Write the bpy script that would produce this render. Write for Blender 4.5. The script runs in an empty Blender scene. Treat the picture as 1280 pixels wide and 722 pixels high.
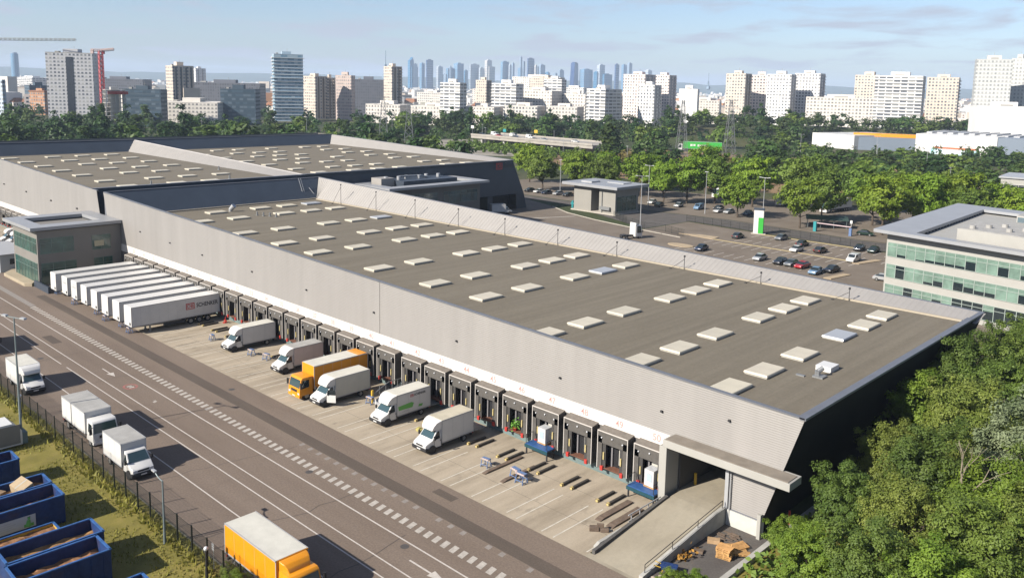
import bpy, bmesh, math, random
from mathutils import Matrix, Vector, noise
R = math.radians
rnd = random.Random(7)
SC = bpy.context.scene
COL = SC.collection

# ------------------------------------------------------------------ camera
CAM_H = 36.0
cd = bpy.data.cameras.new('camera')
cam = bpy.data.objects.new('camera', cd)
COL.objects.link(cam)
cd.sensor_width = 36.0
cd.lens = 36.0 * 1058.65 / 1280.0
cd.shift_x = -30.0 / 1280.0
cd.shift_y = -104.0 / 1280.0
cd.clip_start = 1.0
cd.clip_end = 60000.0
rt = Vector((0.7318, 0.68113, 0.02298)); dn = Vector((0.11057, -0.0854, -0.99019)); fw = Vector((-0.67249, 0.72716, -0.13781))
cam.matrix_world = Matrix(((rt.x, -dn.x, -fw.x, 0), (rt.y, -dn.y, -fw.y, 0), (rt.z, -dn.z, -fw.z, CAM_H), (0, 0, 0, 1)))
SC.camera = cam

# ------------------------------------------------------------------ light
SUN_EL, SUN_AZ = 33.0, 256.0           # azimuth of the sun, degrees from +X towards +Y
sv = Vector((math.cos(R(SUN_EL)) * math.cos(R(SUN_AZ)), math.cos(R(SUN_EL)) * math.sin(R(SUN_AZ)), math.sin(R(SUN_EL))))
sl = bpy.data.lights.new('sun', 'SUN')
sl.energy = 5.0
sl.angle = R(0.5)
sl.color = (1.0, 0.93, 0.82)
so = bpy.data.objects.new('sun', sl)
so.rotation_euler = (-sv).to_track_quat('-Z', 'Y').to_euler()
COL.objects.link(so)

wd = bpy.data.worlds.new('World'); SC.world = wd; wd.use_nodes = True
nt = wd.node_tree; nt.nodes.clear()
N = nt.nodes.new; L = nt.links.new
wo = N('ShaderNodeOutputWorld'); bg = N('ShaderNodeBackground'); sky = N('ShaderNodeTexSky')
sky.sky_type = 'NISHITA'; sky.sun_disc = False
sky.sun_elevation = R(SUN_EL); sky.sun_rotation = R(90.0 - SUN_AZ)
sky.altitude = 50; sky.air_density = 1.0; sky.dust_density = 0.6; sky.ozone_density = 1.5
# thin cloud streaks and small puffs: noise over the direction, stretched towards the horizon
tc = N('ShaderNodeTexCoord'); sep = N('ShaderNodeSeparateXYZ'); L(tc.outputs['Generated'], sep.inputs[0])
den = N('ShaderNodeMath'); den.operation = 'ADD'; den.inputs[1].default_value = 0.09; L(sep.outputs[2], den.inputs[0])
dx = N('ShaderNodeMath'); dx.operation = 'DIVIDE'; L(sep.outputs[0], dx.inputs[0]); L(den.outputs[0], dx.inputs[1])
dy = N('ShaderNodeMath'); dy.operation = 'DIVIDE'; L(sep.outputs[1], dy.inputs[0]); L(den.outputs[0], dy.inputs[1])
cmb = N('ShaderNodeCombineXYZ'); L(dx.outputs[0], cmb.inputs[0]); L(dy.outputs[0], cmb.inputs[1])
nz = N('ShaderNodeTexNoise'); nz.inputs['Scale'].default_value = 1.15; nz.inputs['Detail'].default_value = 9; nz.inputs['Roughness'].default_value = 0.55
nz.inputs['Distortion'].default_value = 0.25
L(cmb.outputs[0], nz.inputs['Vector'])
cr = N('ShaderNodeValToRGB'); cr.color_ramp.elements[0].position = 0.49; cr.color_ramp.elements[1].position = 0.62
cr.color_ramp.elements[0].color = (0, 0, 0, 1); cr.color_ramp.elements[1].color = (0.85, 0.85, 0.85, 1)
L(nz.outputs['Fac'], cr.inputs[0])
mix = N('ShaderNodeMix'); mix.data_type = 'RGBA'
tr_ = N('ShaderNodeValToRGB'); tr_.color_ramp.elements[0].position = 0.0; tr_.color_ramp.elements[0].color = (0.60, 0.68, 0.93, 1); tr_.color_ramp.elements[1].position = 0.16; tr_.color_ramp.elements[1].color = (0.84, 0.88, 1.0, 1)
e_ = tr_.color_ramp.elements.new(0.06); e_.color = (0.76, 0.82, 1.0, 1)
L(sep.outputs[2], tr_.inputs[0]); ml = N('ShaderNodeMix'); ml.data_type = 'RGBA'; ml.blend_type = 'MULTIPLY'; ml.inputs['Factor'].default_value = 1.0
L(sky.outputs[0], ml.inputs['A']); L(tr_.outputs[0], ml.inputs['B'])
L(cr.outputs[0], mix.inputs['Factor']); L(ml.outputs['Result'], mix.inputs['A']); mix.inputs['B'].default_value = (3.7, 4.0, 4.8, 1)
L(mix.outputs['Result'], bg.inputs['Color']); bg.inputs['Strength'].default_value = 0.065
L(bg.outputs[0], wo.inputs['Surface'])
VS = SC.view_settings
VS.view_transform = 'Standard'; VS.look = 'None'; VS.exposure = 1.1; VS.gamma = 1.0; VS.use_curve_mapping = False

# ------------------------------------------------------------------ helpers
MATS = {}
def mat(name, col, rough=0.6, metal=0.0, var=0.0, scale=1.0, stretch=None, spec=0.4, bump=0.0, bscale=20.0, trans=0.0, coat=0.0, detail=6, objrand=0.0, col2=None):
    if name in MATS: return MATS[name]
    if not name.startswith(('leaf', 'plant')): col = tuple(c * (.62 if not name.startswith(('tower', 'sky_', 'hill', 'grass')) else .78) for c in col)
    m = bpy.data.materials.new(name); m.use_nodes = True
    t = m.node_tree; b = t.nodes['Principled BSDF']
    b.inputs['Roughness'].default_value = rough; b.inputs['Metallic'].default_value = metal
    b.inputs['Specular IOR Level'].default_value = spec
    if coat: b.inputs['Coat Weight'].default_value = coat; b.inputs['Coat Roughness'].default_value = 0.08
    b.inputs['Base Color'].default_value = (*col, 1)
    co = None
    if var or bump:
        tc = t.nodes.new('ShaderNodeTexCoord'); mp = t.nodes.new('ShaderNodeMapping')
        t.links.new(tc.outputs['Object'], mp.inputs['Vector'])
        if stretch: mp.inputs['Scale'].default_value = stretch
        co = mp.outputs[0]
    last = None
    if var:
        n = t.nodes.new('ShaderNodeTexNoise'); n.inputs['Scale'].default_value = scale; n.inputs['Detail'].default_value = detail; n.inputs['Roughness'].default_value = 0.62
        t.links.new(co, n.inputs['Vector'])
        r = t.nodes.new('ShaderNodeValToRGB')
        r.color_ramp.elements[0].position = 0.3; r.color_ramp.elements[1].position = 0.72
        lo = [c * (1 - var) for c in col]; hi = [min(1, c * (1 + var)) for c in col]
        if col2: hi = col2
        r.color_ramp.elements[0].color = (*lo, 1); r.color_ramp.elements[1].color = (*hi, 1)
        t.links.new(n.outputs['Fac'], r.inputs[0]); last = r.outputs[0]
    if objrand:
        oi = t.nodes.new('ShaderNodeObjectInfo'); hs = t.nodes.new('ShaderNodeHueSaturation')
        mr = t.nodes.new('ShaderNodeMapRange'); mr.inputs['To Min'].default_value = 1 - objrand; mr.inputs['To Max'].default_value = 1 + objrand
        t.links.new(oi.outputs['Random'], mr.inputs[0]); t.links.new(mr.outputs[0], hs.inputs['Value'])
        mh = t.nodes.new('ShaderNodeMapRange'); mh.inputs['To Min'].default_value = 0.5 - 0.04 * objrand; mh.inputs['To Max'].default_value = 0.5 + 0.08 * objrand
        mm = t.nodes.new('ShaderNodeMath'); mm.operation = 'MULTIPLY'; mm.inputs[1].default_value = 7.31
        fr = t.nodes.new('ShaderNodeMath'); fr.operation = 'FRACT'
        t.links.new(oi.outputs['Random'], mm.inputs[0]); t.links.new(mm.outputs[0], fr.inputs[0]); t.links.new(fr.outputs[0], mh.inputs[0])
        t.links.new(mh.outputs[0], hs.inputs['Hue'])
        if last: t.links.new(last, hs.inputs['Color'])
        else: hs.inputs['Color'].default_value = (*col, 1)
        last = hs.outputs[0]
    if last: t.links.new(last, b.inputs['Base Color'])
    if bump:
        n2 = t.nodes.new('ShaderNodeTexNoise'); n2.inputs['Scale'].default_value = bscale; n2.inputs['Detail'].default_value = 4
        t.links.new(co, n2.inputs['Vector'])
        bp = t.nodes.new('ShaderNodeBump'); bp.inputs['Strength'].default_value = bump; bp.inputs['Distance'].default_value = 0.05
        t.links.new(n2.outputs['Fac'], bp.inputs['Height']); t.links.new(bp.outputs[0], b.inputs['Normal'])
    if trans:
        tr = t.nodes.new('ShaderNodeBsdfTranslucent'); ms = t.nodes.new('ShaderNodeMixShader'); ms.inputs[0].default_value = trans
        if last: t.links.new(last, tr.inputs[0])
        else: tr.inputs[0].default_value = (*col, 1)
        o = t.nodes['Material Output']
        t.links.new(b.outputs[0], ms.inputs[1]); t.links.new(tr.outputs[0], ms.inputs[2]); t.links.new(ms.outputs[0], o.inputs[0])
    MATS[name] = m
    return m

def absloc(o):
    v = Vector((0, 0, 0))
    while o: v = v + o.location; o = o.parent
    return v

class MB:
    """collects shapes into ONE mesh"""
    def __init__(s): s.v = []; s.f = []; s.m = []; s.mi = 0
    def face(s, pts):
        b = len(s.v); s.v += [tuple(p) for p in pts]; s.f.append(tuple(range(b, b + len(pts)))); s.m.append(s.mi); return s
    def mt(s, i): s.mi = i; return s
    def box(s, x0, x1, y0, y1, z0, z1):
        b = len(s.v)
        s.v += [(x0, y0, z0), (x1, y0, z0), (x1, y1, z0), (x0, y1, z0), (x0, y0, z1), (x1, y0, z1), (x1, y1, z1), (x0, y1, z1)]
        for q in ((0, 3, 2, 1), (4, 5, 6, 7), (0, 1, 5, 4), (1, 2, 6, 5), (2, 3, 7, 6), (3, 0, 4, 7)):
            s.f.append(tuple(b + i for i in q)); s.m.append(s.mi)
        return s
    def obox(s, c, u, v, hu, hv, z0, z1):
        """box turned in plan: centre c, unit axes u, v, half sizes"""
        P = [Vector((c[0], c[1], 0)) + u * a * hu + v * b_ * hv for a, b_ in ((-1, -1), (1, -1), (1, 1), (-1, 1))]
        return s.poly([(p.x, p.y) for p in P], z0, z1)
    def poly(s, pts, z0, z1):
        n = len(pts); b = len(s.v)
        s.v += [(p[0], p[1], z0) for p in pts] + [(p[0], p[1], z1) for p in pts]
        s.f.append(tuple(b + i for i in reversed(range(n)))); s.m.append(s.mi)
        s.f.append(tuple(b + n + i for i in range(n))); s.m.append(s.mi)
        for i in range(n):
            j = (i + 1) % n; s.f.append((b + i, b + j, b + n + j, b + n + i)); s.m.append(s.mi)
        return s
    def side(s, prof, y0, y1, inset=None):
        """prism: profile in x,z swept along y; inset(x,z)->dy pulls the sides in"""
        n = len(prof); b = len(s.v); g = inset or (lambda x, z: 0.0)
        s.v += [(p[0], y0 + g(*p), p[1]) for p in prof] + [(p[0], y1 - g(*p), p[1]) for p in prof]
        s.f.append(tuple(b + i for i in range(n))); s.m.append(s.mi)
        s.f.append(tuple(b + n + i for i in reversed(range(n)))); s.m.append(s.mi)
        for i in range(n):
            j = (i + 1) % n; s.f.append((b + j, b + i, b + n + i, b + n + j)); s.m.append(s.mi)
        return s
    def tube(s, p, q, r, r2=None, n=8, cap=True):
        p = Vector(p); q = Vector(q); r2 = r if r2 is None else r2
        d = (q - p); 
        if d.length < 1e-6: return s
        d.normalize(); a = d.orthogonal().normalized(); c = d.cross(a); b = len(s.v)
        for k in range(n):
            t = 2 * math.pi * k / n; o = a * math.cos(t) + c * math.sin(t)
            s.v.append(tuple(p + o * r)); s.v.append(tuple(q + o * r2))
        for k in range(n):
            j = (k + 1) % n; s.f.append((b + 2 * k, b + 2 * j, b + 2 * j + 1, b + 2 * k + 1)); s.m.append(s.mi)
        if cap:
            s.f.append(tuple(b + 2 * k for k in reversed(range(n)))); s.m.append(s.mi)
            s.f.append(tuple(b + 2 * k + 1 for k in range(n))); s.m.append(s.mi)
        return s
    def path(s, pts, r, n=6):
        for a, b in zip(pts, pts[1:]): s.tube(a, b, r, n=n)
        return s
    def ball(s, c, r, n=8, sz=1.0):
        b = len(s.v); rows = n // 2
        for i in range(rows + 1):
            t = math.pi * i / rows
            for k in range(n):
                u = 2 * math.pi * k / n; s.v.append((c[0] + r * math.sin(t) * math.cos(u), c[1] + r * math.sin(t) * math.sin(u), c[2] + r * sz * math.cos(t)))
        for i in range(rows):
            for k in range(n):
                j = (k + 1) % n; s.f.append((b + i * n + k, b + (i + 1) * n + k, b + (i + 1) * n + j, b + i * n + j)); s.m.append(s.mi)
        return s
    def mesh(s, name, mats, bevel=0.0, seg=2, off=None, smooth=False, fix=True):
        me = bpy.data.meshes.new(name)
        vv = s.v if off is None else [(a - off.x, b - off.y, c - off.z) for a, b, c in s.v]
        me.from_pydata(vv, [], s.f)
        for m in (mats if isinstance(mats, (list, tuple)) else [mats]): me.materials.append(m)
        me.polygons.foreach_set('material_index', s.m)
        if bevel or fix:
            bm = bmesh.new(); bm.from_mesh(me)
            if bevel:
                bmesh.ops.remove_doubles(bm, verts=bm.verts, dist=1e-5)
            bmesh.ops.recalc_face_normals(bm, faces=bm.faces)
            if bevel:
                ed = [e for e in bm.edges if len(e.link_faces) == 2 and e.calc_face_angle(0) > 0.35]
                bmesh.ops.bevel(bm, geom=ed, offset=bevel, segments=seg, profile=0.6, affect='EDGES', clamp_overlap=True)
            bm.to_mesh(me); bm.free()
        if smooth:
            me.polygons.foreach_set('use_smooth', [True] * len(me.polygons))
            try: me.set_sharp_from_angle(angle=R(40))
            except Exception: pass
        me.update()
        return me
    def build(s, name, mats, parent=None, world=False, **k):
        off = absloc(parent) if (world and parent) else None
        return ob(name, s.mesh(name, mats, off=off, **k), parent)

def ob(name, me, parent=None, loc=(0, 0, 0), rz=0.0, sc=None):
    o = bpy.data.objects.new(name, me); COL.objects.link(o)
    o.location = loc; o.rotation_euler = (0, 0, rz)
    if sc: o.scale = sc
    if parent: o.parent = parent
    return o
def tag(o, label=None, cat=None, group=None, kind=None):
    if label: o['label'] = label
    if cat: o['category'] = cat
    if group: o['group'] = group
    if kind: o['kind'] = kind
    return o
def thing(name, label, cat, loc=(0, 0, 0), rz=0.0, group=None):
    return tag(ob(name, None, None, loc, rz), label, cat, group)
def dup(o, parent=None, loc=None, rz=None, label=None, group=None):
    c = o.copy(); COL.objects.link(c); c.parent = parent
    if loc is not None: c.location = loc
    if rz is not None: c.rotation_euler = (0, 0, rz)
    if label: c['label'] = label
    if group: c['group'] = group
    for ch in list(o.children): dup(ch, c)
    return c
def struct(name, mb, m, **k): return tag(mb.build(name, m, **k), kind='structure')
def text(name, body, size, m, parent, M4, ext=0.01, align='LEFT', bold=0.0, sx=1.0):
    c = bpy.data.curves.new(name, 'FONT'); c.body = body; c.size = size; c.extrude = ext; c.align_x = align; c.align_y = 'CENTER'; c.offset = bold
    t = bpy.data.objects.new(name, c); COL.objects.link(t)
    dg = bpy.context.evaluated_depsgraph_get()
    me = bpy.data.meshes.new_from_object(t.evaluated_get(dg))
    bpy.data.objects.remove(t); bpy.data.curves.remove(c)
    me.transform(Matrix.Diagonal((sx, 1, 1, 1))); me.transform(M4)
    me.materials.clear(); me.materials.append(m)
    return ob(name, me, parent)
def face_M(origin, xdir, zdir):
    """text frame: text x along xdir, text up along zdir"""
    x = Vector(xdir).normalized(); y = Vector(zdir).normalized(); z = x.cross(y)
    return Matrix(((x.x, y.x, z.x, origin[0]), (x.y, y.y, z.y, origin[1]), (x.z, y.z, z.z, origin[2]), (0, 0, 0, 1)))

# ------------------------------------------------------------------ materials
M_white = mat('white_paint', (0.78, 0.77, 0.75), 0.35, var=0.05, scale=1.5, coat=0.2)
M_whitebox = mat('white_panel', (0.74, 0.73, 0.71), 0.4, var=0.06, scale=0.9)
M_rooftan = mat('dusty_roof', (0.56, 0.51, 0.40), 0.7, var=0.18, scale=0.8)
M_roofgrey = mat('grey_box_roof', (0.42, 0.41, 0.39), 0.7, var=0.18, scale=0.7)
M_roofpale = mat('pale_box_roof', (0.66, 0.64, 0.57), 0.7, var=0.1, scale=0.8)
M_pink = mat('pale_pink_panel', (0.66, 0.57, 0.54), 0.5, var=0.06, scale=1.0)
M_cream = mat('cream_panel', (0.62, 0.60, 0.52), 0.5, var=0.06, scale=1.0)
M_orange = mat('orange_paint', (0.85, 0.33, 0.012), 0.38, var=0.05, scale=1.0, coat=0.2)
M_black = mat('black_plastic', (0.025, 0.025, 0.028), 0.6)
M_glass = mat('dark_glass', (0.02, 0.03, 0.035), 0.06, spec=0.8)
M_screen = mat('windscreen_glass', (0.05, 0.09, 0.10), 0.05, spec=0.9)
M_tyre = mat('tyre_rubber', (0.02, 0.02, 0.02), 0.85)
M_rim = mat('steel_rim', (0.42, 0.42, 0.42), 0.4, metal=0.6)
M_chassis = mat('chassis', (0.035, 0.035, 0.04), 0.7)
M_lamp = mat('lamp_glass', (0.75, 0.76, 0.78), 0.1, spec=0.8)
M_red = mat('red_paint', (0.50, 0.045, 0.035), 0.45)
M_tail = mat('tail_lamp', (0.45, 0.02, 0.02), 0.2)
M_steel = mat('galvanised_steel', (0.36, 0.37, 0.38), 0.45, metal=0.5, var=0.12, scale=2)
M_alu = mat('grey_alu', (0.50, 0.51, 0.53), 0.4, metal=0.2, var=0.06, scale=0.5)
M_pole = mat('grey_green_pole', (0.22, 0.27, 0.28), 0.5, metal=0.2)
M_yellow = mat('yellow_paint', (0.66, 0.42, 0.04), 0.5, var=0.12, scale=3)
M_blue = mat('blue_steel', (0.010, 0.040, 0.165), 0.45, var=0.25, scale=1.2)
M_bluein = mat('blue_steel_inside', (0.012, 0.05, 0.20), 0.6, var=0.4, scale=1.0)
M_ltblue = mat('blue_trestle', (0.13, 0.21, 0.40), 0.5, var=0.2, scale=4)
M_clad = mat('grey_cladding', (0.335, 0.318, 0.303), 0.5, metal=0.12, var=0.07, scale=0.5, stretch=(0.9, 1, 0.10), detail=8)
M_cladC = mat('grey_cladding_parapet', (0.41, 0.388, 0.365), 0.5, metal=0.1, var=0.05, scale=0.4)
M_band = mat('white_concrete_band', (0.74, 0.70, 0.67), 0.7, var=0.05, scale=0.6)
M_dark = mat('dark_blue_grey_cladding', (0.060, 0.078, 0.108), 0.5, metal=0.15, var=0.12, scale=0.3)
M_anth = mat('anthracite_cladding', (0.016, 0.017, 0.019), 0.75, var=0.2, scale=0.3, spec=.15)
M_cope = mat('grey_coping', (0.22, 0.23, 0.26), 0.45, metal=0.3, var=0.1, scale=0.6)
M_concrete = mat('concrete_wall', (0.46, 0.45, 0.42), 0.85, var=0.18, scale=0.8)
M_skyl = mat('skylight_sheet', (0.64, 0.58, 0.46), 0.45, var=0.07, scale=0.8, objrand=0.07)
M_skyk = mat('skylight_kerb', (0.45, 0.43, 0.39), 0.6)
M_hatch = mat('grey_hatch', (0.50, 0.52, 0.55), 0.4, metal=0.2)
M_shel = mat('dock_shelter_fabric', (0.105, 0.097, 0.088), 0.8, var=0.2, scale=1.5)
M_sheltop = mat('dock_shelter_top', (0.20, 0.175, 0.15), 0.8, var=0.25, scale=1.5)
M_edge = mat('white_edge_strip', (0.62, 0.58, 0.54), 0.6)
M_teal = mat('grey_teal_plinth', (0.16, 0.22, 0.22), 0.8, var=0.2, scale=1)
M_num = mat('faded_red_number', (0.72, 0.36, 0.34), 0.7)
M_wood = mat('pallet_wood', (0.46, 0.27, 0.12), 0.8, var=0.3, scale=3)
M_card = mat('cardboard', (0.48, 0.32, 0.18), 0.85, var=0.25, scale=2)
M_rust = mat('rusty_board', (0.16, 0.115, 0.085), 0.8, var=0.3, scale=2)
M_green = mat('green_sign', (0.05, 0.46, 0.06), 0.4)
M_greenp = mat('green_print', (0.16, 0.50, 0.10), 0.5)
M_dgrey = mat('dark_grey_print', (0.05, 0.05, 0.06), 0.5)
M_greywall = mat('grey_panel_wall', (0.25, 0.235, 0.215), 0.6, var=0.07, scale=0.4)
M_greenglass = mat('green_tinted_glass', (0.03, 0.095, 0.08), 0.12, spec=0.8, var=0.5, scale=0.5)
M_blind = mat('pale_green_blind_glass', (0.19, 0.285, 0.235), 0.12, spec=0.6, var=0.32, scale=0.5)
M_cream_wall = mat('pale_grey_wall', (0.43, 0.42, 0.39), 0.6, var=0.05, scale=0.4)
M_kerb = mat('kerb_concrete', (0.50, 0.46, 0.40), 0.85, var=0.15, scale=1)
M_bark = mat('bark', (0.10, 0.075, 0.055), 0.9, var=0.3, scale=4)
M_bare = mat('bare_branch', (0.30, 0.25, 0.19), 0.9)
M_teal2 = mat('teal_plastic', (0.03, 0.30, 0.33), 0.5)
M_soil = mat('rubbish_mix', (0.12, 0.085, 0.05), 0.95, var=0.5, scale=2.5)

def ground_mat(name, c0, c1, c2, s_big, s_small, stretch=(1, 1, 1), spots=0.0, spotcol=(0.05, 0.045, 0.04), bump=0.15, rough=0.9, fine=1.0, streak=0.0):
    if name in MATS: return MATS[name]
    c0, c1, c2 = [tuple(v * .605 for v in c) for c in (c0, c1, c2)]; spotcol = tuple(v * .605 for v in spotcol)
    m = bpy.data.materials.new(name); m.use_nodes = True
    t = m.node_tree; b = t.nodes['Principled BSDF']; b.inputs['Roughness'].default_value = rough; b.inputs['Specular IOR Level'].default_value = 0.25
    n = t.nodes.new; l = t.links.new
    tc = n('ShaderNodeTexCoord'); mp = n('ShaderNodeMapping'); mp.inputs['Scale'].default_value = stretch
    l(tc.outputs['Object'], mp.inputs[0])
    a = n('ShaderNodeTexNoise'); a.inputs['Scale'].default_value = s_big; a.inputs['Detail'].default_value = 7; a.inputs['Roughness'].default_value = 0.6
    l(mp.outputs[0], a.inputs['Vector'])
    r = n('ShaderNodeValToRGB'); r.color_ramp.elements[0].position = 0.32; r.color_ramp.elements[1].position = 0.68
    r.color_ramp.elements[0].color = (*c0, 1); r.color_ramp.elements[1].color = (*c2, 1)
    e = r.color_ramp.elements.new(0.5); e.color = (*c1, 1)
    l(a.outputs['Fac'], r.inputs[0])
    g = n('ShaderNodeTexNoise'); g.inputs['Scale'].default_value = s_small; g.inputs['Detail'].default_value = 5
    l(tc.outputs['Object'], g.inputs['Vector'])
    r2 = n('ShaderNodeMapRange'); r2.inputs['From Min'].default_value = 0.3; r2.inputs['From Max'].default_value = 0.7; r2.inputs['To Min'].default_value = 1 - 0.16 * fine; r2.inputs['To Max'].default_value = 1 + 0.14 * fine
    l(g.outputs['Fac'], r2.inputs[0])
    mx = n('ShaderNodeMix'); mx.data_type = 'RGBA'; mx.blend_type = 'MULTIPLY'; mx.inputs['Factor'].default_value = 1.0
    l(r.outputs[0], mx.inputs['A']); l(r2.outputs[0], mx.inputs['B'])
    out = mx.outputs['Result']
    if streak:
        sk = n('ShaderNodeTexNoise'); sk.inputs['Scale'].default_value = 1.0; sk.inputs['Detail'].default_value = 4
        m4 = n('ShaderNodeMapping'); m4.inputs['Scale'].default_value = (1.9, 0.035, 1); l(tc.outputs['Object'], m4.inputs[0]); l(m4.outputs[0], sk.inputs['Vector'])
        r4 = n('ShaderNodeMapRange'); r4.inputs['From Min'].default_value = 0.3; r4.inputs['From Max'].default_value = 0.7; r4.inputs['To Min'].default_value = 1 - streak; r4.inputs['To Max'].default_value = 1 + streak
        l(sk.outputs['Fac'], r4.inputs[0]); m5 = n('ShaderNodeMix'); m5.data_type = 'RGBA'; m5.blend_type = 'MULTIPLY'; m5.inputs['Factor'].default_value = 1.0
        l(out, m5.inputs['A']); l(r4.outputs[0], m5.inputs['B']); out = m5.outputs['Result']
    if spots:
        v = n('ShaderNodeTexNoise'); v.inputs['Scale'].default_value = 0.42; v.inputs['Detail'].default_value = 5; v.inputs['Roughness'].default_value = 0.65
        m2 = n('ShaderNodeMapping'); m2.inputs['Scale'].default_value = (1.3, 0.75, 1); m2.inputs['Location'].default_value = (3.1, 1.7, 0)
        l(tc.outputs['Object'], m2.inputs[0]); l(m2.outputs[0], v.inputs['Vector'])
        rr = n('ShaderNodeMapRange'); rr.inputs['From Min'].default_value = 0.56; rr.inputs['From Max'].default_value = 0.74; rr.inputs['To Max'].default_value = spots
        l(v.outputs['Fac'], rr.inputs[0])
        m3 = n('ShaderNodeMix'); m3.data_type = 'RGBA'; l(rr.outputs[0], m3.inputs['Factor']); l(out, m3.inputs['A']); m3.inputs['B'].default_value = (*spotcol, 1)
        out = m3.outputs['Result']
    l(out, b.inputs['Base Color'])
    if bump:
        bp = n('ShaderNodeBump'); bp.inputs['Strength'].default_value = bump; bp.inputs['Distance'].default_value = 0.04
        l(g.outputs['Fac'], bp.inputs['Height']); l(bp.outputs[0], b.inputs['Normal'])
    MATS[name] = m
    return m
M_blue = ground_mat('skip_paint', (0.013, 0.036, 0.125), (0.017, 0.048, 0.165), (0.024, 0.064, 0.21), 0.8, 4.0, (1, 1, 1), spots=0.6, spotcol=(0.10, 0.055, 0.04), bump=0.25, rough=.5)
G_road = ground_mat('worn_asphalt', (0.190, 0.146, 0.116), (0.218, 0.169, 0.135), (0.242, 0.190, 0.153), 0.16, 6.0, (0.25, 1.6, 1), spots=0.22, spotcol=(0.13, 0.10, 0.08))
G_strip = ground_mat('dark_asphalt_strip', (0.108, 0.085, 0.070), (0.122, 0.097, 0.079), (0.136, 0.108, 0.088), 0.3, 7.0, (0.3, 1.5, 1))
G_apron = ground_mat('apron_concrete', (0.33, 0.275, 0.205), (0.44, 0.372, 0.282), (0.51, 0.435, 0.335), 0.55, 5.0, (1.0, 0.16, 1), spots=0.62, spotcol=(0.15, 0.125, 0.095), fine=.35, bump=.05)
G_ramp = ground_mat('ramp_concrete', (0.33, 0.29, 0.22), (0.39, 0.345, 0.265), (0.43, 0.385, 0.30), 0.35, 3.0, (1, 0.4, 1), spots=0.3, spotcol=(0.24, 0.22, 0.18), fine=.3, bump=.04)
G_lot = ground_mat('car_park_asphalt', (0.185, 0.150, 0.118), (0.215, 0.178, 0.142), (0.245, 0.205, 0.165), 0.12, 5.0, (1, 1, 1), spots=0.2, spotcol=(0.12, 0.11, 0.10))
G_yard = ground_mat('yard_asphalt', (0.105, 0.095, 0.09), (0.13, 0.118, 0.11), (0.15, 0.137, 0.127), 0.3, 6.0, (1, 1, 1), spots=0.3, spotcol=(0.22, 0.13, 0.08))
G_grass = ground_mat('dry_grass', (0.16, 0.145, 0.030), (0.23, 0.20, 0.045), (0.31, 0.25, 0.07), 0.35, 9.0, (1, 1, 1), spots=0.5, spotcol=(0.22, 0.17, 0.07), bump=0.6)
G_land = ground_mat('land', (0.035, 0.055, 0.018), (0.06, 0.075, 0.025), (0.13, 0.11, 0.06), 0.012, 0.3, (1, 1, 1), bump=0.0)
G_soil = ground_mat('bare_soil', (0.24, 0.16, 0.085), (0.30, 0.20, 0.11), (0.34, 0.24, 0.14), 0.1, 2.0, (1, 1, 1), bump=0.2)
G_roof = ground_mat('roof_membrane', (0.182, 0.158, 0.120), (0.202, 0.176, 0.135), (0.220, 0.193, 0.149), 0.5, 4.0, (1.6, 0.06, 1), bump=0.1, spots=0.25, spotcol=(0.14, 0.12, 0.09), fine=.6, streak=.08)
M_paint = mat('road_paint', (0.60, 0.55, 0.50), 0.7, var=0.16, scale=3.0)
M_paintw = mat('worn_road_paint', (0.50, 0.46, 0.41), 0.75, var=0.22, scale=2.5)
M_paintf = mat('faded_road_paint', (0.29, 0.26, 0.235), 0.8, var=0.2, scale=2.5)
M_painty = mat('yellowish_paint', (0.44, 0.36, 0.20), 0.75, var=0.2, scale=2.0)
# ------------------------------------------------------------------ the setting: ground, roads, yards
def sheet(name, pts, z, m):
    mb = MB(); mb.face([(x, y, z) for x, y in pts]); return struct(name, mb, m, fix=False)
def rect(x0, x1, y0, y1): return [(x0, y0), (x1, y0), (x1, y1), (x0, y1)]
mbg = MB()
NR = 64
ring = [(14000 * math.cos(2 * math.pi * i / NR), 14000 * math.sin(2 * math.pi * i / NR), -0.03) for i in range(NR)]
mbg.face(ring); struct('ground', mbg, G_land, fix=False)
sheet('road', rect(-420, 60, 27.9, 48.25), 0.0, G_road)
sheet('dark_road_strip', rect(-153, 40, 44.2, 45.55), 0.005, G_strip)
sheet('dock_apron', rect(-161, -38.6, 48.25, 60.9), 0.0, G_apron)
sheet('far_dock_apron', rect(-330, -161, 48.25, 60.9), 0.0, G_apron)
sheet('pallet_yard', rect(-33.6, -29.2, 46.6, 60.7), 0.0, G_yard)
sheet('service_lane', rect(-29.0, -21.5, 60, 122), -0.005, G_yard)
sheet('car_park', [(-174, 107.6), (-20, 107.6), (-20, 140), (-52, 198), (-80, 196.5), (-127, 200), (-128, 178), (-154, 184), (-171, 193), (-205, 205), (-205, 178), (-174, 178)], 0.0, G_lot)
sheet('outer_road', [(-127.5, 201.2), (-80, 198.2), (-52, 199), (-20, 150), (-10, 150), (-40, 214), (-82, 209), (-122, 212.5), (-172, 206), (-215, 206), (-215, 200), (-173, 200), (-128.5, 181)], 0.0, G_yard)
sheet('tree_car_park', [(-122, 213), (-82, 209.6), (-40, 214.5), (-30, 250), (-95, 275), (-150, 262), (-230, 245), (-230, 207), (-172, 207)], -0.004, G_lot)
sheet('grass_verge', rect(-420, 60, -10, 27.9), 0.0, G_grass)
sheet('soil_ground', [(-330, 330), (-190, 270), (-90, 300), (-60, 420), (-150, 470), (-330, 420)], -0.012, G_soil)
sheet('railway_yard', [(-420, 330), (-330, 300), (-300, 330), (-330, 420), (-480, 390)], -0.009, mat('track_ballast', (0.34, 0.31, 0.26), 0.9, var=0.25, scale=0.2))
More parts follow.
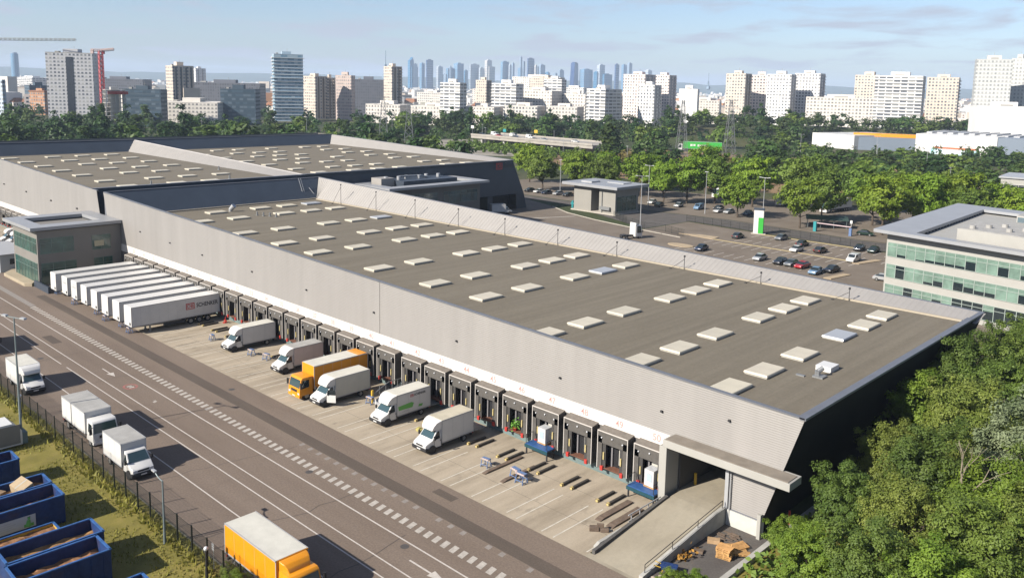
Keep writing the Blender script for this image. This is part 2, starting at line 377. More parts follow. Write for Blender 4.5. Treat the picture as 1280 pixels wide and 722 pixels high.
# kerb between verge and road
mb = MB(); mb.box(-420, 60, 27.76, 27.9, -0.02, 0.06); struct('verge_kerb', mb, mat('dark_kerb', (.16, .15, .12), .9, var=.3, scale=2))

sheet('ramp_foot', rect(-38.6, -33.4, 48.25, 48.9), 0.004, G_ramp)
# painted markings (sheets 4-5 mm above the asphalt)
def lines(name, rects, z, m):
    mb = MB()
    for x0, x1, y0, y1 in rects: mb.face([(x0, y0, z), (x1, y0, z), (x1, y1, z), (x0, y1, z)])
    return struct(name, mb, m, fix=False)
lines('lane_line', [(-260, 60, 39.70, 39.84)], 0.005, M_paint)
lines('lane_line', [(-260, 60, 36.76, 36.88)], 0.005, M_paint)
lines('lane_line', [(-260, -113.9, 35.26, 35.38), (-112.2, 60, 35.32, 35.44)], 0.005, M_paint)
lines('lane_line', [(-260, 60, 32.26, 32.38)], 0.005, M_paint)
zb = []
x = -146.0
while x < 20:
    zb.append((x, x + 0.55, 41.22, 42.12)); x += 1.045
mbz = MB()
for x0, x1, y0, y1 in zb: mbz.face([(x0 + .1, y0, .005), (x1 + .1, y0, .005), (x1 - .1, y1, .005), (x0 - .1, y1, .005)])
struct('dashed_walkway_marking', mbz, M_paintw, fix=False)
lines('walkway_marking', [(-320, -146.4, 41.4, 42.25)], 0.005, M_paintf)
mbz = MB(); x = -72.0
while x < -20:
    if rnd.random() < .72: mbz.face([(x, 43.55, .0045), (x + .5, 43.55, .0045), (x + .42, 44.1, .0045), (x - .05, 44.1, .0045)])
    x += 1.5
struct('worn_walkway_marking', mbz, M_paintf, fix=False)
def arrow(x, y, l=4.0, w=0.14):
    mb = MB(); z = .006
    mb.face([(x, y - w / 2, z), (x + l * .66, y - w / 2, z), (x + l * .66, y + w / 2, z), (x, y + w / 2, z)])
    mb.face([(x + l * .6, y - .42, z + .004), (x + l, y, z + .004), (x + l * .6, y + .42, z + .004)])
    struct('arrow_marking', mb, M_paint, fix=False)
arrow(-108.7, 38.36); arrow(-47.7, 38.25, 4.2, 0.16); arrow(-167, 38.3)
mb = MB(); n = 28
for i in range(n):
    a, b = 2 * math.pi * i / n, 2 * math.pi * (i + 1) / n
    mb.face([(-99.9 + 1.0 * math.cos(a), 38.25 + .8 * math.sin(a), .006), (-99.9 + 1.0 * math.cos(b), 38.25 + .8 * math.sin(b), .006), (-99.9 + .72 * math.cos(b), 38.25 + .56 * math.sin(b), .006), (-99.9 + .72 * math.cos(a), 38.25 + .56 * math.sin(a), .006)])
struct('round_road_marking', mb, mat('worn_red_paint', (0.36, 0.14, 0.12), 0.8, var=0.3, scale=3), fix=False)
lines('worn_road_symbol', [(-100.3, -99.95, 37.95, 38.5), (-99.75, -99.4, 38.0, 38.55), (-93.6, -93.1, 38.25, 38.5), (-93.3, -92.95, 38.05, 38.35)], 0.006, M_paintw)
# bay lines on the apron: a pair at every bay boundary
bays = []
DOCKX = {k: -40.74 - (50 - k) * 4.19 for k in range(42, 51)}
DOCKX.update({k: -79.05 - (41 - k) * 4.17 for k in range(23, 42)})
for k in sorted(DOCKX):
    b = DOCKX[k] + 2.09
    if k == 50: b = -38.2
    for dx_ in (-0.66, 0.66):
        if k == 50 and dx_ > 0: continue
        bays.append((b + dx_ - .06, b + dx_ + .06, 48.5 + rnd.random() * .3, 54.4 + rnd.random() * .8))
lines('bay_line', bays, 0.005, mat('bay_line_paint', (0.62, 0.58, 0.50), 0.75, var=0.2, scale=2.0))
# expansion joints in the apron
lines('apron_joint', [(-161, -38.6, 51.95, 51.99), (-161, -38.6, 56.2, 56.24)], 0.004, mat('joint_filler', (0.17, 0.15, 0.125), 0.9))
# yard lines and islands of the car park
pk = []
for i in range(15):
    x = -107 + i * 2.55; pk.append((x, x + .18, 175.4, 180.2)); pk.append((x, x + .18, 168.6 - .9, 163.0))
for i in range(16):
    x = -103 + i * 2.55; pk.append((x, x + .18, 191.5, 196.0)); pk.append((x, x + .18, 187.2, 182.9))
lines('parking_bay_line', pk, 0.005, M_paint)
mb = MB()
for (x0, y0, x1, y1, w) in [(-108.4, 180.9, -70, 180.3, .35), (-104, 196.6, -76, 197.1, .35)]:
    d = Vector((x1 - x0, y1 - y0)).normalized(); nn = Vector((-d.y, d.x)) * w
    mb.poly([(x0, y0), (x1, y1), (x1 + nn.x, y1 + nn.y), (x0 + nn.x, y0 + nn.y)], -.02, .12)
struct('parking_kerb', mb, M_painty)
mb = MB()
def blob(cx, cy, a, b, rot=0, n=14): return [(cx + a * math.cos(t) * math.cos(rot) - b * math.sin(t) * math.sin(rot), cy + a * math.cos(t) * math.sin(rot) + b * math.sin(t) * math.cos(rot)) for t in [2 * math.pi * i / n for i in range(n)]]
mb.poly(blob(-108.3, 167.6, 3.4, 1.9), -.02, .14)
mb.poly([(-118, 181.5), (-107.5, 180.5), (-108, 184.5), (-113, 184)], -.02, .14)
mb.poly([(-71.8, 178.6), (-70.2, 178.6), (-68.2, 186.6), (-69.8, 186.6)], -.02, .14)
mb.poly([(-69.6, 159.5), (-68, 159.5), (-66.9, 166.5), (-68.5, 166.5)], -.02, .14)
struct('traffic_island', mb, mat('tan_concrete', (0.46, 0.36, 0.24), 0.9, var=0.15, scale=0.5))
mb = MB()
kp = [(-171.4, 192.6), (-160, 186.3), (-146, 182), (-128, 178.5), (-114.3, 176.5)]
for p, q in zip(kp, kp[1:]):
    d = (Vector(q) - Vector(p)).normalized(); nn = Vector((-d.y, d.x)) * .3
    mb.poly([p, q, (q[0] + nn.x, q[1] + nn.y), (p[0] + nn.x, p[1] + nn.y)], -.02, .14)
struct('yard_kerb', mb, M_kerb)
sheet('yard_crossing_marking', [(-160.5, 168), (-159.7, 168), (-153.5, 183), (-154.3, 183)], 0.006, M_paintw)
# cracks, patches and iron covers in the road
cq = random.Random(15)
def crack(pts, w, name='road_crack'):
    mb = MB()
    for (xa, ya), (xb, yb) in zip(pts, pts[1:]): mb.face([(xa - w, ya, .0035), (xb - w, yb, .0035), (xb + w, yb, .0035), (xa + w, ya, .0035)])
    struct(name, mb, mat('sealed_crack', (.085, .07, .06), .7), fix=False)
for x0 in (-150, -131, -117.5, -104, -87, -74.5, -61.5, -50):
    y = 28.2; P = [(x0, y)]
    while y < (48 if cq.random() < .5 else 40): y += cq.uniform(.8, 2.2); P.append((P[-1][0] + cq.uniform(-.5, .55), y))
    crack(P, cq.uniform(.025, .05))
for x, y, w, d in ((-128, 37.4, 4.5, 1.2), (-55, 46.6, 2.6, .9)): lines('road_patch', [(x, x + w, y, y + d)], .003, G_strip)
for x, y in ((-91, 46.3), (-66, 41.0), (-118, 34.2), (-49.5, 39.2)):
    mb = MB(); mb.tube((x, y, 0), (x, y, .007), .36, n=16); struct('manhole_cover', mb, mat('cast_iron', (.09, .08, .075), .6))
# kerb wall right of the pallet yard and grass beyond it
mb = MB(); mb.box(-29.2, -28.75, 47, 68, -.05, .42); struct('yard_kerb_wall', mb, M_concrete)
sheet('scrub_ground', rect(-28.75, 12, 30, 75), 0.003, G_grass)
sheet('lane_line', [(-27.6, 66), (-27.45, 66), (-27.45, 118), (-27.6, 118)], 0.0, M_paintw)

# ------------------------------------------------------------------ the near warehouse
WH = thing('warehouse', 'long pale grey corrugated warehouse with numbered loading docks and skylights, nearest to the viewer', 'warehouse', (-97.0, 84.0, 0))
ZR = 10.4
def ztop(x): return 11.0 - 0.02627 * (x + 27.1)
def clip(me, co, no):
    bm = bmesh.new(); bm.from_mesh(me)
    bmesh.ops.bisect_plane(bm, geom=bm.verts[:] + bm.edges[:] + bm.faces[:], plane_co=co, plane_no=no, clear_outer=True)
    bm.to_mesh(me); bm.free()
def ribbed_front(x0, x1, y, z0, z1, pitch=0.20, depth=0.032):
    """horizontal trapezoidal ribs: profile in z, swept along x, real relief"""
    mb = MB(); z = z0; pr = []
    while z < z1:
        pr += [(y, z), (y - depth, z + .015), (y - depth, z + pitch * .35)]; z += pitch
    xs = [x0 + (x1 - x0) * i / 24 for i in range(25)]
    for (ya, za), (yb, zb_) in zip(pr, pr[1:]):
        for xa, xb in zip(xs, xs[1:]): mb.face([(xa, ya, za), (xb, ya, za), (xb, yb, zb_), (xa, yb, zb_)])
    return mb.mesh('facade', M_clad, fix=False)
def to_part(name, me, m, root):
    o = absloc(root); me.transform(Matrix.Translation(-o)); return ob(name, me, root)
me = ribbed_front(-172, -24, 60.70, 5.9, 16.2)
clip(me, (-27.1, 0, 11.0), Vector((0.02627, 0, 1)))
clip(me, (-27.1, 0, 11.0), Vector((1, 0, -0.322)).normalized())
clip(me, (-167.2, 0, 14.7), Vector((-1, 0, -0.30)).normalized())
to_part('front_cladding', me, M_clad, WH)
me = ribbed_front(-33.45, -24, 60.70, 1.32, 5.9)
clip(me, (-27.1, 0, 11.0), Vector((1, 0, -0.322)).normalized())
to_part('front_cladding', me, M_clad, WH)
# little dark overflow outlets in the facade
for x, z in [(-150.9, 9.3), (-139, 9.0), (-127.5, 8.7), (-112, 8.6), (-97.6, 8.5), (-82.6, 8.4), (-67.5, 8.2), (-52.3, 7.9), (-40.3, 7.9), (-33.6, 9.0)]:
    mb = MB(); mb.box(x - .11, x + .11, 60.48, 60.66, z - .09, z + .09); mb.build('outlet', M_chassis, WH, world=True, bevel=.02, seg=1)
# backing wall behind the ribs (so that nothing is paper thin), end walls, rear wall
def wall_solid(name, m, pts): 
    mb = MB(); 
    for p in pts: mb.face(p)
    return mb.build(name, m, WH, world=True)
def xe(z): return -27.1 - (11.0 - z) * 0.322
def xw(z): return -167.2 + (14.7 - z) * 0.30
ye0, ye1 = 60.78, 107.45
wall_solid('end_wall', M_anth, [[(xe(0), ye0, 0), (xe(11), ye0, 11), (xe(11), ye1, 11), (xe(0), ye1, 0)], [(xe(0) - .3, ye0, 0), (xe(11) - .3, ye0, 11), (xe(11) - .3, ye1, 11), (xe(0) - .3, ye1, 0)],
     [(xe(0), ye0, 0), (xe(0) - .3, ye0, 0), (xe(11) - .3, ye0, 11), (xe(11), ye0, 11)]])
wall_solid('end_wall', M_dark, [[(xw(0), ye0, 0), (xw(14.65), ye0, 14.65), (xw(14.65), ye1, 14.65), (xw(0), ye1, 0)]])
wall_solid('rear_wall', M_greywall, [[(xe(0), ye1, 0), (xe(11), ye1, 10.95), (xw(14.6), ye1, 14.6), (xw(0), ye1, 0)]])
# front parapet body (slim wedge behind the cladding)
a0, a1 = -167.0, -27.5
wall_solid('front_parapet', M_cope, [[(a0, 60.76, ztop(a0) - .02), (a1, 60.76, ztop(a1) - .02), (a1, 61.1, ztop(a1) - .04), (a0, 61.1, ztop(a0) - .04)], [(a0, 61.1, ztop(a0) - .04), (a1, 61.1, ztop(a1) - .04), (a1, 61.6, ZR), (a0 + 4, 61.6, ZR)],
      [(a0, 60.76, 5.0), (a1 - 2, 60.76, 5.0), (a1, 60.76, ztop(a1) - .03), (a0, 60.76, ztop(a0) - .03)]])
mb = MB()
for i in range(24):
    xa, xb = a0 + (a1 + .4 - a0) * i / 24, a0 + (a1 + .4 - a0) * (i + 1) / 24
    P = [(xa, 60.6, ztop(xa)), (xb, 60.6, ztop(xb)), (xb, 61.0, ztop(xb)), (xa, 61.0, ztop(xa))]
    mb.face([(p[0], p[1], p[2] + .05) for p in P]); mb.face([(P[0][0], P[0][1], P[0][2] + .05), (P[1][0], P[1][1], P[1][2] + .05), (P[1][0], P[1][1], P[1][2] - .07), (P[0][0], P[0][1], P[0][2] - .07)])
mb.build('coping', M_cope, WH, world=True)
# end coping, and the left end parapet sloping outwards
mb = MB(); mb.box(-27.55, -27.02, 60.6, 107.5, 10.86, 11.06); mb.box(-27.9, -27.55, 61.2, 104, 10.38, 10.9); mb.build('coping', M_cope, WH, world=True)
wall_solid('end_parapet', M_dark, [[(-162.4, 61.3, ZR), (-162.4, 104, ZR), (-167.0, 107.4, 14.62), (-167.0, 60.8, 14.62)]])
mb = MB(); mb.box(-167.3, -166.9, 60.75, 107.5, 14.6, 14.72); mb.build('coping', M_cope, WH, world=True)
mb = MB(); mb.box(-162.5, -162.1, 61.5, 103.7, ZR, ZR + .28); mb.build('roof_kerb', mat('roof_kerb_sheet', (0.46, 0.40, 0.31), 0.7), WH, world=True)
# roof
mb = MB(); mb.face([(-162.3, 61.2, ZR), (-28.1, 61.2, ZR), (-28.1, 103.8, ZR), (-162.3, 103.8, ZR)]); mb.build('roof', G_roof, WH, world=True, fix=False)
# long rear parapet, standing-seam sheets running up its slope
mb = MB(); x = -166.8; p_ = 0.80
while x < -27.3:
    for xa, xb, oa, ob_ in ((x, x + p_ * .55, 0, 0), (x + p_ * .55, x + p_ * .66, 0, -.09), (x + p_ * .66, x + p_ * .88, -.09, -.09), (x + p_ * .88, x + p_, -.09, 0)):
        za, zb_ = ztop(xa), ztop(xb)
        f0 = min(1.0, max(0.0, (-162.3 - xa) / 4.6)); 
        lo = lambda X: (max(X, -162.3 + 0.0) if X < -162.3 else X)
        mb.face([(lo(xa), 103.7 + oa, ZR), (lo(xb), 103.7 + ob_, ZR), (xb, 107.2 + ob_, zb_), (xa, 107.2 + oa, za)])
    x += p_
mb.build('rear_parapet', M_cladC, WH, world=True, fix=False)
mb = MB()
mb.face([(-167.2, 107.15, ztop(-167.2) + .04), (-27.0, 107.15, ztop(-27) + .04), (-27.0, 107.6, ztop(-27) + .04), (-167.2, 107.6, ztop(-167.2) + .04)])
mb.face([(-167.2, 107.15, ztop(-167.2) + .04), (-27.0, 107.15, ztop(-27) + .04), (-27.0, 107.15, ztop(-27) - .1), (-167.2, 107.15, ztop(-167.2) - .1)])
mb.build('coping', M_cope, WH, world=True, fix=False)
mb = MB(); mb.box(-162, -28.3, 103.35, 103.66, ZR, ZR + .2); mb.build('roof_kerb', MATS['roof_kerb_sheet'], WH, world=True)
# skylights
def skylight_mesh(m_top):
    mb = MB(); mb.box(-1.12, 1.12, -1.72, 1.72, 0, .16); mb.mt(1)
    z0, z1 = .16, .34
    P = [(-1.2, -1.8), (1.2, -1.8), (1.2, 1.8), (-1.2, 1.8)]; Q = [(a * .97, b * .97) for a, b in P]; T = [(a * .93, b * .95) for a, b in P]
    for i in range(4):
        j = (i + 1) % 4
        mb.face([(*P[i], z0), (*P[j], z0), (*Q[j], z1 - .05), (*Q[i], z1 - .05)]); mb.face([(*Q[i], z1 - .05), (*Q[j], z1 - .05), (*T[j], z1), (*T[i], z1)])
    mb.face([(*T[0], z1), (*T[1], z1), (*T[2], z1), (*T[3], z1)]); mb.face([(*p, z0) for p in reversed(P)])
    return mb.mesh('skylight', [M_skyk, m_top])
ME_sky = skylight_mesh(M_skyl); ME_hat = skylight_mesh(M_hatch)
wo_ = absloc(WH)
for x in (-35.5, -45.1, -57.3, -72.8, -82.3, -94.6, -109.6, -119.5, -131.8, -147.3, -156.2):
    for y in (64.0, 70.25, 77.3, 86.8, 92.8, 98.5):
        if y == 64.0 and x < -60: 
            continue
        if (x, y) in ((-131.8, 98.5), (-156.2, 98.5), (-156.2, 70.25), (-94.6, 98.5)) and y != 98.5: continue
        hat = (x, y) in ((-131.8, 98.5), (-156.2, 98.5), (-35.5, 86.8), (-72.8, 92.8))
        o = ob('skylight', ME_hat if hat else ME_sky, WH, Vector((x + rnd.uniform(-.12, .12), y + rnd.uniform(-.1, .1), ZR)) - wo_)
        if hat: o['label'] = 'grey metal smoke hatch among the cream skylights'
# small roof plant at the near corner and a leaning steel cowl far left
mb = MB(); mb.box(-32.6, -31.1, 74.4, 76.2, ZR, ZR + .5); mb.build('roof_hatch', M_white, WH, world=True, bevel=.04)
mb = MB(); mb.box(-31.9, -30.9, 72.2, 73.2, ZR, ZR + .15).tube((-31.6, 72.7, ZR + .1), (-31.6, 72.7, ZR + .55), .28).tube((-31.6, 72.7, ZR + .5), (-31.3, 73.1, ZR + .8), .22); mb.build('roof_fan', M_steel, WH, world=True)
mb = MB(); mb.box(-33.2, -32.4, 71.6, 71.9, ZR, ZR + .12); mb.build('roof_vent', M_steel, WH, world=True)
mb = MB(); mb.tube((-156.6, 80.5, ZR), (-156.6, 80.5, ZR + .5), .35, n=12).tube((-156.6, 80.5, ZR + .4), (-155.9, 80.9, ZR + 1.25), .42, .5, n=12); mb.build('roof_cowl', M_alu, WH, world=True)
for i in range(4):
    mb = MB(); xx = -149 + i * 1.3; mb.tube((xx, 82 + i * .6, ZR), (xx, 82 + i * .6, ZR + .7), .16).box(xx - .3, xx + .3, 81.8 + i * .6, 82.2 + i * .6, ZR, ZR + .1); mb.build('roof_vent', M_steel, WH, world=True)
# braced anchor posts along the rear parapet
for i, x in enumerate((-152.2, -139.8, -127.3, -114.8, -102.7, -90.4, -78.2, -65.9, -53.7, -41.5)):
    mb = MB(); h = ztop(x) + .35 - .3 * (x > -60)
    mb.tube((x, 103.2, ZR), (x, 103.2, max(h, 12.0) - .1), .045).tube((x - 1.7, 102.2, ZR), (x, 103.2, max(h, 12) - .5), .03).box(x - 1.85, x - 1.55, 102.05, 102.35, ZR, ZR + .09).box(x - .1, x + .1, 103.1, 103.3, max(h, 12) - .15, max(h, 12) + .1)
    mb.build('anchor_post', M_chassis, WH, world=True)
for i in range(1):
    x = -81.5; mb = MB(); mb.box(x - .012, x + .012, 60.63, 60.7, 5.95, ztop(x) - .1); mb.build('panel_joint', M_clad, WH, world=True)
# white band, dock wall and plinth
mb = MB(); mb.box(-160.4, -38.95, 60.66, 60.9, 4.62, 5.93); mb.build('white_band', M_band, WH, world=True)
mb = MB(); mb.box(-160.4, -38.95, 60.75, 61.0, 1.0, 4.62); mb.build('dock_wall', mat('dock_wall_panel', (0.16, 0.15, 0.14), 0.7), WH, world=True)
mb = MB(); mb.box(-160.4, -39.3, 60.45, 61.0, 0, 1.02); mb.build('plinth', M_teal, WH, world=True)
# dock shelters
def shelter_meshes():
    hw, d, zt, zb_ = 1.76, 1.05, 4.66, 1.0
    mb = MB()
    # outer skin: sides, sloping top, front face with an opening, materials 0 fabric 1 top 2 edge strip
    mb.box(-hw, -hw + .55, -d, 0, zb_ - .1, zt - .62); mb.box(hw - .55, hw, -d, 0, zb_ - .1, zt - .62)
    mb.box(-hw, hw, -d, 0, zt - 1.25 + .0, zt - .12)
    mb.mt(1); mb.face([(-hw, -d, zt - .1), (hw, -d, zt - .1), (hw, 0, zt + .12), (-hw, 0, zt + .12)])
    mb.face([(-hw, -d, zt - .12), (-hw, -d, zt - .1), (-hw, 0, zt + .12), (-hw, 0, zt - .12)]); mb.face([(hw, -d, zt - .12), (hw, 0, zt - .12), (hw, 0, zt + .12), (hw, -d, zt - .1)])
    mb.mt(2)
    for sx in (-1, 1): 
        a, b = sorted((sx * hw, sx * (hw - .07))); mb.box(a, b, -d - .02, -d + .05, zb_ - .1, zt - .1)
    mb.box(-hw, hw, -d - .025, -d + .05, zt - .17, zt - .09)
    sh = mb.mesh('dock_shelter', [M_shel, M_sheltop, M_edge])
    mb = MB(); mb.box(-.195, .195, -d + .1, -d + .14, zb_, zt - 1.26)
    cu = mb.mesh('curtain', mat('dock_curtain', (0.055, 0.052, 0.05), 0.8))
    mb = MB(); mb.box(-.07, .07, -.05, .05, -.36, .36); gm = mb.mesh('guide_mark', mat('faded_yellow_mark', (.52, .43, .20), .6, var=.2, scale=3))
    mb = MB(); mb.box(-.16, .16, -.13, .13, -.22, .22); bu = mb.mesh('bumper', M_red, bevel=.05)
    mb = MB(); mb.ball((0, 0, 0), .085, 8); la = mb.mesh('dock_lamp', M_lamp, smooth=True)
    return sh, cu, gm, bu, la
SHM = shelter_meshes()
def door_mesh(kind):
    mb = MB()
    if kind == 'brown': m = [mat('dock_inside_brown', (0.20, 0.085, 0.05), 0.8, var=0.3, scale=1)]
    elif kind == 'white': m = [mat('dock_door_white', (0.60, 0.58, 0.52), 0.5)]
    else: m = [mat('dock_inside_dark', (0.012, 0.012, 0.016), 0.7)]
    return m
def dock(root, x, ywall, num, door=None, bump=True):
    base = Vector((x, ywall, 0)) - absloc(root)
    s = ob('dock_shelter', SHM[0], root, base)
    for sx in (-1, 1):
        ob('curtain', SHM[1], s, (sx * 1.005, 0, 0))
        ob('guide_mark', SHM[2], s, (sx * 1.0, -1.02, 2.2))
        if bump: ob('bumper', SHM[3], s, (sx * 1.15, -1.05, .98))
        ob('dock_lamp', SHM[4], s, (sx * 1.2, -1.12, 3.95))
    ob('dock_lamp', SHM[4], s, (0, -1.12, 4.12))
    # deep recess with floor, dark leaf and a white door panel at one side
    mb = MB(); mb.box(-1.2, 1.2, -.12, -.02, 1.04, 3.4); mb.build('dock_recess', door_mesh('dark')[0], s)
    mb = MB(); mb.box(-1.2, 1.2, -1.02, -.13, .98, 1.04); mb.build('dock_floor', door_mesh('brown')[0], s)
    if door:
        x0, x1, z0, z1 = door; mb = MB(); mb.box(x0, x1, -.22, -.13, z0, z1); mb.build('dock_door', door_mesh('white')[0], s)
    mb = MB(); mb.box(-.72, -.5, -.3, -.13, 1.04, 3.35); mb.build('dock_post', mat('dock_post_grey', (0.24, 0.23, 0.24), 0.6), s)
    return s
doors = {50: (-.3, 1.15, 1.1, 3.3), 49: (.2, 1.1, 1.4, 3.1), 48: (.2, 1.1, 1.4, 3.1), 47: (-.3, .95, 1.2, 3.0), 46: (.1, .9, 2.9, 3.3), 45: (.35, .95, 1.2, 3.2), 44: (.3, 1.15, 1.1, 3.1), 43: (.5, .95, 1.4, 3.1), 42: (.45, .95, 1.3, 3.2), 41: (.3, .75, 1.3, 3.3), 40: (.4, .9, 1.2, 3.2), 39: (.4, .9, 1.2, 3.2)}
wob = absloc(WH)
for k in sorted(DOCKX):
    x = DOCKX[k]
    dock(WH, x, 60.75, k, doors.get(k, (.45, .8, 1.2, 3.2) if k % 2 else None))
    text('dock_number', str(k), .92, M_num, WH, Matrix.Translation(-wob) @ face_M((x, 60.655, 5.27), (1, 0, 0), (0, 0, 1)), ext=.006, align='CENTER', bold=.012)
# portal with flat canopy at the near end
mb = MB(); mb.box(-38.95, -27.2, 58.95, 60.98, 5.55, 6.2); mb.build('canopy', M_cream_wall, WH, world=True, bevel=.02, seg=1)
mb = MB(); mb.box(-38.75, -27.4, 59.05, 60.62, 6.2, 6.26); mb.build('canopy_top', mat('canopy_felt', (0.26, 0.225, 0.185), 0.9, var=0.2, scale=.7), WH, world=True)
mb = MB(); mb.box(-39.3, -38.55, 58.98, 60.98, 0, 5.56); mb.build('portal_post', M_cream_wall, WH, world=True, bevel=.02, seg=1)
# gate recess: back wall, side walls, lintel, floor are dark and deep
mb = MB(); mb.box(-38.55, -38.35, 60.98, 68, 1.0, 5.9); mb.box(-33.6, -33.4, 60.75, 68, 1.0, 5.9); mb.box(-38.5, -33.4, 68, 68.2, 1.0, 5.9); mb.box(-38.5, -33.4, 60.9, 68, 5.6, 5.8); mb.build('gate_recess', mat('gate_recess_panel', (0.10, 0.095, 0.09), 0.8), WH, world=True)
mb = MB(); mb.box(-38.4, -33.5, 60.72, 68, 1.0, 1.2); mb.build('gate_floor', G_ramp, WH, world=True)
mb = MB(); mb.box(-33.62, -33.3, 60.5, 60.75, 1.2, 5.55); mb.tube((-33.1, 60.5, .1), (-33.1, 60.5, 5.5), .06); mb.build('gate_jamb', M_alu, WH, world=True)
mb = MB(); mb.box(-37.9, -37.7, 62.6, 62.8, 1.2, 2.3); mb.build('gate_guard', M_yellow, WH, world=True, bevel=.03)
mb = MB(); mb.box(-33.35, -30.05, 60.5, 60.78, 0, 1.34); mb.build('base_wall', mat('pale_base_wall', (0.60, 0.60, 0.56), 0.75, var=0.1, scale=.8), WH, world=True)
mb = MB(); mb.box(-30.35, -30.05, 60.15, 60.5, 0, 2.1); mb.build('corner_post', M_cream_wall, WH, world=True)
mb = MB(); mb.box(-33.45, xe(1.3) - .02, 60.6, 60.72, 1.34, 1.42); mb.build('base_flashing', M_cope, WH, world=True)
mb = MB(); mb.tube((-29.2, 63.6, 0), (-29.2, 63.6, 1.6), .1); mb.build('red_post', M_red, WH, world=True)

# ramp up to the gate
RP = thing('loading_ramp', 'sloping concrete ramp with side kerbs and steel rail leading to the dark gate', 'ramp', (-36, 52, 0))
mb = MB(); n = 10
for i in range(n):
    y0, y1 = 48.6 + 12.1 * i / n, 48.6 + 12.1 * (i + 1) / n
    z = lambda y: 1.2 * min(1, max(0, (y - 48.6) / 10.5)) + .01
    mb.face([(-38.1, y0, z(y0)), (-33.75, y0, z(y0)), (-33.75, y1, z(y1)), (-38.1, y1, z(y1))])
mb.build('ramp_deck', G_ramp, RP, world=True, fix=False)
mb = MB(); mb.side([(48.7, 0), (60.6, 0), (60.6, 1.45), (59, 1.42), (48.7, .3)], 33.4, 33.75)
mb.v = [(-y, x, z) for x, y, z in mb.v]; mb.build('retaining_wall', M_concrete, RP, world=True)
mb = MB(); mb.side([(48.9, 0), (58.9, 0), (58.9, 1.35), (48.9, .35)], 38.1, 38.4)
mb.v = [(-y, x, z) for x, y, z in mb.v]; mb.build('ramp_kerb', mat('dark_ramp_kerb', (0.10, 0.095, 0.09), 0.8, var=.3, scale=2), RP, world=True)
mb = MB()
for t in (0, .33, .66, 1): y = 49.2 + 11 * t; mb.tube((-33.58, y, .3 + 1.1 * t), (-33.58, y, 1.0 + 1.1 * t), .03)
mb.tube((-33.58, 49.2, 1.0), (-33.58, 60.2, 2.1), .03).tube((-33.58, 49.2, .7), (-33.58, 60.2, 1.8), .02)
mb.build('rail', M_chassis, RP, world=True)
mb = MB()
for y in (54.2, 55.4, 56.6, 57.8): mb.tube((-38.55, y, 0), (-38.55, y, 1.3), .045)
mb.tube((-38.55, 53.8, 1.3), (-38.55, 58.4, 1.3), .05).tube((-38.55, 53.8, .75), (-38.55, 58.4, .75), .04)
mb.build('rail', M_alu, RP, world=True)
# ------------------------------------------------------------------ the far warehouse (two roofs)
WB = thing('warehouse', 'farther grey warehouse with two skylit roofs and a dark blue end wall', 'warehouse', (-222, 118, 0))
ZB = 14.0
def ztb(x): return 14.72 + 0.0262 * (-173.0 - x)
me = ribbed_front(-292, -168, 60.70, 5.9, 18.6)
clip(me, (-173, 0, 14.72), Vector((0.0262, 0, 1)))
clip(me, (-170.6, 0, 14.9), Vector((1, 0, 0.27)).normalized())
clip(me, (-276, 0, 17.4), Vector((-1, 0, -0.3)).normalized())
to_part('front_cladding', me, M_clad, WB)
mb = MB(); mb.box(-276, -169.6, 60.66, 60.9, 4.62, 5.93); mb.build('white_band', M_band, WB, world=True)
mb = MB(); mb.box(-276, -169.6, 60.75, 61, 1.0, 4.62); mb.build('dock_wall', MATS['dock_wall_panel'], WB, world=True)
mb = MB(); mb.box(-276, -169.6, 60.45, 61, 0, 1.02); mb.build('plinth', M_teal, WB, world=True)
for x, z in [(-228, 10.5), (-212, 10.3), (-196, 10), (-181, 10)]:
    mb = MB(); mb.box(x - .16, x + .16, 60.42, 60.66, z - .12, z + .12); mb.build('outlet', M_chassis, WB, world=True)
def wallB(name, m, pts):
    mb = MB()
    for p in pts: mb.face(p)
    return mb.build(name, m, WB, world=True)
# right end: dark walls with a low band of openings in the rear half
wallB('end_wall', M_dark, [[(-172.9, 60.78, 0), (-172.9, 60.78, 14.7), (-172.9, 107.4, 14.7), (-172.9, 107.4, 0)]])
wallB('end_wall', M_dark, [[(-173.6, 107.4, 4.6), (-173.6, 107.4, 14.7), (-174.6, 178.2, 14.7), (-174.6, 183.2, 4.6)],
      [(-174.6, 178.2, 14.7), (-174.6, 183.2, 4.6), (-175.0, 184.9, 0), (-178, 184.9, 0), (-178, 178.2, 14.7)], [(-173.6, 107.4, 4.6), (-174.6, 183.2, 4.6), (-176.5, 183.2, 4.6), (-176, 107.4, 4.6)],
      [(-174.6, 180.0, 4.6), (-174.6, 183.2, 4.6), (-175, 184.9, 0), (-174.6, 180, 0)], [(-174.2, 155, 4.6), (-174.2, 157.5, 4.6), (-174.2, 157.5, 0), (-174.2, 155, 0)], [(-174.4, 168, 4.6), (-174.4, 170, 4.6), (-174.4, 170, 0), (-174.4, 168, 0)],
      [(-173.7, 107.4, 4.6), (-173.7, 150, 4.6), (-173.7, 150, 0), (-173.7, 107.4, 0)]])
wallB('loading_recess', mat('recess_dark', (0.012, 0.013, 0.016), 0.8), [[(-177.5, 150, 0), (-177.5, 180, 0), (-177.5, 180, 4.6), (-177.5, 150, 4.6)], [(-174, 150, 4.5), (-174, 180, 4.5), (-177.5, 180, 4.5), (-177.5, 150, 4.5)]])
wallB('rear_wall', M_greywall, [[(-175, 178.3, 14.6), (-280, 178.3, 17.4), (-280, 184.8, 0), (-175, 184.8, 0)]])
wallB('end_wall', M_greywall, [[(-277, 60.78, 0), (-277, 60.78, 17.4), (-277, 178, 17.4), (-277, 178, 0)]])
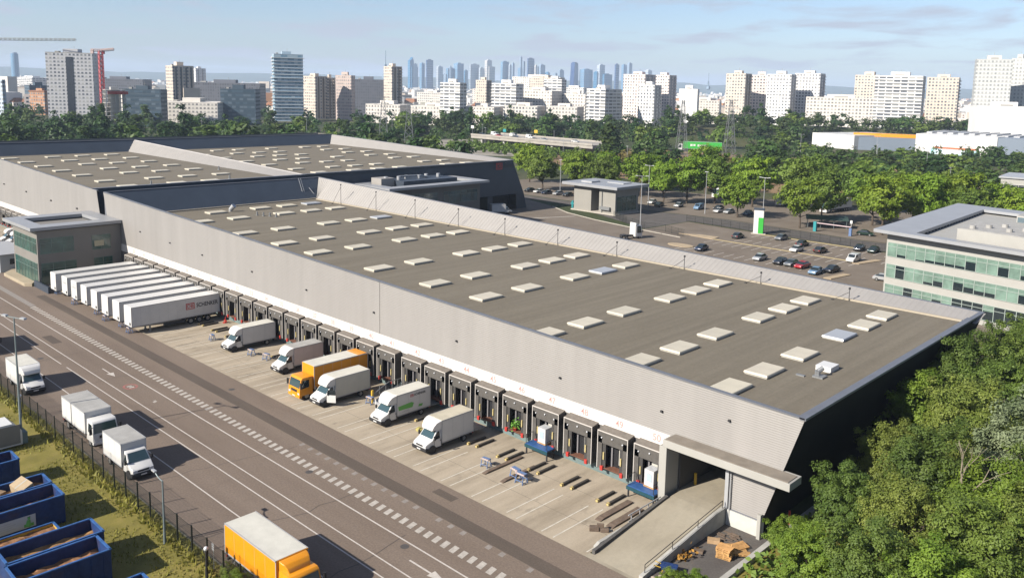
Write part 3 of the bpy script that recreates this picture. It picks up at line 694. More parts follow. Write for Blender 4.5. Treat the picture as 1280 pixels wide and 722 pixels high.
wallB('front_parapet', M_cope, [[(-276, 60.76, ztb(-276)), (-170.6, 60.76, ztb(-170.6) - .03), (-170.6, 61.2, ztb(-170.6) - .05), (-276, 61.2, ztb(-276))], [(-276, 61.2, ztb(-276)), (-170.8, 61.2, 14.6), (-172, 61.8, ZB), (-266, 61.8, ZB)],
      [(-276, 60.76, 5), (-169.4, 60.76, 5), (-170.4, 60.76, 14.6), (-276, 60.76, 17.3)]])
mb = MB(); mb.box(-173.7, -172.8, 60.7, 107.5, 14.62, 14.78); mb.build('coping', M_cope, WB, world=True)
mb = MB(); mb.obox((-174.1, 143), Vector((-.014, 1, 0)).normalized(), Vector((1, .014, 0)).normalized(), 35.6, .4, 14.62, 14.78); mb.build('coping', M_cope, WB, world=True)
mb = MB(); mb.face([(-266, 61.4, ZB), (-172.9, 61.4, ZB), (-172.9, 103.9, ZB), (-266, 103.9, ZB)]); mb.build('roof', G_roof, WB, world=True, fix=False)
mb = MB(); mb.face([(-266, 107.5, ZB), (-173.4, 107.5, ZB), (-174.4, 175.2, ZB), (-266, 175.2, ZB)]); mb.build('roof', G_roof, WB, world=True, fix=False)
def slope_parapet(y0, y1, xa, xb, name):
    mb = MB(); x = xa; p_ = .8
    while x < xb:
        for a, b, oa, ob2 in ((x, x + p_ * .6, 0, 0), (x + p_ * .6, x + p_ * .7, 0, -.12), (x + p_ * .7, x + p_ * .88, -.12, -.12), (x + p_ * .88, x + p_, -.12, 0)):
            mb.face([(a, y0 + oa, ZB), (b, y0 + ob2, ZB), (b, y1 - .3 + ob2, ztb(b)), (a, y1 - .3 + oa, ztb(a))])
        x += p_
    mb.build(name, M_cladC, WB, world=True, fix=False)
    mb = MB(); mb.face([(xa, y1 - .35, ztb(xa) + .04), (xb, y1 - .35, ztb(xb) + .04), (xb, y1 + .15, ztb(xb) + .04), (xa, y1 + .15, ztb(xa) + .04)])
    mb.face([(xa, y1 - .35, ztb(xa) + .04), (xb, y1 - .35, ztb(xb) + .04), (xb, y1 - .35, ztb(xb) - .1), (xa, y1 - .35, ztb(xa) - .1)])
    mb.face([(xa, y1 + .1, ztb(xa) + .04), (xb, y1 + .1, ztb(xb) + .04), (xb, y1 + .1, ZB), (xa, y1 + .1, ZB)]); mb.build('coping', M_band if name == 'middle_parapet' else M_cope, WB, world=True, fix=False)
slope_parapet(103.8, 107.3, -268, -172.9, 'middle_parapet')
slope_parapet(175.0, 178.2, -268, -174.8, 'rear_parapet')
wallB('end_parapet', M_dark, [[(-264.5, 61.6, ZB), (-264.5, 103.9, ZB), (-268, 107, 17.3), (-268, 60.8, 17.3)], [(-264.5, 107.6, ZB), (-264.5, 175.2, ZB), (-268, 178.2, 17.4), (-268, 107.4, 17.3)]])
mb = MB(); mb.box(-268.4, -267.8, 60.8, 178.3, 17.28, 17.42); mb.build('coping', M_cope, WB, world=True)
wbo = absloc(WB)
for x in (-178.3, -189.6, -203.6, -215.8, -229.0, -241.6, -254.5):
    for y in (69.4, 79.8, 87.2, 95.3):
        if x == -178.3 and y > 95: continue
        ob('skylight', ME_sky, WB, Vector((x + rnd.uniform(-.2, .2), y + rnd.uniform(-.2, .2), ZB)) - wbo)
for x in (-180.1, -190.2, -204, -215.9, -228.2, -240.6, -253.6):
    for y in (115.9, 126.4, 133.6, 140.9, 145.2, 157.6, 164.9):
        if y == 140.9 and int(x) % 2: continue
        if y == 145.2 and not int(x) % 2: continue
        ob('skylight', ME_sky, WB, Vector((x + rnd.uniform(-.2, .2), y + rnd.uniform(-.2, .2), ZB)) - wbo)
for x, y in ((-178.6, 74.4), (-179.4, 92.2), (-200, 100)):
    mb = MB(); mb.tube((x, y, ZB), (x, y, ZB + .9), .18).box(x - .5, x + .5, y - .15, y + .15, ZB, ZB + .2); mb.build('roof_vent', M_steel, WB, world=True)
mb = MB(); mb.box(-219.5, -217.5, 108.8, 110.5, ZB, ZB + 1.2); mb.build('roof_fan', M_steel, WB, world=True, bevel=.05)
# access ladder and strut on the step wall
mb = MB()
for dy in (0, .5): mb.tube((-165.5, 101.2 + dy, 14.9), (-163.5, 101.4 + dy, ZR), .05)
for i in range(12): t = i / 12; mb.tube((-165.5 + 2 * t, 101.2 + .2 * t, 14.9 - 4.5 * t), (-165.5 + 2 * t, 101.7 + .2 * t, 14.9 - 4.5 * t), .025)
mb.tube((-164.5, 103.2, 12.8), (-162.9, 104.4, ZR), .07); mb.build('ladder', M_alu, WB, world=True)
# red square logo with dark lettering high on the end wall
def logo(parent, origin, xd, zd, size, o=None):
    x = Vector(xd).normalized(); z = Vector(zd).normalized(); n = x.cross(z); o = Vector(origin)
    mb = MB()
    def q(a, b, c, d, e): mb.face([tuple(o + x * a + z * c + n * e), tuple(o + x * b + z * c + n * e), tuple(o + x * b + z * d + n * e), tuple(o + x * a + z * d + n * e)])
    w, h, t = size, size * .72, size * .09
    q(0, w, -h / 2, -h / 2 + t, .012); q(0, w, h / 2 - t, h / 2, .012); q(0, t, -h / 2 + t, h / 2 - t, .012); q(w - t, w, -h / 2 + t, h / 2 - t, .012)
    mb.build('logo_frame', M_redlogo, parent, fix=False)
    text('logo_letters', 'DB', h * .78, M_redlogo, parent, face_M(o + x * w / 2 + n * .012, x, z), ext=.003, align='CENTER', bold=.004 * size)
M_redlogo = mat('logo_red', (0.62, 0.06, 0.05), 0.5)
lo = Vector((-174.15, 171.0, 13.25)) - wbo
logo(WB, lo + Vector((.35, -.4, 0)), (-.014, 1, 0), (0, 0, 1), 2.6)
text('lettering', 'SCHENKER', 1.5, M_dgrey, WB, face_M(lo + Vector((.34, 2.9, 0)), (-.014, 1, 0), (0, 0, 1)), bold=.02, sx=.55)
for i in range(9):
    dock(WB, -206.0 - 4.17 * i, 60.75, i, None)

# ------------------------------------------------------------------ small office blocks with overhanging ring roofs
def win_strip(mb, p, q, z0, z1, n, out, frame=.07, gl=0, fr=1):
    """row of n panes between plan points p,q, set proud by out; materials gl (pane), fr (mullions)"""
    p = Vector(p); q = Vector(q); d = (q - p); L_ = d.length; d.normalize(); nn = Vector((d.y, -d.x)) * out
    def quad(a, b, z0, z1, e):
        A = p + d * a + nn * e; B = p + d * b + nn * e
        mb.face([(A.x, A.y, z0), (B.x, B.y, z0), (B.x, B.y, z1), (A.x, A.y, z1)])
    def bar(a, b, za, zb_):
        A = p + d * a; B = p + d * b; e0, e1 = nn * .3, nn * 2.2
        P = [A + e0, B + e0, B + e1, A + e1]; mb.poly([(v.x, v.y) for v in P], za, zb_)
    w = L_ / n
    mb.mt(gl); quad(0, L_, z0, z1, 1)
    mb.mt(fr)
    for i in range(n + 1): bar(max(0, i * w - frame / 2), min(L_, i * w + frame / 2), z0, z1)
    bar(0, L_, z0 - frame / 2, z0 + frame / 2); bar(0, L_, z1 - frame / 2, z1 + frame / 2); bar(0, L_, z0 + (z1 - z0) * .68, z0 + (z1 - z0) * .68 + .05)
M_frame = mat('grey_green_frame', (0.22, 0.30, 0.27), 0.4, metal=0.2)
def ring_roof(parent, x0, x1, y0, y1, z, t, a, m, b=None):
    """flat rim of width a round a sunken roof"""
    b = a if b is None else b
    mb = MB(); mb.box(x0, x1, y0, y0 + a, z - t, z); mb.box(x0, x1, y1 - a, y1, z - t, z); mb.box(x0, x0 + b, y0 + a, y1 - a, z - t, z); mb.box(x1 - b, x1, y0 + a, y1 - a, z - t, z)
    mb.build('roof_rim', m, parent, world=True)
    mb = MB(); mb.box(x0 + b - .1, x1 - b + .1, y0 + a - .1, y1 - a + .1, z - t - 1.2, z - t - .9)
    mb.box(x0 + b - .15, x0 + b, y0 + a, y1 - a, z - t - 1, z - t); mb.box(x1 - b, x1 - b + .15, y0 + a, y1 - a, z - t - 1, z - t); mb.box(x0 + b, x1 - b, y1 - a, y1 - a + .15, z - t - 1, z - t); mb.box(x0 + b, x1 - b, y0 + a - .15, y0 + a, z - t - 1, z - t)
    mb.build('sunken_roof', mat('sunken_roof_felt', (0.05, 0.055, 0.06), 0.9), parent, world=True)
M_rim2 = mat('pale_blue_grey_rim', (0.42, 0.43, 0.45), 0.45, metal=0.2, var=.06, scale=.3)
OF = thing('office_block', 'small grey two storey office block with green glass at the trailer row end', 'office', (-166, 53, 0))
mb = MB(); mb.box(-172.6, -159.6, 46.8, 60.6, 0, 9.6); mb.build('wall', M_greywall, OF, world=True)
ring_roof(OF, -174, -158.8, 45.6, 60.55, 10.4, .55, 2.6, M_rim2, 3.2)
for (p, q, z0, z1, n) in [((-159.6, 47.2), (-159.6, 52.6), 5.6, 8.3, 3), ((-159.6, 55.6), (-159.6, 58.8), 5.4, 8.0, 2), ((-159.6, 47.2), (-159.6, 52.9), .4, 4.0, 3), ((-159.6, 55.8), (-159.6, 59), .6, 3.9, 2),
                          ((-171.9, 46.8), (-160.0, 46.8), 5.6, 8.3, 7), ((-171.9, 46.8), (-160.0, 46.8), .4, 4.0, 7)]:
    mb = MB(); win_strip(mb, p, q, z0, z1, n, .03); mb.build('window', [M_greenglass, M_frame], OF, world=True)
mb = MB(); mb.box(-159.58, -159.5, 56.0, 57.6, 6.0, 7.0); mb.build('blind', mat('cream_blind', (0.6, 0.55, 0.38), 0.7), OF, world=True)
# sloping kerb plaza and dark ramp wall beside it
PL = thing('concrete_plaza', 'raised tan concrete forecourt at the corner of the small left office block', 'forecourt', (-168, 46, 0))
mb = MB(); mb.poly([(-172.5, 44.9), (-161.5, 45.0), (-160.5, 45.9), (-164.0, 48), (-176, 50), (-176.5, 47.8)], 0, .55); mb.build('paved_top', mat('tan_paving', (0.42, 0.35, 0.25), .9, var=.12, scale=.5), PL, world=True, bevel=.04)
mb = MB(); mb.box(-160.4, -153.3, 46.2, 46.5, 0, 1.1); mb.build('ramp_wall', M_dark, PL, world=True)
AN = thing('annex_building', 'low white flat roofed annex with one small dark window at left', 'annex', (-182, 47, 0))
mb = MB(); mb.box(-190, -175.6, 45.2, 50.4, 0, 3.2); mb.build('wall', mat('pale_blue_white_wall', (0.50, 0.54, 0.56), 0.6, var=.06, scale=.4), AN, world=True)
mb = MB(); mb.box(-190.2, -175.4, 45.0, 50.6, 3.2, 3.36); mb.build('roof', M_alu, AN, world=True)
mb = MB(); mb.box(-180.6, -178.2, 45.14, 45.22, 1.5, 2.4); mb.box(-175.62, -175.54, 46.8, 48.9, 1.4, 2.4); mb.build('window', M_glass, AN, world=True)

O2 = thing('office_block', 'dark grey two storey office block with a blue grey rim roof behind the near warehouse', 'office', (-166, 136, 0))
mb = MB(); mb.box(-173.4, -160.2, 122.5, 151.5, 0, 10.9); mb.build('wall', mat('dark_grey_office_wall', (0.15, 0.15, 0.145), 0.6, var=.08, scale=.4), O2, world=True)
ring_roof(O2, -174, -158.4, 120.8, 153.2, 11.8, .6, 3.0, M_rim2, 3.2)
for (p, q, z0, z1, n) in [((-160.2, 139), (-160.2, 150.5), 6.6, 9.6, 6), ((-160.2, 124), (-160.2, 137), 6.6, 9.6, 6), ((-160.2, 124), (-160.2, 150), 1, 4.4, 12), ((-171, 122.5), (-161, 122.5), 6.6, 9.6, 5)]:
    mb = MB(); win_strip(mb, p, q, z0, z1, n, .03); mb.build('window', [mat('blue_green_glass', (0.03, 0.10, 0.13), .1, spec=.8, var=.6, scale=.4), M_frame], O2, world=True)
mb = MB(); mb.box(-170.5, -166.5, 124.5, 128.5, 10, 13.2); mb.build('plant_box', M_cladC, O2, world=True)
mb = MB(); mb.box(-170.8, -163, 128.6, 146, 10, 12.6); mb.build('louvre_screen', M_dark, O2, world=True)
for i in range(6):
    mb = MB(); mb.tube((-168 + (i % 2), 127 + i * 3.2, 12.6), (-168 + (i % 2), 127 + i * 3.2, 13.5), .5, n=10); mb.build('roof_fan', M_alu, O2, world=True)
mb = MB(); mb.path([(-168, 131, 13.3), (-167, 137, 13.3), (-167, 140, 12.6)], .25); mb.build('duct', M_steel, O2, world=True)

# gatehouse
GH = thing('gatehouse', 'small grey gatehouse under a broad flat slab roof at the yard entrance', 'gatehouse', (-155, 198, 0))
mb = MB(); mb.box(-163, -156.4, 193, 204, 0, 7.6); mb.build('wall', mat('gatehouse_panel', (0.33, 0.315, 0.285), .6, var=.05, scale=.4), GH, world=True)
mb = MB(); mb.box(-153.4, -147.4, 193, 204, 0, 7.6); mb.build('wall', MATS['gatehouse_panel'], GH, world=True)
mb = MB(); mb.box(-156.5, -153.3, 196.5, 204, 0, 7.6); mb.build('entrance', MATS['recess_dark'], GH, world=True)
mb = MB(); mb.box(-166.4, -145.6, 191.2, 207, 7.55, 8.35); mb.build('slab_roof', M_rim2, GH, world=True, bevel=.04)
mb = MB(); mb.box(-162, -158, 195, 199, 8.35, 8.8); mb.box(-156, -150, 200, 204, 8.35, 8.6); mb.build('roof_box', M_alu, GH, world=True)
mb = MB(); win_strip(mb, (-147.4, 193.6), (-147.4, 203), 1.0, 5.2, 4, .03); mb.build('window', [M_greenglass, M_frame], GH, world=True)
mb = MB(); mb.box(-163.6, -146.8, 192.3, 204.5, 0, .35); mb.build('plinth', M_kerb, GH, world=True)
mb = MB(); mb.tube((-152.2, 192.8, .3), (-152.2, 192.8, 6.5), .1).box(-152.6, -149, 192.2, 192.9, 1.3, 2.2); mb.build('turnstile', M_steel, GH, world=True)

# three storey office on the right
O3 = thing('office_building', 'three storey pale office building with green glass bands and a wide overhanging roof at right', 'office', (-40, 150, 0))
A_ = Vector((-54.0, 149.0, 0)); ux = Vector((0.982, -0.188, 0)); uy = Vector((-0.03, 1.0, 0)).normalized()
def o3(a, b): p = A_ + ux * a + uy * b; return (p.x, p.y)
LW, DW = 62, 48
mb = MB(); mb.poly([o3(0, 0), o3(LW, 0), o3(LW, DW), o3(0, DW)], 0, 12.1); mb.build('wall', M_cream_wall, O3, world=True)
roof = [o3(-2, -1.9), o3(LW, -1.9), o3(LW, DW + 1.5), o3(-2, DW + 1.5)]
holes = [o3(5.0, .6), o3(LW - 4, .6), o3(LW - 4, DW - 4), o3(5.0, DW - 4)]
mb = MB()
for i in range(4):
    j = (i + 1) % 4; mb.poly([roof[i], roof[j], holes[j], holes[i]], 12.45, 13.0)
mb.build('roof_rim', M_rim2, O3, world=True)
mb = MB(); mb.poly([o3(4.6, .3), o3(LW - 3.5, .3), o3(LW - 3.5, DW - 3.5), o3(4.6, DW - 3.5)], 9.9, 10.1)
mb.build('sunken_roof', mat('gravel_roof', (.22, .21, .19), .95, var=.2, scale=2), O3, world=True)
mb = MB()
for i in range(22):
    a = o3(5.0, 3 + i * 1.85); b = o3(5.0, 3.5 + i * 1.85); mb.poly([a, b, (b[0] - .5, b[1]), (a[0] - .5, a[1])], 10.1, 12.45)
mb.face([(*o3(4.7, .7), 10.1), (*o3(4.7, DW - 4), 10.1), (*o3(4.7, DW - 4), 12.45), (*o3(4.7, .7), 12.45)]); mb.build('roof_screen', M_dark, O3, world=True)
mb = MB(); mb.poly([o3(11.5, 2.2), o3(24, 2.2), o3(24, 14), o3(11.5, 14)], 10.1, 14.6); mb.build('plant_room', M_cream_wall, O3, world=True)
mb = MB(); mb.poly([o3(11.9, 2.6), o3(23.6, 2.6), o3(23.6, 13.6), o3(11.9, 13.6)], 14.6, 14.66)
for i in range(5): c = o3(13.5 + i * 1.8, 4 + (i * 3.3) % 8); mb.tube((*c, 14.6), (*c, 15.2), .5, n=10)
mb.build('plant_units', M_roofgrey, O3, world=True)
mb = MB(); mb.poly([o3(13, 38), o3(40, 38), o3(40, 43), o3(13, 43)], 10.1, 13.4); mb.build('plant_room', M_cream_wall, O3, world=True)
mb = MB()
for i in range(12): a = o3(13.2 + i * 2.2, 37.9); b = o3(14.9 + i * 2.2, 37.9); mb.face([(*a, 10.4), (*b, 10.4), (*b, 13.1), (*a, 13.1)])
mb.build('louvre', mat('blue_grey_louvre', (.12, .17, .2), .4), O3, world=True, fix=False)
n_p = 36; wpan = (LW - .6) / n_p
pr = random.Random(3)
for fl, (z0, z1) in enumerate(((8.35, 10.75), (4.65, 6.95), (.9, 3.4))):
    for i in range(n_p):
        a, b = .3 + i * wpan, .3 + (i + 1) * wpan
        A, B = o3(a, -.06), o3(b, -.06); mb = MB()
        dk = pr.random(); f = pr.choice([0, .2, .3, .4, .6, 1]) if not (fl == 2 and i > 6) else pr.choice([.6, 1, 1])
        if fl == 0 and i < 6: f = pr.choice([0, 0, .1, .2])
        zm = z0 + (z1 - z0) * f
        if f < 1: mb.mt(0).face([(*A, zm), (*B, zm), (*B, z1), (*A, z1)])
        if f > 0: mb.mt(1).face([(*A, z0), (*B, z0), (*B, zm), (*A, zm)])
        mb.mt(2)
        a2, b2 = o3(a - .045, -.12), o3(a + .045, -.12); c2, d2 = o3(a + .045, 0), o3(a - .045, 0); mb.poly([a2, b2, c2, d2], z0, z1)
        for zz in (z0, z0 + (z1 - z0) * .72, z1): mb.poly([o3(a, -.12), o3(b, -.12), o3(b, -.02), o3(a, -.02)], zz - .035, zz + .035)
        mb.build('window', [M_blind, M_glass, mat('pale_frame', (.40, .47, .43), .4)], O3, world=True, fix=False)
for z0, z1 in ((8.35, 10.75), (4.65, 6.95), (.9, 3.4)):
    mb = MB(); win_strip(mb, o3(0, 2.2), o3(0, .2), z0, z1, 1, .04); mb.build('window', [M_greenglass, M_frame], O3, world=True)
    mb = MB(); win_strip(mb, o3(0, DW - 1), o3(0, 4), z0, z1, 24, .04); mb.build('window', [M_greenglass, M_frame], O3, world=True)

# further flat buildings beyond the trees on the right
HB = thing('shop_hall', 'big white flat roofed hall with an orange loading front and ribbed grey roof, right background', 'hall', (-150, 600, 0))
a = Vector((-196, 577, 0)); u = Vector((46, 2.5, 0)).normalized(); v = Vector((-u.y, u.x, 0))
def hb(p, q): w = a + u * p + v * q; return (w.x, w.y)
mb = MB(); mb.poly([hb(0, 0), hb(48, 0), hb(48, 60), hb(0, 60)], 0, 12.0); mb.build('wall', M_white, HB, world=True)
mb = MB(); mb.poly([hb(48.05, .5), hb(110, 20), hb(110, 70), hb(48.05, 60)], 0, 11.6); mb.build('side_wing', mat('blue_grey_sheet', (.26, .31, .38), .5), HB, world=True)
mb = MB(); mb.poly([hb(12, -1.5), hb(38, -1.5), hb(38, -.05), hb(12, -.05)], 0, 4.2); mb.build('loading_front', mat('orange_brown_front', (.55, .16, .06), .6, var=.4, scale=.2), HB, world=True)
for i in range(16):
    mb = MB(); mb.poly([hb(1 + i * 6.5, 20), hb(4.5 + i * 6.5, 20), hb(4.5 + i * 6.5, 62), hb(1 + i * 6.5, 62)], 12.0 - .4 * (i > 6), 12.9 - .4 * (i > 6)); mb.build('roof_ridge', M_alu, HB, world=True)
mb = MB(); mb.poly([hb(12, -9), hb(40, -10), hb(40, -6), hb(12, -5)], 0, 3.3)
mb.build('market_awning', mat('turquoise_awning', (.05, .42, .5), .6, col2=(.75, .75, .78), var=.2, scale=.1), HB, world=True)
HA = thing('shop_hall', 'low white hall with a wavy orange roof edge and grey glazed side', 'hall', (-240, 570, 0))
a2 = Vector((-262, 566, 0)); u2 = Vector((34, -11, 0)).normalized(); v2 = Vector((-u2.y, u2.x, 0))
def ha(p, q): w = a2 + u2 * p + v2 * q; return (w.x, w.y)
mb = MB(); mb.poly([ha(0, 0), ha(36, 0), ha(36, 55), ha(0, 55)], 0, 9.5); mb.build('wall', M_white, HA, world=True)
mb = MB(); mb.poly([ha(36.1, 4), ha(62, 40), ha(40, 70), ha(36.1, 55)], 0, 8.5); mb.build('glazed_side', mat('blue_grey_sheet', (.26, .31, .38), .5), HA, world=True)
mb = MB(); mb.poly([ha(25, 12), ha(66, 40), ha(62, 46), ha(22, 20)], 8.6, 10.8); mb.build('orange_roof_edge', M_orange, HA, world=True)
mb = MB(); mb.poly([ha(70, 60), ha(110, 60), ha(110, 100), ha(70, 100)], 0, 9); mb.build('rear_wing', M_white, HA, world=True)
HS = thing('flat_house', 'pale flat roofed building half hidden by trees at the right edge', 'building', (-70, 325, 0))
mb = MB(); mb.poly([(-80, 322), (-58, 325), (-60, 345), (-82, 342)], 0, 9.0); mb.build('wall', M_cream_wall, HS, world=True)
mb = MB(); mb.poly([(-80.6, 321.4), (-57.4, 324.4), (-59.4, 345.6), (-82.6, 342.6)], 9.0, 9.5); mb.build('roof', M_alu, HS, world=True)
for z in (2.2, 5.6):
    mb = MB(); win_strip(mb, (-79, 322.1), (-59, 324.8), z, z + 1.3, 9, .05); mb.build('window_band', [M_glass, M_white], HS, world=True)
TN = thing('market_tent', 'red and white peaked market tent beyond the trees at right', 'tent', (-124, 404, 0))
mb = MB(); mb.mt(0); P = [(-130, 398), (-120, 402), (-122, 412), (-132, 408)]
for i in range(4): mb.face([(*P[i], 3), (*P[(i + 1) % 4], 3), (-126, 405, 5.6)])
mb.build('canopy', M_red, TN, world=True)
mb = MB(); mb.poly([(-130, 398.2), (-120.3, 402.2), (-122, 411.8), (-131.8, 407.8)], 0, 3); mb.build('side_wall', M_white, TN, world=True)

# elevated road with its own traffic
BR = thing('road_bridge', 'pale concrete road bridge with a dark underside beyond the far warehouse', 'bridge', (-330, 352, 0))
mb = MB(); mb.poly([(-384, 355), (-283, 349), (-281.4, 372), (-382, 379)], 4.6, 6.4); mb.build('deck', mat('bridge_concrete', (.40, .37, .33), .8, var=.15, scale=.2), BR, world=True)
mb = MB(); mb.poly([(-384, 354.7), (-283, 348.7), (-283, 349), (-384, 355)], 6.2, 7.3); mb.build('parapet', MATS['bridge_concrete'], BR, world=True)
mb = MB(); mb.poly([(-382.4, 379), (-281.6, 372), (-281.4, 372.3), (-382.2, 379.3)], 6.2, 7.3); mb.build('parapet', MATS['bridge_concrete'], BR, world=True)
for t in (.08, .28, .48, .68, .9):
    x, y = -384 + 101 * t, 355 - 6 * t; mb = MB(); mb.poly([(x, y + 1), (x + 1.4, y + 1), (x + 2.6, y + 22), (x + 1.2, y + 22)], 0, 4.6); mb.build('pier', M_concrete, BR, world=True)
# ------------------------------------------------------------------ vehicles
def wheel_meshes(r, w):
    mb = MB(); mb.tube((0, -w / 2, 0), (0, w / 2, 0), r, n=20); ty = mb.mesh('tyre', M_tyre, bevel=.025, seg=2)
    mb = MB(); mb.tube((0, -w / 2 - .012, 0), (0, w / 2 + .012, 0), r * .58, n=14).tube((0, -w / 2 - .03, 0), (0, w / 2 + .03, 0), r * .2, n=8); rm = mb.mesh('rim', M_rim)
    return ty, rm
WM_van = wheel_meshes(.36, .24); WM_truck = wheel_meshes(.48, .3); WM_car = wheel_meshes(.32, .21)
def wheel(root, x, y, wm, r):
    w = ob('wheel', wm[0], root, (x, y, r)); ob('rim', wm[1], w)
def plate(root, x, y, z, w=.52, h=.12):
    mb = MB(); mb.box(x - .01, x + .015, y - w / 2, y + w / 2, z - h / 2, z + h / 2); mb.build('number_plate', M_white, root)
def van_cab(root, x0, W, paint, low=M_black, screen=M_screen):
    """short bonnet van cab, its back at x0, 2.0 m long"""
    h = W / 2
    ins = lambda x, z: .16 * max(0, (z - 1.2)) / 1.1 + (.10 if x > x0 + 1.7 else 0)
    P = [(x0, .42), (x0 + 1.92, .42), (x0 + 2.02, .62), (x0 + 1.98, .98), (x0 + 1.78, 1.12), (x0 + 1.18, 1.36), (x0 + .48, 2.22), (x0 + .22, 2.32), (x0, 2.32)]
    mb = MB(); mb.side(P, -h, h, ins); mb.build('cab', paint, root, bevel=.05, seg=2, smooth=True)
    def sw(z): return h - .16 * max(0, (z - 1.2)) / 1.1
    n = Vector((.86, 0, .70)).normalized() * .02
    a, b = Vector((x0 + 1.13, 0, 1.42)), Vector((x0 + .53, 0, 2.16))
    mb = MB(); mb.face([(a.x + n.x, -sw(1.42) + .10, a.z + n.z), (a.x + n.x, sw(1.42) - .10, a.z + n.z), (b.x + n.x, sw(2.16) - .12, b.z + n.z), (b.x + n.x, -sw(2.16) + .12, b.z + n.z)])
    mb.face([(a.x, -sw(1.42) + .10, a.z), (a.x, sw(1.42) - .10, a.z), (b.x, sw(2.16) - .12, b.z), (b.x, -sw(2.16) + .12, b.z)]); mb.build('windscreen', screen, root, fix=False)
    for s in (-1, 1):
        mb = MB(); q = [(x0 + .22, 1.36), (x0 + 1.12, 1.32), (x0 + .98, 1.52), (x0 + .5, 2.06), (x0 + .22, 2.08)]
        mb.face([(x, s * (sw(z) + .012), z) for x, z in q]); mb.build('side_window', M_glass, root, fix=False)
        mb = MB(); mb.box(x0 + 1.86, x0 + 2.005, *sorted((s * (h - .12), s * (h - .42))), .80, 1.0); mb.build('headlight', M_lamp, root, bevel=.03)
        mb = MB(); mb.box(x0 + .98, x0 + 1.12, *sorted((s * (h + .06), s * (h + .24))), 1.38, 1.78); mb.tube((x0 + 1.0, s * (h - .05), 1.42), (x0 + 1.04, s * (h + .1), 1.5), .03); mb.build('mirror', M_black, root, bevel=.03)
        mb = MB(); mb.box(x0 + .12, x0 + .2, *sorted((s * (h + .0), s * (h + .02))), 1.1, 1.18); mb.build('door_handle', M_black, root)
        mb = MB(); mb.box(x0 + .06, x0 + .075, *sorted((s * (h - .03), s * (h + .004))), .5, 1.25); mb.build('door_gap', M_black, root)
        mb = MB(); mb.box(x0 + .95, x0 + .965, *sorted((s * (h - .03), s * (h + .004))), .75, 1.25); mb.build('door_gap', M_black, root)
        mb = MB(); mb.tube((x0 + 1.15, s * (h - .2), .38), (x0 + 1.15, s * (h + .008), .38), .44, n=18); mb.build('wheel_arch', M_black, root)
        mb = MB(); mb.box(x0 + .0, x0 + .75, *sorted((s * (h - .05), s * (h + .012))), .42, .52); mb.build('side_strip', M_black, root)
    mb = MB(); mb.side([(x0 + 1.3, .3), (x0 + 2.0, .3), (x0 + 2.1, .45), (x0 + 2.1, .68), (x0 + 1.95, .74), (x0 + 1.3, .5)], -h - .02, h + .02); mb.build('bumper', low, root, bevel=.05, seg=2, smooth=True)
    mb = MB(); mb.box(x0 + 1.94, x0 + 2.03, -.5, .5, .8, .96); mb.build('grille', M_black, root, bevel=.02)
    plate(root, x0 + 2.1, 0, .54)
    mb = MB(); mb.face([(x0 + .35, -.72, 2.335), (x0 + .05, -.72, 2.335), (x0 + .05, .72, 2.335), (x0 + .35, .72, 2.335)])
def flat_cab(root, x0, W, paint, H=2.55, L_=1.75):
    h = W / 2 - .05
    ins = lambda x, z: .07 * max(0, z - 1.4)
    P = [(x0 + .0, .55), (x0 + L_ - .05, .55), (x0 + L_, .8), (x0 + L_ - .02, 1.42), (x0 + L_ - .26, H - .16), (x0 + L_ - .45, H), (x0, H)]
    mb = MB(); mb.side(P, -h, h, ins); mb.build('cab', paint, root, bevel=.06, seg=2, smooth=True)
    a, b = Vector((x0 + L_ - .035, 0, 1.48)), Vector((x0 + L_ - .25, 0, H - .22)); n = Vector((.98, 0, .2)) * .02
    mb = MB(); mb.face([(a.x + n.x, -h + .12, a.z), (a.x + n.x, h - .12, a.z), (b.x + n.x, h - .2, b.z), (b.x + n.x, -h + .2, b.z)]); mb.build('windscreen', M_screen, root, fix=False)
    for s in (-1, 1):
        mb = MB(); sw = lambda z: h - .07 * max(0, z - 1.4) + .012
        mb.face([(x, s * sw(z), z) for x, z in [(x0 + .5, 1.45), (x0 + L_ - .2, 1.4), (x0 + L_ - .42, H - .3), (x0 + .5, H - .3)]]); mb.build('side_window', M_glass, root, fix=False)
        mb = MB(); mb.box(x0 + L_ - .04, x0 + L_ + .03, *sorted((s * (h - .1), s * (h - .45))), .72, .92); mb.build('headlight', M_lamp, root, bevel=.02)
        mb = MB(); mb.box(x0 + L_ - .12, x0 + L_ + .04, *sorted((s * (h + .1), s * (h + .3))), 1.5, 2.15); mb.tube((x0 + L_ - .1, s * (h - .1), 2.15), (x0 + L_ - .04, s * (h + .15), 2.15), .03); mb.build('mirror', M_black, root, bevel=.03)
    mb = MB(); mb.box(x0 + L_ - .3, x0 + L_ + .06, -h, h, .35, .66); mb.build('bumper', paint, root, bevel=.05)
    mb = MB(); mb.box(x0 + L_ - .02, x0 + L_ + .03, -.6, .6, .95, 1.25); mb.build('grille', M_black, root, bevel=.02)
    plate(root, x0 + L_ + .06, 0, .5)
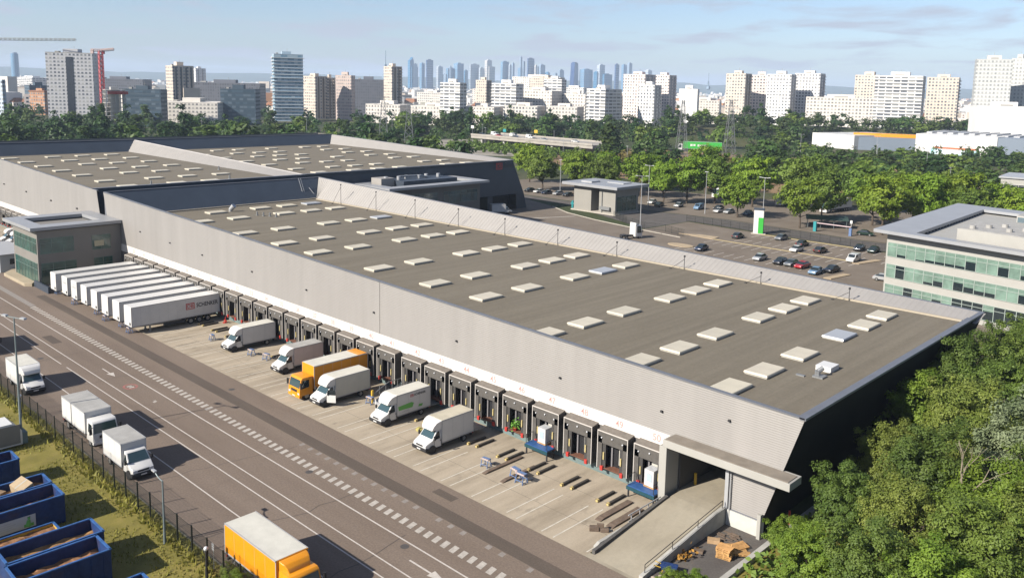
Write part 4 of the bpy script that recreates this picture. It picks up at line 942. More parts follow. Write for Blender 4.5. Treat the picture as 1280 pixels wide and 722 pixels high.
def cargo_box(root, x0, x1, W, z0, z1, side, top, frame=True):
    h = W / 2
    mb = MB(); mb.box(x0, x1, -h, h, z0, z1 - .02); bx = mb.build('cargo_box', side, root, bevel=.03)
    mb = MB(); mb.box(x0 + .06, x1 - .06, -h + .06, h - .06, z1 - .02, z1 + .012); mb.build('box_roof', top, bx)
    mb = MB()
    for s in (-1, 1):
        a, b = sorted((s * (h - .03), s * (h + .012))); mb.box(x0 - .005, x1 + .005, a, b, z1 - .1, z1 + .02); mb.box(x0 - .005, x1 + .005, a, b, z0 - .04, z0 + .08); mb.box(x0 - .01, x0 + .07, a, b, z0, z1); mb.box(x1 - .07, x1 + .01, a, b, z0, z1)
    mb.build('edge_profile', M_alu, bx)
    k = 1; n_ = max(2, int((x1 - x0) / 1.25))
    while k < n_:
        xx = x0 + (x1 - x0) * k / n_; mb = MB(); mb.box(xx - .008, xx + .008, -h - .004, h + .004, z0 + .08, z1 - .1); mb.build('panel_seam', M_alu, bx); k += 1
    for s in (-.28, .28):
        mb = MB(); mb.tube((x0 - .03, s, z0 + .1), (x0 - .03, s, z1 - .1), .02); mb.build('lock_bar', M_steel, bx)
    return bx
def fairing(root, x0, W, zc, z1, paint, Lf=1.05):
    """rounded wind deflector standing on the cab in front of the box"""
    h = W / 2 - .01
    P = [(x0, zc - .05), (x0 + Lf, zc - .08), (x0 + Lf - .03, zc + .1), (x0 + Lf * .86, zc + (z1 - zc) * .45), (x0 + Lf * .6, zc + (z1 - zc) * .78), (x0 + Lf * .28, z1 - .06), (x0, z1)]
    mb = MB(); mb.side(P, -h, h, lambda x, z: .26 * max(0, (x - x0) / Lf) ** 2); return mb.build('roof_fairing', paint, root, bevel=.07, seg=3, smooth=True)
def tail_lift(root, W, z0, mode):
    h = W / 2 - .05; mb = MB()
    if mode == 'open': mb.box(-1.75, -.08, -h, h, z0 - .1, z0 - .02)
    elif mode == 'low': mb.side([(-1.9, .28), (-.1, z0 - .1), (-.1, z0 - .02), (-1.9, .34)], -h, h)
    else: mb.box(-.14, -.06, -h, h, z0, z0 + 1.5)
    for s in (-.6, .6): mb.box(-.3, .4, s - .05, s + .05, .35, z0 - .15)
    mb.build('tail_lift', M_steel, root)
def box_van(name, label, cat, loc, rz, Lb, W, H, side, top, paint=None, fair=None, lift=None, flat=False, group=None, low=M_black, cabc=None):
    paint = paint or M_white
    t = thing(name, label, cat, loc, rz, group)
    z0 = .78 if not flat else 1.0
    bx = cargo_box(t, 0, Lb, W, z0, H, side, top)
    mb = MB(); mb.box(.1, Lb + (1.2 if not flat else 1.6), -.42, .42, .42, z0 - .02); mb.box(.15, .3, -W / 2 + .08, W / 2 - .08, .42, .58)
    for s in (-1, 1): mb.box(1.9, Lb - .3, *sorted((s * (W / 2 - .12), s * (W / 2 - .16))), .42, .6)
    mb.build('chassis', M_chassis, t)
    if flat:
        flat_cab(t, Lb + .12, W, cabc or paint, H=2.62); wm, r, xs = WM_truck, .48, (1.4, Lb + .95)
    else:
        van_cab(t, Lb, W * .98 if W < 2.15 else 2.08, cabc or paint, low); wm, r, xs = WM_van, .36, (1.25, Lb + 1.15)
        if fair: fairing(t, Lb, min(W, 2.2), 2.26, H + .02, cabc or paint)
    yw = W / 2 - .2 if not flat else W / 2 - .22
    for x in xs:
        for s in (-1, 1): wheel(t, x, s * (yw if x == xs[0] else min(yw, .86 if not flat else 1.05)), wm, r)
    for s in (-1, 1):
        mb = MB(); mb.box(-.02, .05, *sorted((s * (W / 2 - .1), s * (W / 2 - .3))), .55, .72); mb.build('tail_light', M_tail, t)
    if lift: tail_lift(t, W, z0, lift)
    return t, bx
gv = 'box vans and lorries backed up to the docks'
D90 = R(-90)
box_van('box_van', 'white box van with a smooth rounded roof fairing, next to the lettered trailer', 'van', (-104.8, 59.45, 0), D90, 4.9, 2.12, 3.05, M_whitebox, M_roofpale, fair=True, lift='open', group=gv)
t, bx = box_van('box_van', 'white cab box van with a pale pink box beside the orange lorry', 'van', (-92.45, 59.1, 0), D90, 4.25, 2.1, 3.05, M_pink, M_roofgrey, fair=True, group=gv)
t, bx = box_van('box_lorry', 'orange lorry with a white topped orange box at the docks', 'lorry', (-83.3, 59.3, 0), D90, 7.5, 2.5, 3.72, M_orange, M_roofpale, paint=M_orange, flat=True, group=gv)
mb = MB(); mb.box(.1, 1.4, -1.17, 1.17, 3.735, 3.75); mb.build('orange_roof_panel', M_orange, bx)
t, bx = box_van('box_van', 'white box van with a cream box and its cab door hanging open', 'van', (-79.7, 57.1, 0), D90, 4.75, 2.2, 3.05, M_cream, M_roofpale, fair=True, group=gv)
mb = MB(); dv = Vector((.55, -.84, 0)); p0 = Vector((5.75, -1.05, 0))
dm = MB(); q = [(p0 + dv * -.95 * 0), ]
A = Vector((5.85, 1.06, 0)); Bv = A + Vector((-.62, .82, 0)); dm.poly([(A.x, A.y), (Bv.x, Bv.y), (Bv.x + .05, Bv.y + .04), (A.x + .05, A.y + .04)], .55, 1.4); d_ = dm.build('cab_door', M_white, t)
dm = MB(); A2 = A + (Bv - A) * .1; B2 = A + (Bv - A) * .95; dm.poly([(A2.x, A2.y), (B2.x, B2.y), (B2.x + .03, B2.y + .02), (A2.x + .03, A2.y + .02)], 1.42, 2.0); dm.build('door_window', M_glass, d_)
t, bx = box_van('box_van', 'white box van with green print and a small red logo on its box', 'van', (-70.55, 58.6, 0), D90, 4.65, 2.15, 3.08, M_whitebox, M_roofpale, fair=True, lift='open', group=gv)
# print on the side of the box (its left side faces the camera: local +y)
YS = 2.15 / 2 + .016
mb = MB(); mb.face([(4.4, YS, 1.35), (2.55, YS, 1.30), (2.35, YS, 1.75), (2.7, YS, 1.92), (4.5, YS, 1.80)]); mb.build('green_print', M_greenp, bx, fix=False)
mb = MB(); mb.face([(1.75, YS, 1.15), (1.2, YS, 1.12), (1.1, YS, 1.38), (1.65, YS, 1.42)]); mb.build('green_print', M_greenp, bx, fix=False)
logo(bx, (2.85, YS - .008, 2.62), (-1, 0, 0), (0, 0, 1), .44)
text('lettering', 'SCHENKER', .34, M_dgrey, bx, face_M((2.32, YS, 2.62), (-1, 0, 0), (0, 0, 1)), bold=.008, ext=.002, sx=.95)
for i in range(3):
    mb = MB(); mb.box(3.0, 4.3 - .3 * i, YS - .004, YS, 1.02 + .08 * i, 1.05 + .08 * i); mb.build('small_print', M_alu, bx)
dm = MB(); A = Vector((5.75, -1.06, 0)); Bv = A + Vector((-.55, -.9, 0)); dm.poly([(A.x, A.y), (Bv.x, Bv.y), (Bv.x + .05, Bv.y - .04), (A.x + .05, A.y - .04)], .55, 1.4); d_ = dm.build('cab_door', M_white, t)
dm = MB(); dm.poly([(A.x, A.y), (Bv.x, Bv.y), (Bv.x + .05, Bv.y - .04), (A.x + .05, A.y - .04)], 1.9, 2.05); dm.poly([(Bv.x, Bv.y), (Bv.x + .08, Bv.y + .12), (Bv.x + .1, Bv.y + .1), (Bv.x + .05, Bv.y - .04)], 1.4, 2.0); dm.build('door_window', M_white, d_)
box_van('box_van', 'white box van with a dusty tan roof and steel tail lift, nearest the gate', 'van', (-62.05, 57.25, 0), D90, 4.3, 2.12, 3.08, M_whitebox, M_rooftan, fair=True, lift='open', group=gv)
gs = 'vans and lorries parked along the fence'
box_van('box_van', 'white box van with a cream roof parked farthest left along the fence', 'van', (-111.2, 29.62, 0), 0, 4.75, 2.2, 3.05, M_whitebox, M_roofpale, fair=True, group=gs)
t, bx = box_van('box_lorry', 'white flat fronted lorry with a grey streaked roof parked along the fence', 'lorry', (-93.1, 29.95, 0), 0, 6.45, 2.5, 3.2, M_whitebox, M_roofgrey, flat=True, group=gs)
box_van('box_van', 'white box van with a pale grey roof parked in front of the flat fronted lorry', 'van', (-81.5, 29.6, 0), 0, 4.35, 2.25, 3.0, M_whitebox, M_roofgrey, group=gs)
t, bx = box_van('box_lorry', 'orange box lorry with a cream roof parked on the street in the foreground', 'lorry', (-57.0, 29.4, 0), 0, 7.35, 2.55, 3.3, M_orange, M_roofpale, paint=M_orange, flat=True, group=gs)
fairing(t, 7.4, 2.2, 2.6, 3.28, M_orange, .95)
# a lorry outside the left edge of the picture throws no part into it, only its shadow: build it too
box_van('box_lorry', 'white box lorry parked at the very left edge of the street', 'lorry', (-131.8, 29.9, 0), 0, 6.4, 2.5, 3.2, M_whitebox, M_roofgrey, flat=True, group=gs)

# semi-trailers without tractors, fronts towards the street
def trailer(label, x, y=59.7, lettered=False, spots=False):
    t = thing('semi_trailer', label, 'trailer', (x, y, 0), D90, 'white trailers backed up to the docks')
    Lb, W, z0, z1 = 13.1, 2.5, 1.15, 3.98
    bx = cargo_box(t, 0, Lb, W, z0, z1, M_whitebox, M_white)
    mb = MB(); mb.box(.3, Lb - .2, -.55, .55, .85, z0); mb.box(.1, .25, -1.1, 1.1, .5, .7)
    for s in (-1, 1): mb.box(5.4, 8.6, *sorted((s * 1.1, s * 1.16)), .5, .95)
    mb.build('chassis', M_chassis, t)
    for xx in (1.9, 3.2, 4.5):
        for s in (-1, 1): wheel(t, xx, s * 1.02, WM_truck, .48)
    for s in (-1, 1):
        mb = MB(); mb.box(10.3, 10.5, *sorted((s * .75, s * .93)), .08, 1.1); mb.box(10.2, 10.6, *sorted((s * .68, s * 1.0)), 0, .08); mb.build('landing_leg', M_steel, t)
        mb = MB(); mb.box(-.02, .04, *sorted((s * .8, s * 1.1)), .9, 1.05); mb.build('tail_light', M_tail, t)
    mb = MB(); mb.box(Lb, Lb + .05, .55, .95, 1.35, 1.75); mb.build('service_plate', M_chassis, t, bevel=.02)
    if spots: mb = MB(); mb.box(Lb + .004, Lb + .02, -.8, .8, 2.9, 3.1); mb.box(Lb + .004, Lb + .02, -.8, .8, 3.3, 3.4); mb.build('front_vent', M_alu, t)
    if lettered:
        logo(bx, (5.25, 1.266, 2.75), (-1, 0, 0), (0, 0, 1), 1.3)
        text('lettering', 'SCHENKER', .84, M_dgrey, bx, face_M((3.65, 1.262, 2.72), (-1, 0, 0), (0, 0, 1)), bold=.022, ext=.003, sx=.80)
    return t
TL = ['white semi trailer at the far end of the row, beside the grey office block', 'white semi trailer second from the office end, grey vents on its front',
      'white semi trailer third from the office end, grey vents on its front', 'white semi trailer fourth from the office end of the row of eight',
      'white semi trailer fifth from the office end of the row of eight', 'white semi trailer third from the lettered one in the row',
      'plain white semi trailer standing right beside the lettered one', 'white semi trailer with red logo and dark lettering on its long side']
for i, lb in enumerate(TL): trailer(lb, -121.65 - 4.18 * (7 - i), 59.75 if i else 59.4, lettered=(i == 7), spots=i in (1, 2))

# small distant vans at the farther docks
for i, (x, lb) in enumerate(((-207.2, 'leftmost of three white vans at the farther docks'), (-203.0, 'middle one of three white vans at the farther docks'), (-198.8, 'rightmost of three white vans at the farther docks'))):
    box_van('box_van', lb, 'van', (x, 60.0, 0), D90, 4.4, 2.1, 3.0, M_whitebox, M_roofpale, fair=True, group='white vans at the farther docks')
box_van('box_van', 'white box van in the shaded yard by the farther end wall', 'van', (-171.5, 166.5, 0), R(65), 4.2, 2.1, 2.9, M_whitebox, M_white, group='vehicles in the rear yard')
# tractor unit seen from behind the near warehouse
t = thing('tractor_unit', 'white tractor unit without trailer behind the long ribbed parapet', 'lorry', (-122.5, 163.0, 0), R(75), 'vehicles in the rear yard')
mb = MB(); mb.box(0, 4.2, -.45, .45, .6, .95); mb.box(.3, 1.6, -.8, .8, .95, 1.12); mb.build('chassis', M_chassis, t)
flat_cab(t, 3.6, 2.5, M_white, H=3.4, L_=2.1); fairing(t, 3.7, 2.3, 3.35, 3.9, M_white, 1.2)
for x in (1.0, 5.0):
    for s in (-1, 1): wheel(t, x, s * 1.0, WM_truck, .48)
# lorries among the parking trees
def big_lorry(label, loc, rz, side, cab, top=M_white, L_=12.0, H=3.9, printed=None):
    t = thing('articulated_lorry', label, 'lorry', loc, rz, 'lorries standing among the trees')
    bx = cargo_box(t, 0, L_, 2.5, 1.15, H, side, top)
    mb = MB(); mb.box(.3, L_ + 2.2, -.5, .5, .6, 1.13); mb.build('chassis', M_chassis, t)
    flat_cab(t, L_ + .5, 2.5, cab, H=3.3, L_=2.1)
    for x in (1.6, 2.9, 4.2, L_ - .2, L_ + 1.8):
        for s in (-1, 1): wheel(t, x, s * 1.02, WM_truck, .48)
    return t, bx
big_lorry('white refrigerated lorry parked between the trees of the car park', (-108.0, 262.5, 0), R(-97), M_whitebox, M_white)
t, bx = big_lorry('bright green trailer lorry with white lettering passing behind the trees', (-266, 452, 0), R(210), M_green, M_white, MATS['green_sign'], 20, 4.6)
t.scale = (1.15, 1.0, 1.25)
for i, (a, b, z0, z1) in enumerate(((15.2, 16.4, 2.4, 3.4), (13.7, 14.8, 2.5, 3.4), (11.6, 12.6, 2.3, 3.3), (9.5, 11.3, 2.4, 3.2), (8.0, 9.1, 2.3, 3.2))):
    mb = MB(); mb.box(a, b, 1.27, 1.28, z0, z1); mb.build('white_print', M_white, bx)
big_lorry('cream lorry half hidden by trees left of the refrigerated lorry', (-128, 262, 0), R(-80), M_cream, M_white, L_=8)
big_lorry('white lorry half hidden behind the two round trees', (-152, 262, 0), R(-80), M_whitebox, M_white, L_=7)

# parked cars
def car_proto():
    def build(kind):
        hw = .88; L_ = 4.2
        if kind == 'van': P = [(.0, .3), (L_, .3), (L_ + .05, .55), (L_, .85), (L_ - .75, 1.08), (L_ - 1.35, 1.78), (.15, 1.85), (0, 1.0)]
        else: P = [(0, .32), (L_, .32), (L_ + .06, .5), (L_, .74), (L_ - .9, .92), (.25, .98), (-.02, .8)]
        mb = MB(); mb.side(P, -hw, hw, lambda x, z: .06 if (x > L_ - .2 or x < .1) else (.05 * max(0, z - .9) / .8)); return mb.mesh('body', M_white, bevel=.07, seg=2, smooth=True)
    body = build('car'); vb = build('van')
    mb = MB(); P = [(.45, .93), (3.25, .9), (2.5, 1.40), (1.05, 1.42)]
    mb.side(P, -.80, .80, lambda x, z: .16 * (z - .9) / .5); gl = mb.mesh('windows', M_glass, bevel=.03)
    mb = MB(); P = [(1.0, 1.395), (2.52, 1.375), (2.3, 1.46), (1.25, 1.475)]; mb.side(P, -.66, .66); 
    rf = mb.mesh('roof', M_white, bevel=.03, smooth=True)
    mb = MB(); mb.face([(4.2 - .80, -.72, 1.12), (4.2 - .80, .72, 1.12), (4.2 - 1.30, .70, 1.72), (4.2 - 1.30, -.70, 1.72)])
    mb.v = [(x + .03, y, z + .03) for x, y, z in mb.v]
    for s in (-1, 1): mb.face([(4.2 - .95, s * .875, 1.12), (2.0, s * .885, 1.12), (2.0, s * .86, 1.68), (4.2 - 1.35, s * .86, 1.68)])
    vg = mb.mesh('windows', M_glass, fix=False)
    return body, vb, gl, rf, vg
CP = car_proto()
def own(me, m): c = me.copy(); c.materials.clear(); c.materials.append(m); return c
CARM = {}
def car_col(c):
    if c not in CARM:
        C_ = dict(white=(.74, .74, .73), black=(.015, .015, .018), dgrey=(.05, .055, .06), grey=(.16, .17, .18), silver=(.42, .43, .44), red=(.42, .015, .02), blue=(.03, .07, .19), navy=(.015, .025, .06), lblue=(.18, .30, .45), dgreen=(.015, .04, .03), brown=(.06, .04, .035))[c]
        CARM[c] = mat('car_paint_' + c, C_, .28, coat=.6)
    return CARM[c]
CB = {}
def car(label, x, y, rz, col, kind='car', group='cars in the car park', sc=1.0):
    t = thing('parked_car', label, 'car', (x, y, 0), R(rz), group)
    key = (col, kind)
    if key not in CB: CB[key] = (own(CP[1 if kind == 'van' else 0], car_col(col)), own(CP[3], car_col(col)))
    off = Vector((-2.1, 0, 0))
    b = ob('body', CB[key][0], t, off)
    if kind == 'van': ob('windows', CP[4], t, off)
    else: ob('windows', CP[2], t, off); ob('roof', CB[key][1], t, off)
    for xx in (.8, 3.35):
        for s in (-1, 1):
            w = ob('wheel', WM_car[0], t, off + Vector((xx, s * .78, .32))); ob('rim', WM_car[1], w)
    for s in (-1, 1):
        ob('headlight', ME_head, t, off + Vector((4.17, s * .62, .68))); ob('tail_light', ME_tl, t, off + Vector((.0, s * .66, .76)))
    if sc != 1: t.scale = (sc,) * 3
    return t
mb = MB(); mb.box(-.06, .04, -.17, .17, -.08, .08); ME_head = mb.mesh('headlight', M_lamp, bevel=.02)
mb = MB(); mb.box(-.03, .05, -.14, .14, -.08, .08); ME_tl = mb.mesh('tail_light', M_tail, bevel=.02)
CARS = [
 ('dark grey car parked alone left of the green and white sign pillar', -104.4, 187.4, 95, 'dgrey', 'car'),
 ('navy car partly hidden by the ribbed parapet, leftmost in the car park', -101.6, 166.0, -85, 'navy', 'car'),
 ('silver grey car standing alone near the ribbed parapet', -87.0, 166.2, -88, 'silver', 'car'),
 ('black car left of the grey one in the row by the parapet', -81.9, 165.8, -92, 'black', 'car'),
 ('mid grey car squeezed between the black and the red car', -79.5, 165.9, -90, 'grey', 'car'),
 ('bright red car in the row by the parapet', -76.9, 165.6, -93, 'red', 'car'),
 ('slate blue car nearest the parapet, in front of a black car', -72.4, 162.2, -88, 'lblue', 'car'),
 ('black car beside the tan traffic island near the office', -70.9, 166.4, -95, 'black', 'car'),
 ('white car in the middle of the car park, in front of a dark one', -86.2, 182.0, -90, 'white', 'car'),
 ('dark car parked nose to tail behind the white car', -88.6, 190.0, 90, 'dgrey', 'car'),
 ('dark brown car alone right of the white car', -81.9, 185.2, 88, 'brown', 'car'),
 ('blue grey car by the rear kerb of the car park', -96.0, 200.0 - 6.2, -90, 'grey', 'car'),
 ('small white van beside the tan island, nearest the office building', -72.3, 180.6, -90, 'white', 'van'),
 ('black hatchback left of the dark green one by the rear fence', -76.9, 195.0, -85, 'black', 'car'),
 ('dark green car rightmost of the pair by the rear fence', -73.6, 195.2, -88, 'dgreen', 'car'),
 ('silver car half hidden beside the office building', -60.2, 166.4, 8, 'silver', 'car'),
]
for c in CARS: car(*c)
g2 = 'cars under the car park trees'
CARS2 = [
 ('blue van under the trees left of the lamp post', -138.9, 224.2, -85, 'lblue', 'van'), ('white car second from the blue van under the trees', -131.4, 223.4, -88, 'white', 'car'),
 ('pale blue and white car right of the white one under the trees', -128.3, 224.2, -92, 'silver', 'car'), ('dark blue car beside the round tree trunk', -123.0, 225.8, -85, 'blue', 'car'),
 ('black car behind the white one under the trees', -134.5, 228.5, -90, 'black', 'car'), ('silver car left of the blue van under the trees', -146.0, 223.8, -80, 'silver', 'car'),
 ('dark car farthest left in the row under the trees', -150.6, 219.8, -80, 'dgrey', 'car'), ('white hatchback near the far corner of the gatehouse', -155.8, 223.5, -80, 'white', 'car'),
 ('black car in the shaded lot nearest the far warehouse', -201, 214, -95, 'black', 'car'), ('white car in the shaded lot left of the gatehouse', -197, 214.5, -95, 'white', 'car'),
 ('dark blue car in the shaded lot left of the gatehouse', -193, 214.0, -92, 'navy', 'car'), ('silver car in the shaded lot left of the gatehouse', -189, 215.5, -92, 'silver', 'car'),
 ('black car in the shaded lot nearest the gatehouse', -184.5, 215.2, -90, 'black', 'car'),
 ('dark green car under the big trees behind the barrier', -84.5, 217.5, 10, 'dgreen', 'car'), ('black car in deep shade behind the office roof', -76, 219, 10, 'black', 'car'), ('grey car in deep shade behind the office roof', -69, 219, 8, 'grey', 'car'),
]
for c in CARS2: car(*c, group=g2)
# traffic on the bridge
for i, (tt, col, kind, lb) in enumerate(((.06, 'black', 'car', 'dark car first from the left on the bridge'), (.13, 'white', 'van', 'white van near the left end of the bridge'), (.22, 'red', 'car', 'small red car on the bridge'), (.30, 'white', 'van', 'white van in the middle of the bridge'), (.36, 'dgrey', 'car', 'dark grey car in the middle of the bridge'), (.44, 'white', 'van', 'white van right of the yellow sign on the bridge'), (.6, 'silver', 'car', 'silver car in the right half of the bridge'), (.8, 'white', 'car', 'white car near the right end of the bridge'))):
    t = car(lb, -384 + 101 * tt, 358.5 - 6 * tt + (i % 2) * 5, -4, col, kind, 'traffic on the bridge', 1.35 if kind == 'van' else 1.1); t.location.z = 6.42
# ------------------------------------------------------------------ yard furniture
# wheel guides between the bays: two painted steel kerbs with yellow ends at each bay boundary
def guide_mesh():
    mb = MB(); mb.box(-.13, .13, 0.25, 2.5, 0, .22); mb.mt(1); mb.box(-.15, .15, 0, .27, 0, .26); return mb.mesh('wheel_guide', [mat('dark_guide', (.055, .048, .042), .7, var=.2, scale=2), mat('faded_yellow', (.62, .48, .20), .6, var=.2, scale=3)], bevel=.03)
GM = guide_mesh()
NAMES = {50: 'gate', 49: '49 and 50', 48: '48 and 49', 47: '47 and 48', 46: '46 and 47', 45: '45 and 46', 44: '44 and 45', 43: '43 and 44', 42: '42 and 43', 40: '40 and 41', 38: '38 and 39', 36: '36 and 37', 34: '34 and 35', 33: '33 and 34', 32: '32 and 33', 31: '31 and 32'}
for k in (49, 48, 47, 46, 45, 44, 43, 42, 40, 38, 36, 34, 33, 32, 31):
    b = DOCKX[k] + 2.09
    for s in (-1, 1):
        o = ob('wheel_guide', GM, None, (b + s * .54, 55.65 + (.15 if s > 0 else 0), 0))
        tag(o, f'dark steel wheel guide with yellow tip, {"left" if s < 0 else "right"} of the pair between docks {NAMES[k]}', 'wheel guide', 'wheel guides between the dock bays')
tag(ob('wheel_guide', GM, None, (-39.0, 55.6, 0)), 'single dark wheel guide with yellow tip beside the ramp rail', 'wheel guide', 'wheel guides between the dock bays')
def plank(label, x, y, l, w, h, m=M_rust):
    mb = MB(); mb.side([(-l / 2, 0), (l / 2, 0), (l / 2, h), (-l / 2 + .5, h), (-l / 2, .05)], -w / 2, w / 2)
    o = mb.build('ramp_board', m, bevel=.02); o.location = (x, y, 0); o.rotation_euler = (0, 0, R(90)); tag(o, label, 'board', 'long brown boards lying on the apron'); return o
plank('long brown board lying left of the blue trestles near dock 46', -54.3, 54.9, 5.2, .42, .16); plank('long brown board lying left of the tall trestle near dock 47', -51.9, 54.6, 4.6, .42, .16)
plank('wide brown board lying by the guides before dock 50', -41.3, 55.5, 4.6, .6, .16); plank('rusty board lying by the ramp rail before dock 50', -39.9, 55.2, 4.4, .7, .15, M_rust)
plank('low grey concrete kerb stone by the ramp rail', -38.85, 51.6, 3.6, .3, .25, M_concrete)
# blue trailer trestles with red and white striped bars
def trestle_mesh():
    mb = MB()
    for sx in (-.45, .45):
        for sy in (-.35, .35): mb.tube((sx, sy * 1.2, 0), (sx * .9, sy * .6, .95), .045)
        mb.tube((sx, -.42, .1), (sx, .42, .1), .04)
    mb.box(-.5, .5, -.25, .25, .9, 1.0); mb.tube((-.45, -.42, .35), (.45, -.42, .35), .035).tube((-.45, .42, .35), (.45, .42, .35), .035)
    fr = mb.mesh('frame', M_ltblue)
    mb = MB(); mb.box(-.55, .55, -.3, -.24, .88, 1.04); rd = mb.mesh('striped_bar', mat('striped_bar_paint', (.46, .20, .19), .6, var=.5, scale=9, col2=(.5, .48, .46)))
    mb = MB(); mb.tube((.1, .5, .12), (.35, 1.2, .12), .12, n=10); pt = mb.mesh('roller', M_steel)
    return fr, rd, pt
TM = trestle_mesh()
def trestle(label, x, y, rz=0, sc=1.0):
    t = thing('trailer_trestle', label, 'trestle', (x, y, 0), R(rz), 'blue trailer trestles on the apron'); t.scale = (sc * .85,) * 3
    for n_, m_ in zip(('frame', 'striped_bar', 'roller'), TM): ob(n_, m_, t)
trestle('blue trestle with red bars on the apron before dock 46', -55.3, 53.6, 8); trestle('larger blue trestle with striped bars before dock 47, left of its twin', -51.6, 53.9, -6, 1.15); trestle('blue trestle standing right against its twin before dock 47', -50.6, 53.6, 4, 1.15)
trestle('blue trestle with red bars between the cream van and the printed van', -76.1, 55.3, 10); trestle('blue trestle before the first white van right of the trailers', -101.0, 54.3, 5)
trestle('blue trestle on the apron between the lettered trailer and the first van', -110.7, 53.7, -8); trestle('blue trestle between the first van and the pink van', -98.0, 54.8, 15)
for i, x in enumerate((-121.9, -125.6, -130.6, -135.0, -143.4, -152.2)):
    trestle(('blue trestle under the nose of the lettered trailer', 'blue trestle under the nose of the trailer next to the lettered one', 'blue trestle under the third trailer from the lettered end', 'blue trestle under the middle trailer of the row', 'blue trestle under the third trailer from the office end', 'blue trestle under the trailer next to the office block')[i], x, 46.9 + .4 * (i % 2), 0)
# blue lift tables at docks 47 and 50
def lift_table(label, x):
    t = thing('lift_table', label, 'lift table', (x, 59.0, 0), 0, 'blue lift tables at the docks')
    mb = MB(); mb.box(-1.45, 1.45, -.55, .6, .98, 1.1); mb.build('platform', mat('blue_lift_steel', (.03, .10, .28), .5, var=.2, scale=2), t, bevel=.02)
    mb = MB(); mb.box(-1.5, 1.5, -.62, -.52, .72, 1.02); mb.build('front_beam', mat('dark_teal_steel', (.015, .07, .09), .5), t)
    for sx in (-1.35, 1.35):
        for sy in (-.45, .45): mb = MB(); mb.box(sx - .06, sx + .06, sy - .06, sy + .06, 0, .98); mb.build('leg', M_chassis, t)
    for sx in (-1.38, 1.38): mb = MB(); mb.path([(sx, -.5, 1.1), (sx, -.5, 2.0), (sx, .5, 2.0), (sx, .5, 1.1)], .03); mb.build('guard_rail', M_chassis, t)
    return t
lift_table('blue lift table loaded with a wrapped pallet at dock 47', DOCKX[47]); lift_table('blue lift table with a wrapped white pallet at dock 50 beside the gate', DOCKX[50])
def wrapped(label, x):
    mb = MB(); mb.box(x - .55, x + .55, 59.3, 60.4, 1.11, 1.24); mb.mt(1); mb.box(x - .5, x + .5, 59.34, 60.36, 1.24, 2.75)
    mb.mt(2); mb.box(x - .22, x + .28, 59.32, 59.335, 1.7, 2.4)
    return tag(mb.build('wrapped_pallet', [M_wood, mat('stretch_film_load', (.62, .64, .66), .3, var=.2, scale=3), mat('pale_blue_label', (.45, .55, .68), .5)], bevel=.03), label, 'pallet load')
wrapped('white film wrapped pallet load on the lift table at dock 47', DOCKX[47] - .1); wrapped('white film wrapped pallet load with pale label on the lift table at dock 50', DOCKX[50] + .25)
# dock leveller ramp (steel) at dock 40 with yellow post
RD = thing('loading_bridge', 'grey steel loading bridge with railings and a yellow post between two vans', 'loading bridge', (-75.3, 58.4, 0))
mb = MB(); mb.side([(0, 1.0), (2.2, 1.0), (4.4, .1), (4.4, .02), (2.2, .86), (0, .86)], -.8, .8); mb.v = [(y, -x + 1.6, z) for x, y, z in mb.v]; mb.build('ramp_plate', M_alu, RD)
mb = MB()
for s in (-.82, .82):
    mb.path([(s, 1.5, 1.0), (s, 1.5, 1.95), (s, -.5, 1.95), (s, -2.7, 1.0), (s, -2.7, .1)], .04)
    for y in (.8, 0, -.9, -1.8): mb.tube((s, y, .8), (s, y, 1.9), .03)
mb.build('railing', M_steel, RD)
mb = MB(); mb.box(-.95, -.72, -2.9, -2.67, 0, 1.5); mb.build('post', M_yellow, RD, bevel=.02)
mb = MB(); mb.box(-58.5, -57.9, 59.5, 60.0, 1.05, 1.75)
PLT = thing('potted_plant', 'small leafy green plant standing in the open dock 46', 'plant', (DOCKX[46] - .2, 60.0, 1.05))
mb = MB(); mb.tube((0, 0, 0), (0, 0, .3), .18, .24, n=10); mb.build('pot', M_red, PLT)
mb = MB(); lr = random.Random(5)
for i in range(120):
    p = Vector((lr.gauss(0, .22), lr.gauss(0, .22), .65 + lr.gauss(0, .22))); a = Vector((lr.gauss(0, 1), lr.gauss(0, 1), lr.gauss(0, .6))).normalized() * .12; b = a.orthogonal().normalized() * .06
    mb.face([p - a, p + b, p + a, p - b])
mb.build('foliage', mat('plant_leaf', (.09, .22, .02), .6), PLT, fix=False)
# fire-red cone-like chocks, yellow block
for lb, x, y in (('red wheel chock stand leaning at dock 36', -99.0, 59.0), ('red chock stand at the dock behind the lettered trailer', -117.8, 59.2)):
    t = MB(); t.tube((0, 0, 0), (0, 0, .1), .35, n=10).tube((0, 0, .1), (.25, 0, 1.0), .12, .05).box(-.3, .5, -.05, .05, .3, .42); o = t.build('wheel_chock_stand', M_red); o.location = (x, y, 0); tag(o, lb, 'chock stand')
for lb, x, y in (('yellow block on the apron beside the pink box van', -96.0, 55.9), ('yellow block on the apron left of the first white van', -107.0, 54.9), ('yellow green crate on the ground beside the printed van', -66.2, 54.4)):
    t = MB(); t.box(-.4, .4, -.25, .25, 0, .28); t.box(-.3, .1, -.2, .2, .28, .4); o = t.build('block', mat('dull_yellow_block', (.48, .42, .14), .7, var=.2, scale=3), bevel=.06); o.location = (x, y, 0); tag(o, lb, 'block')
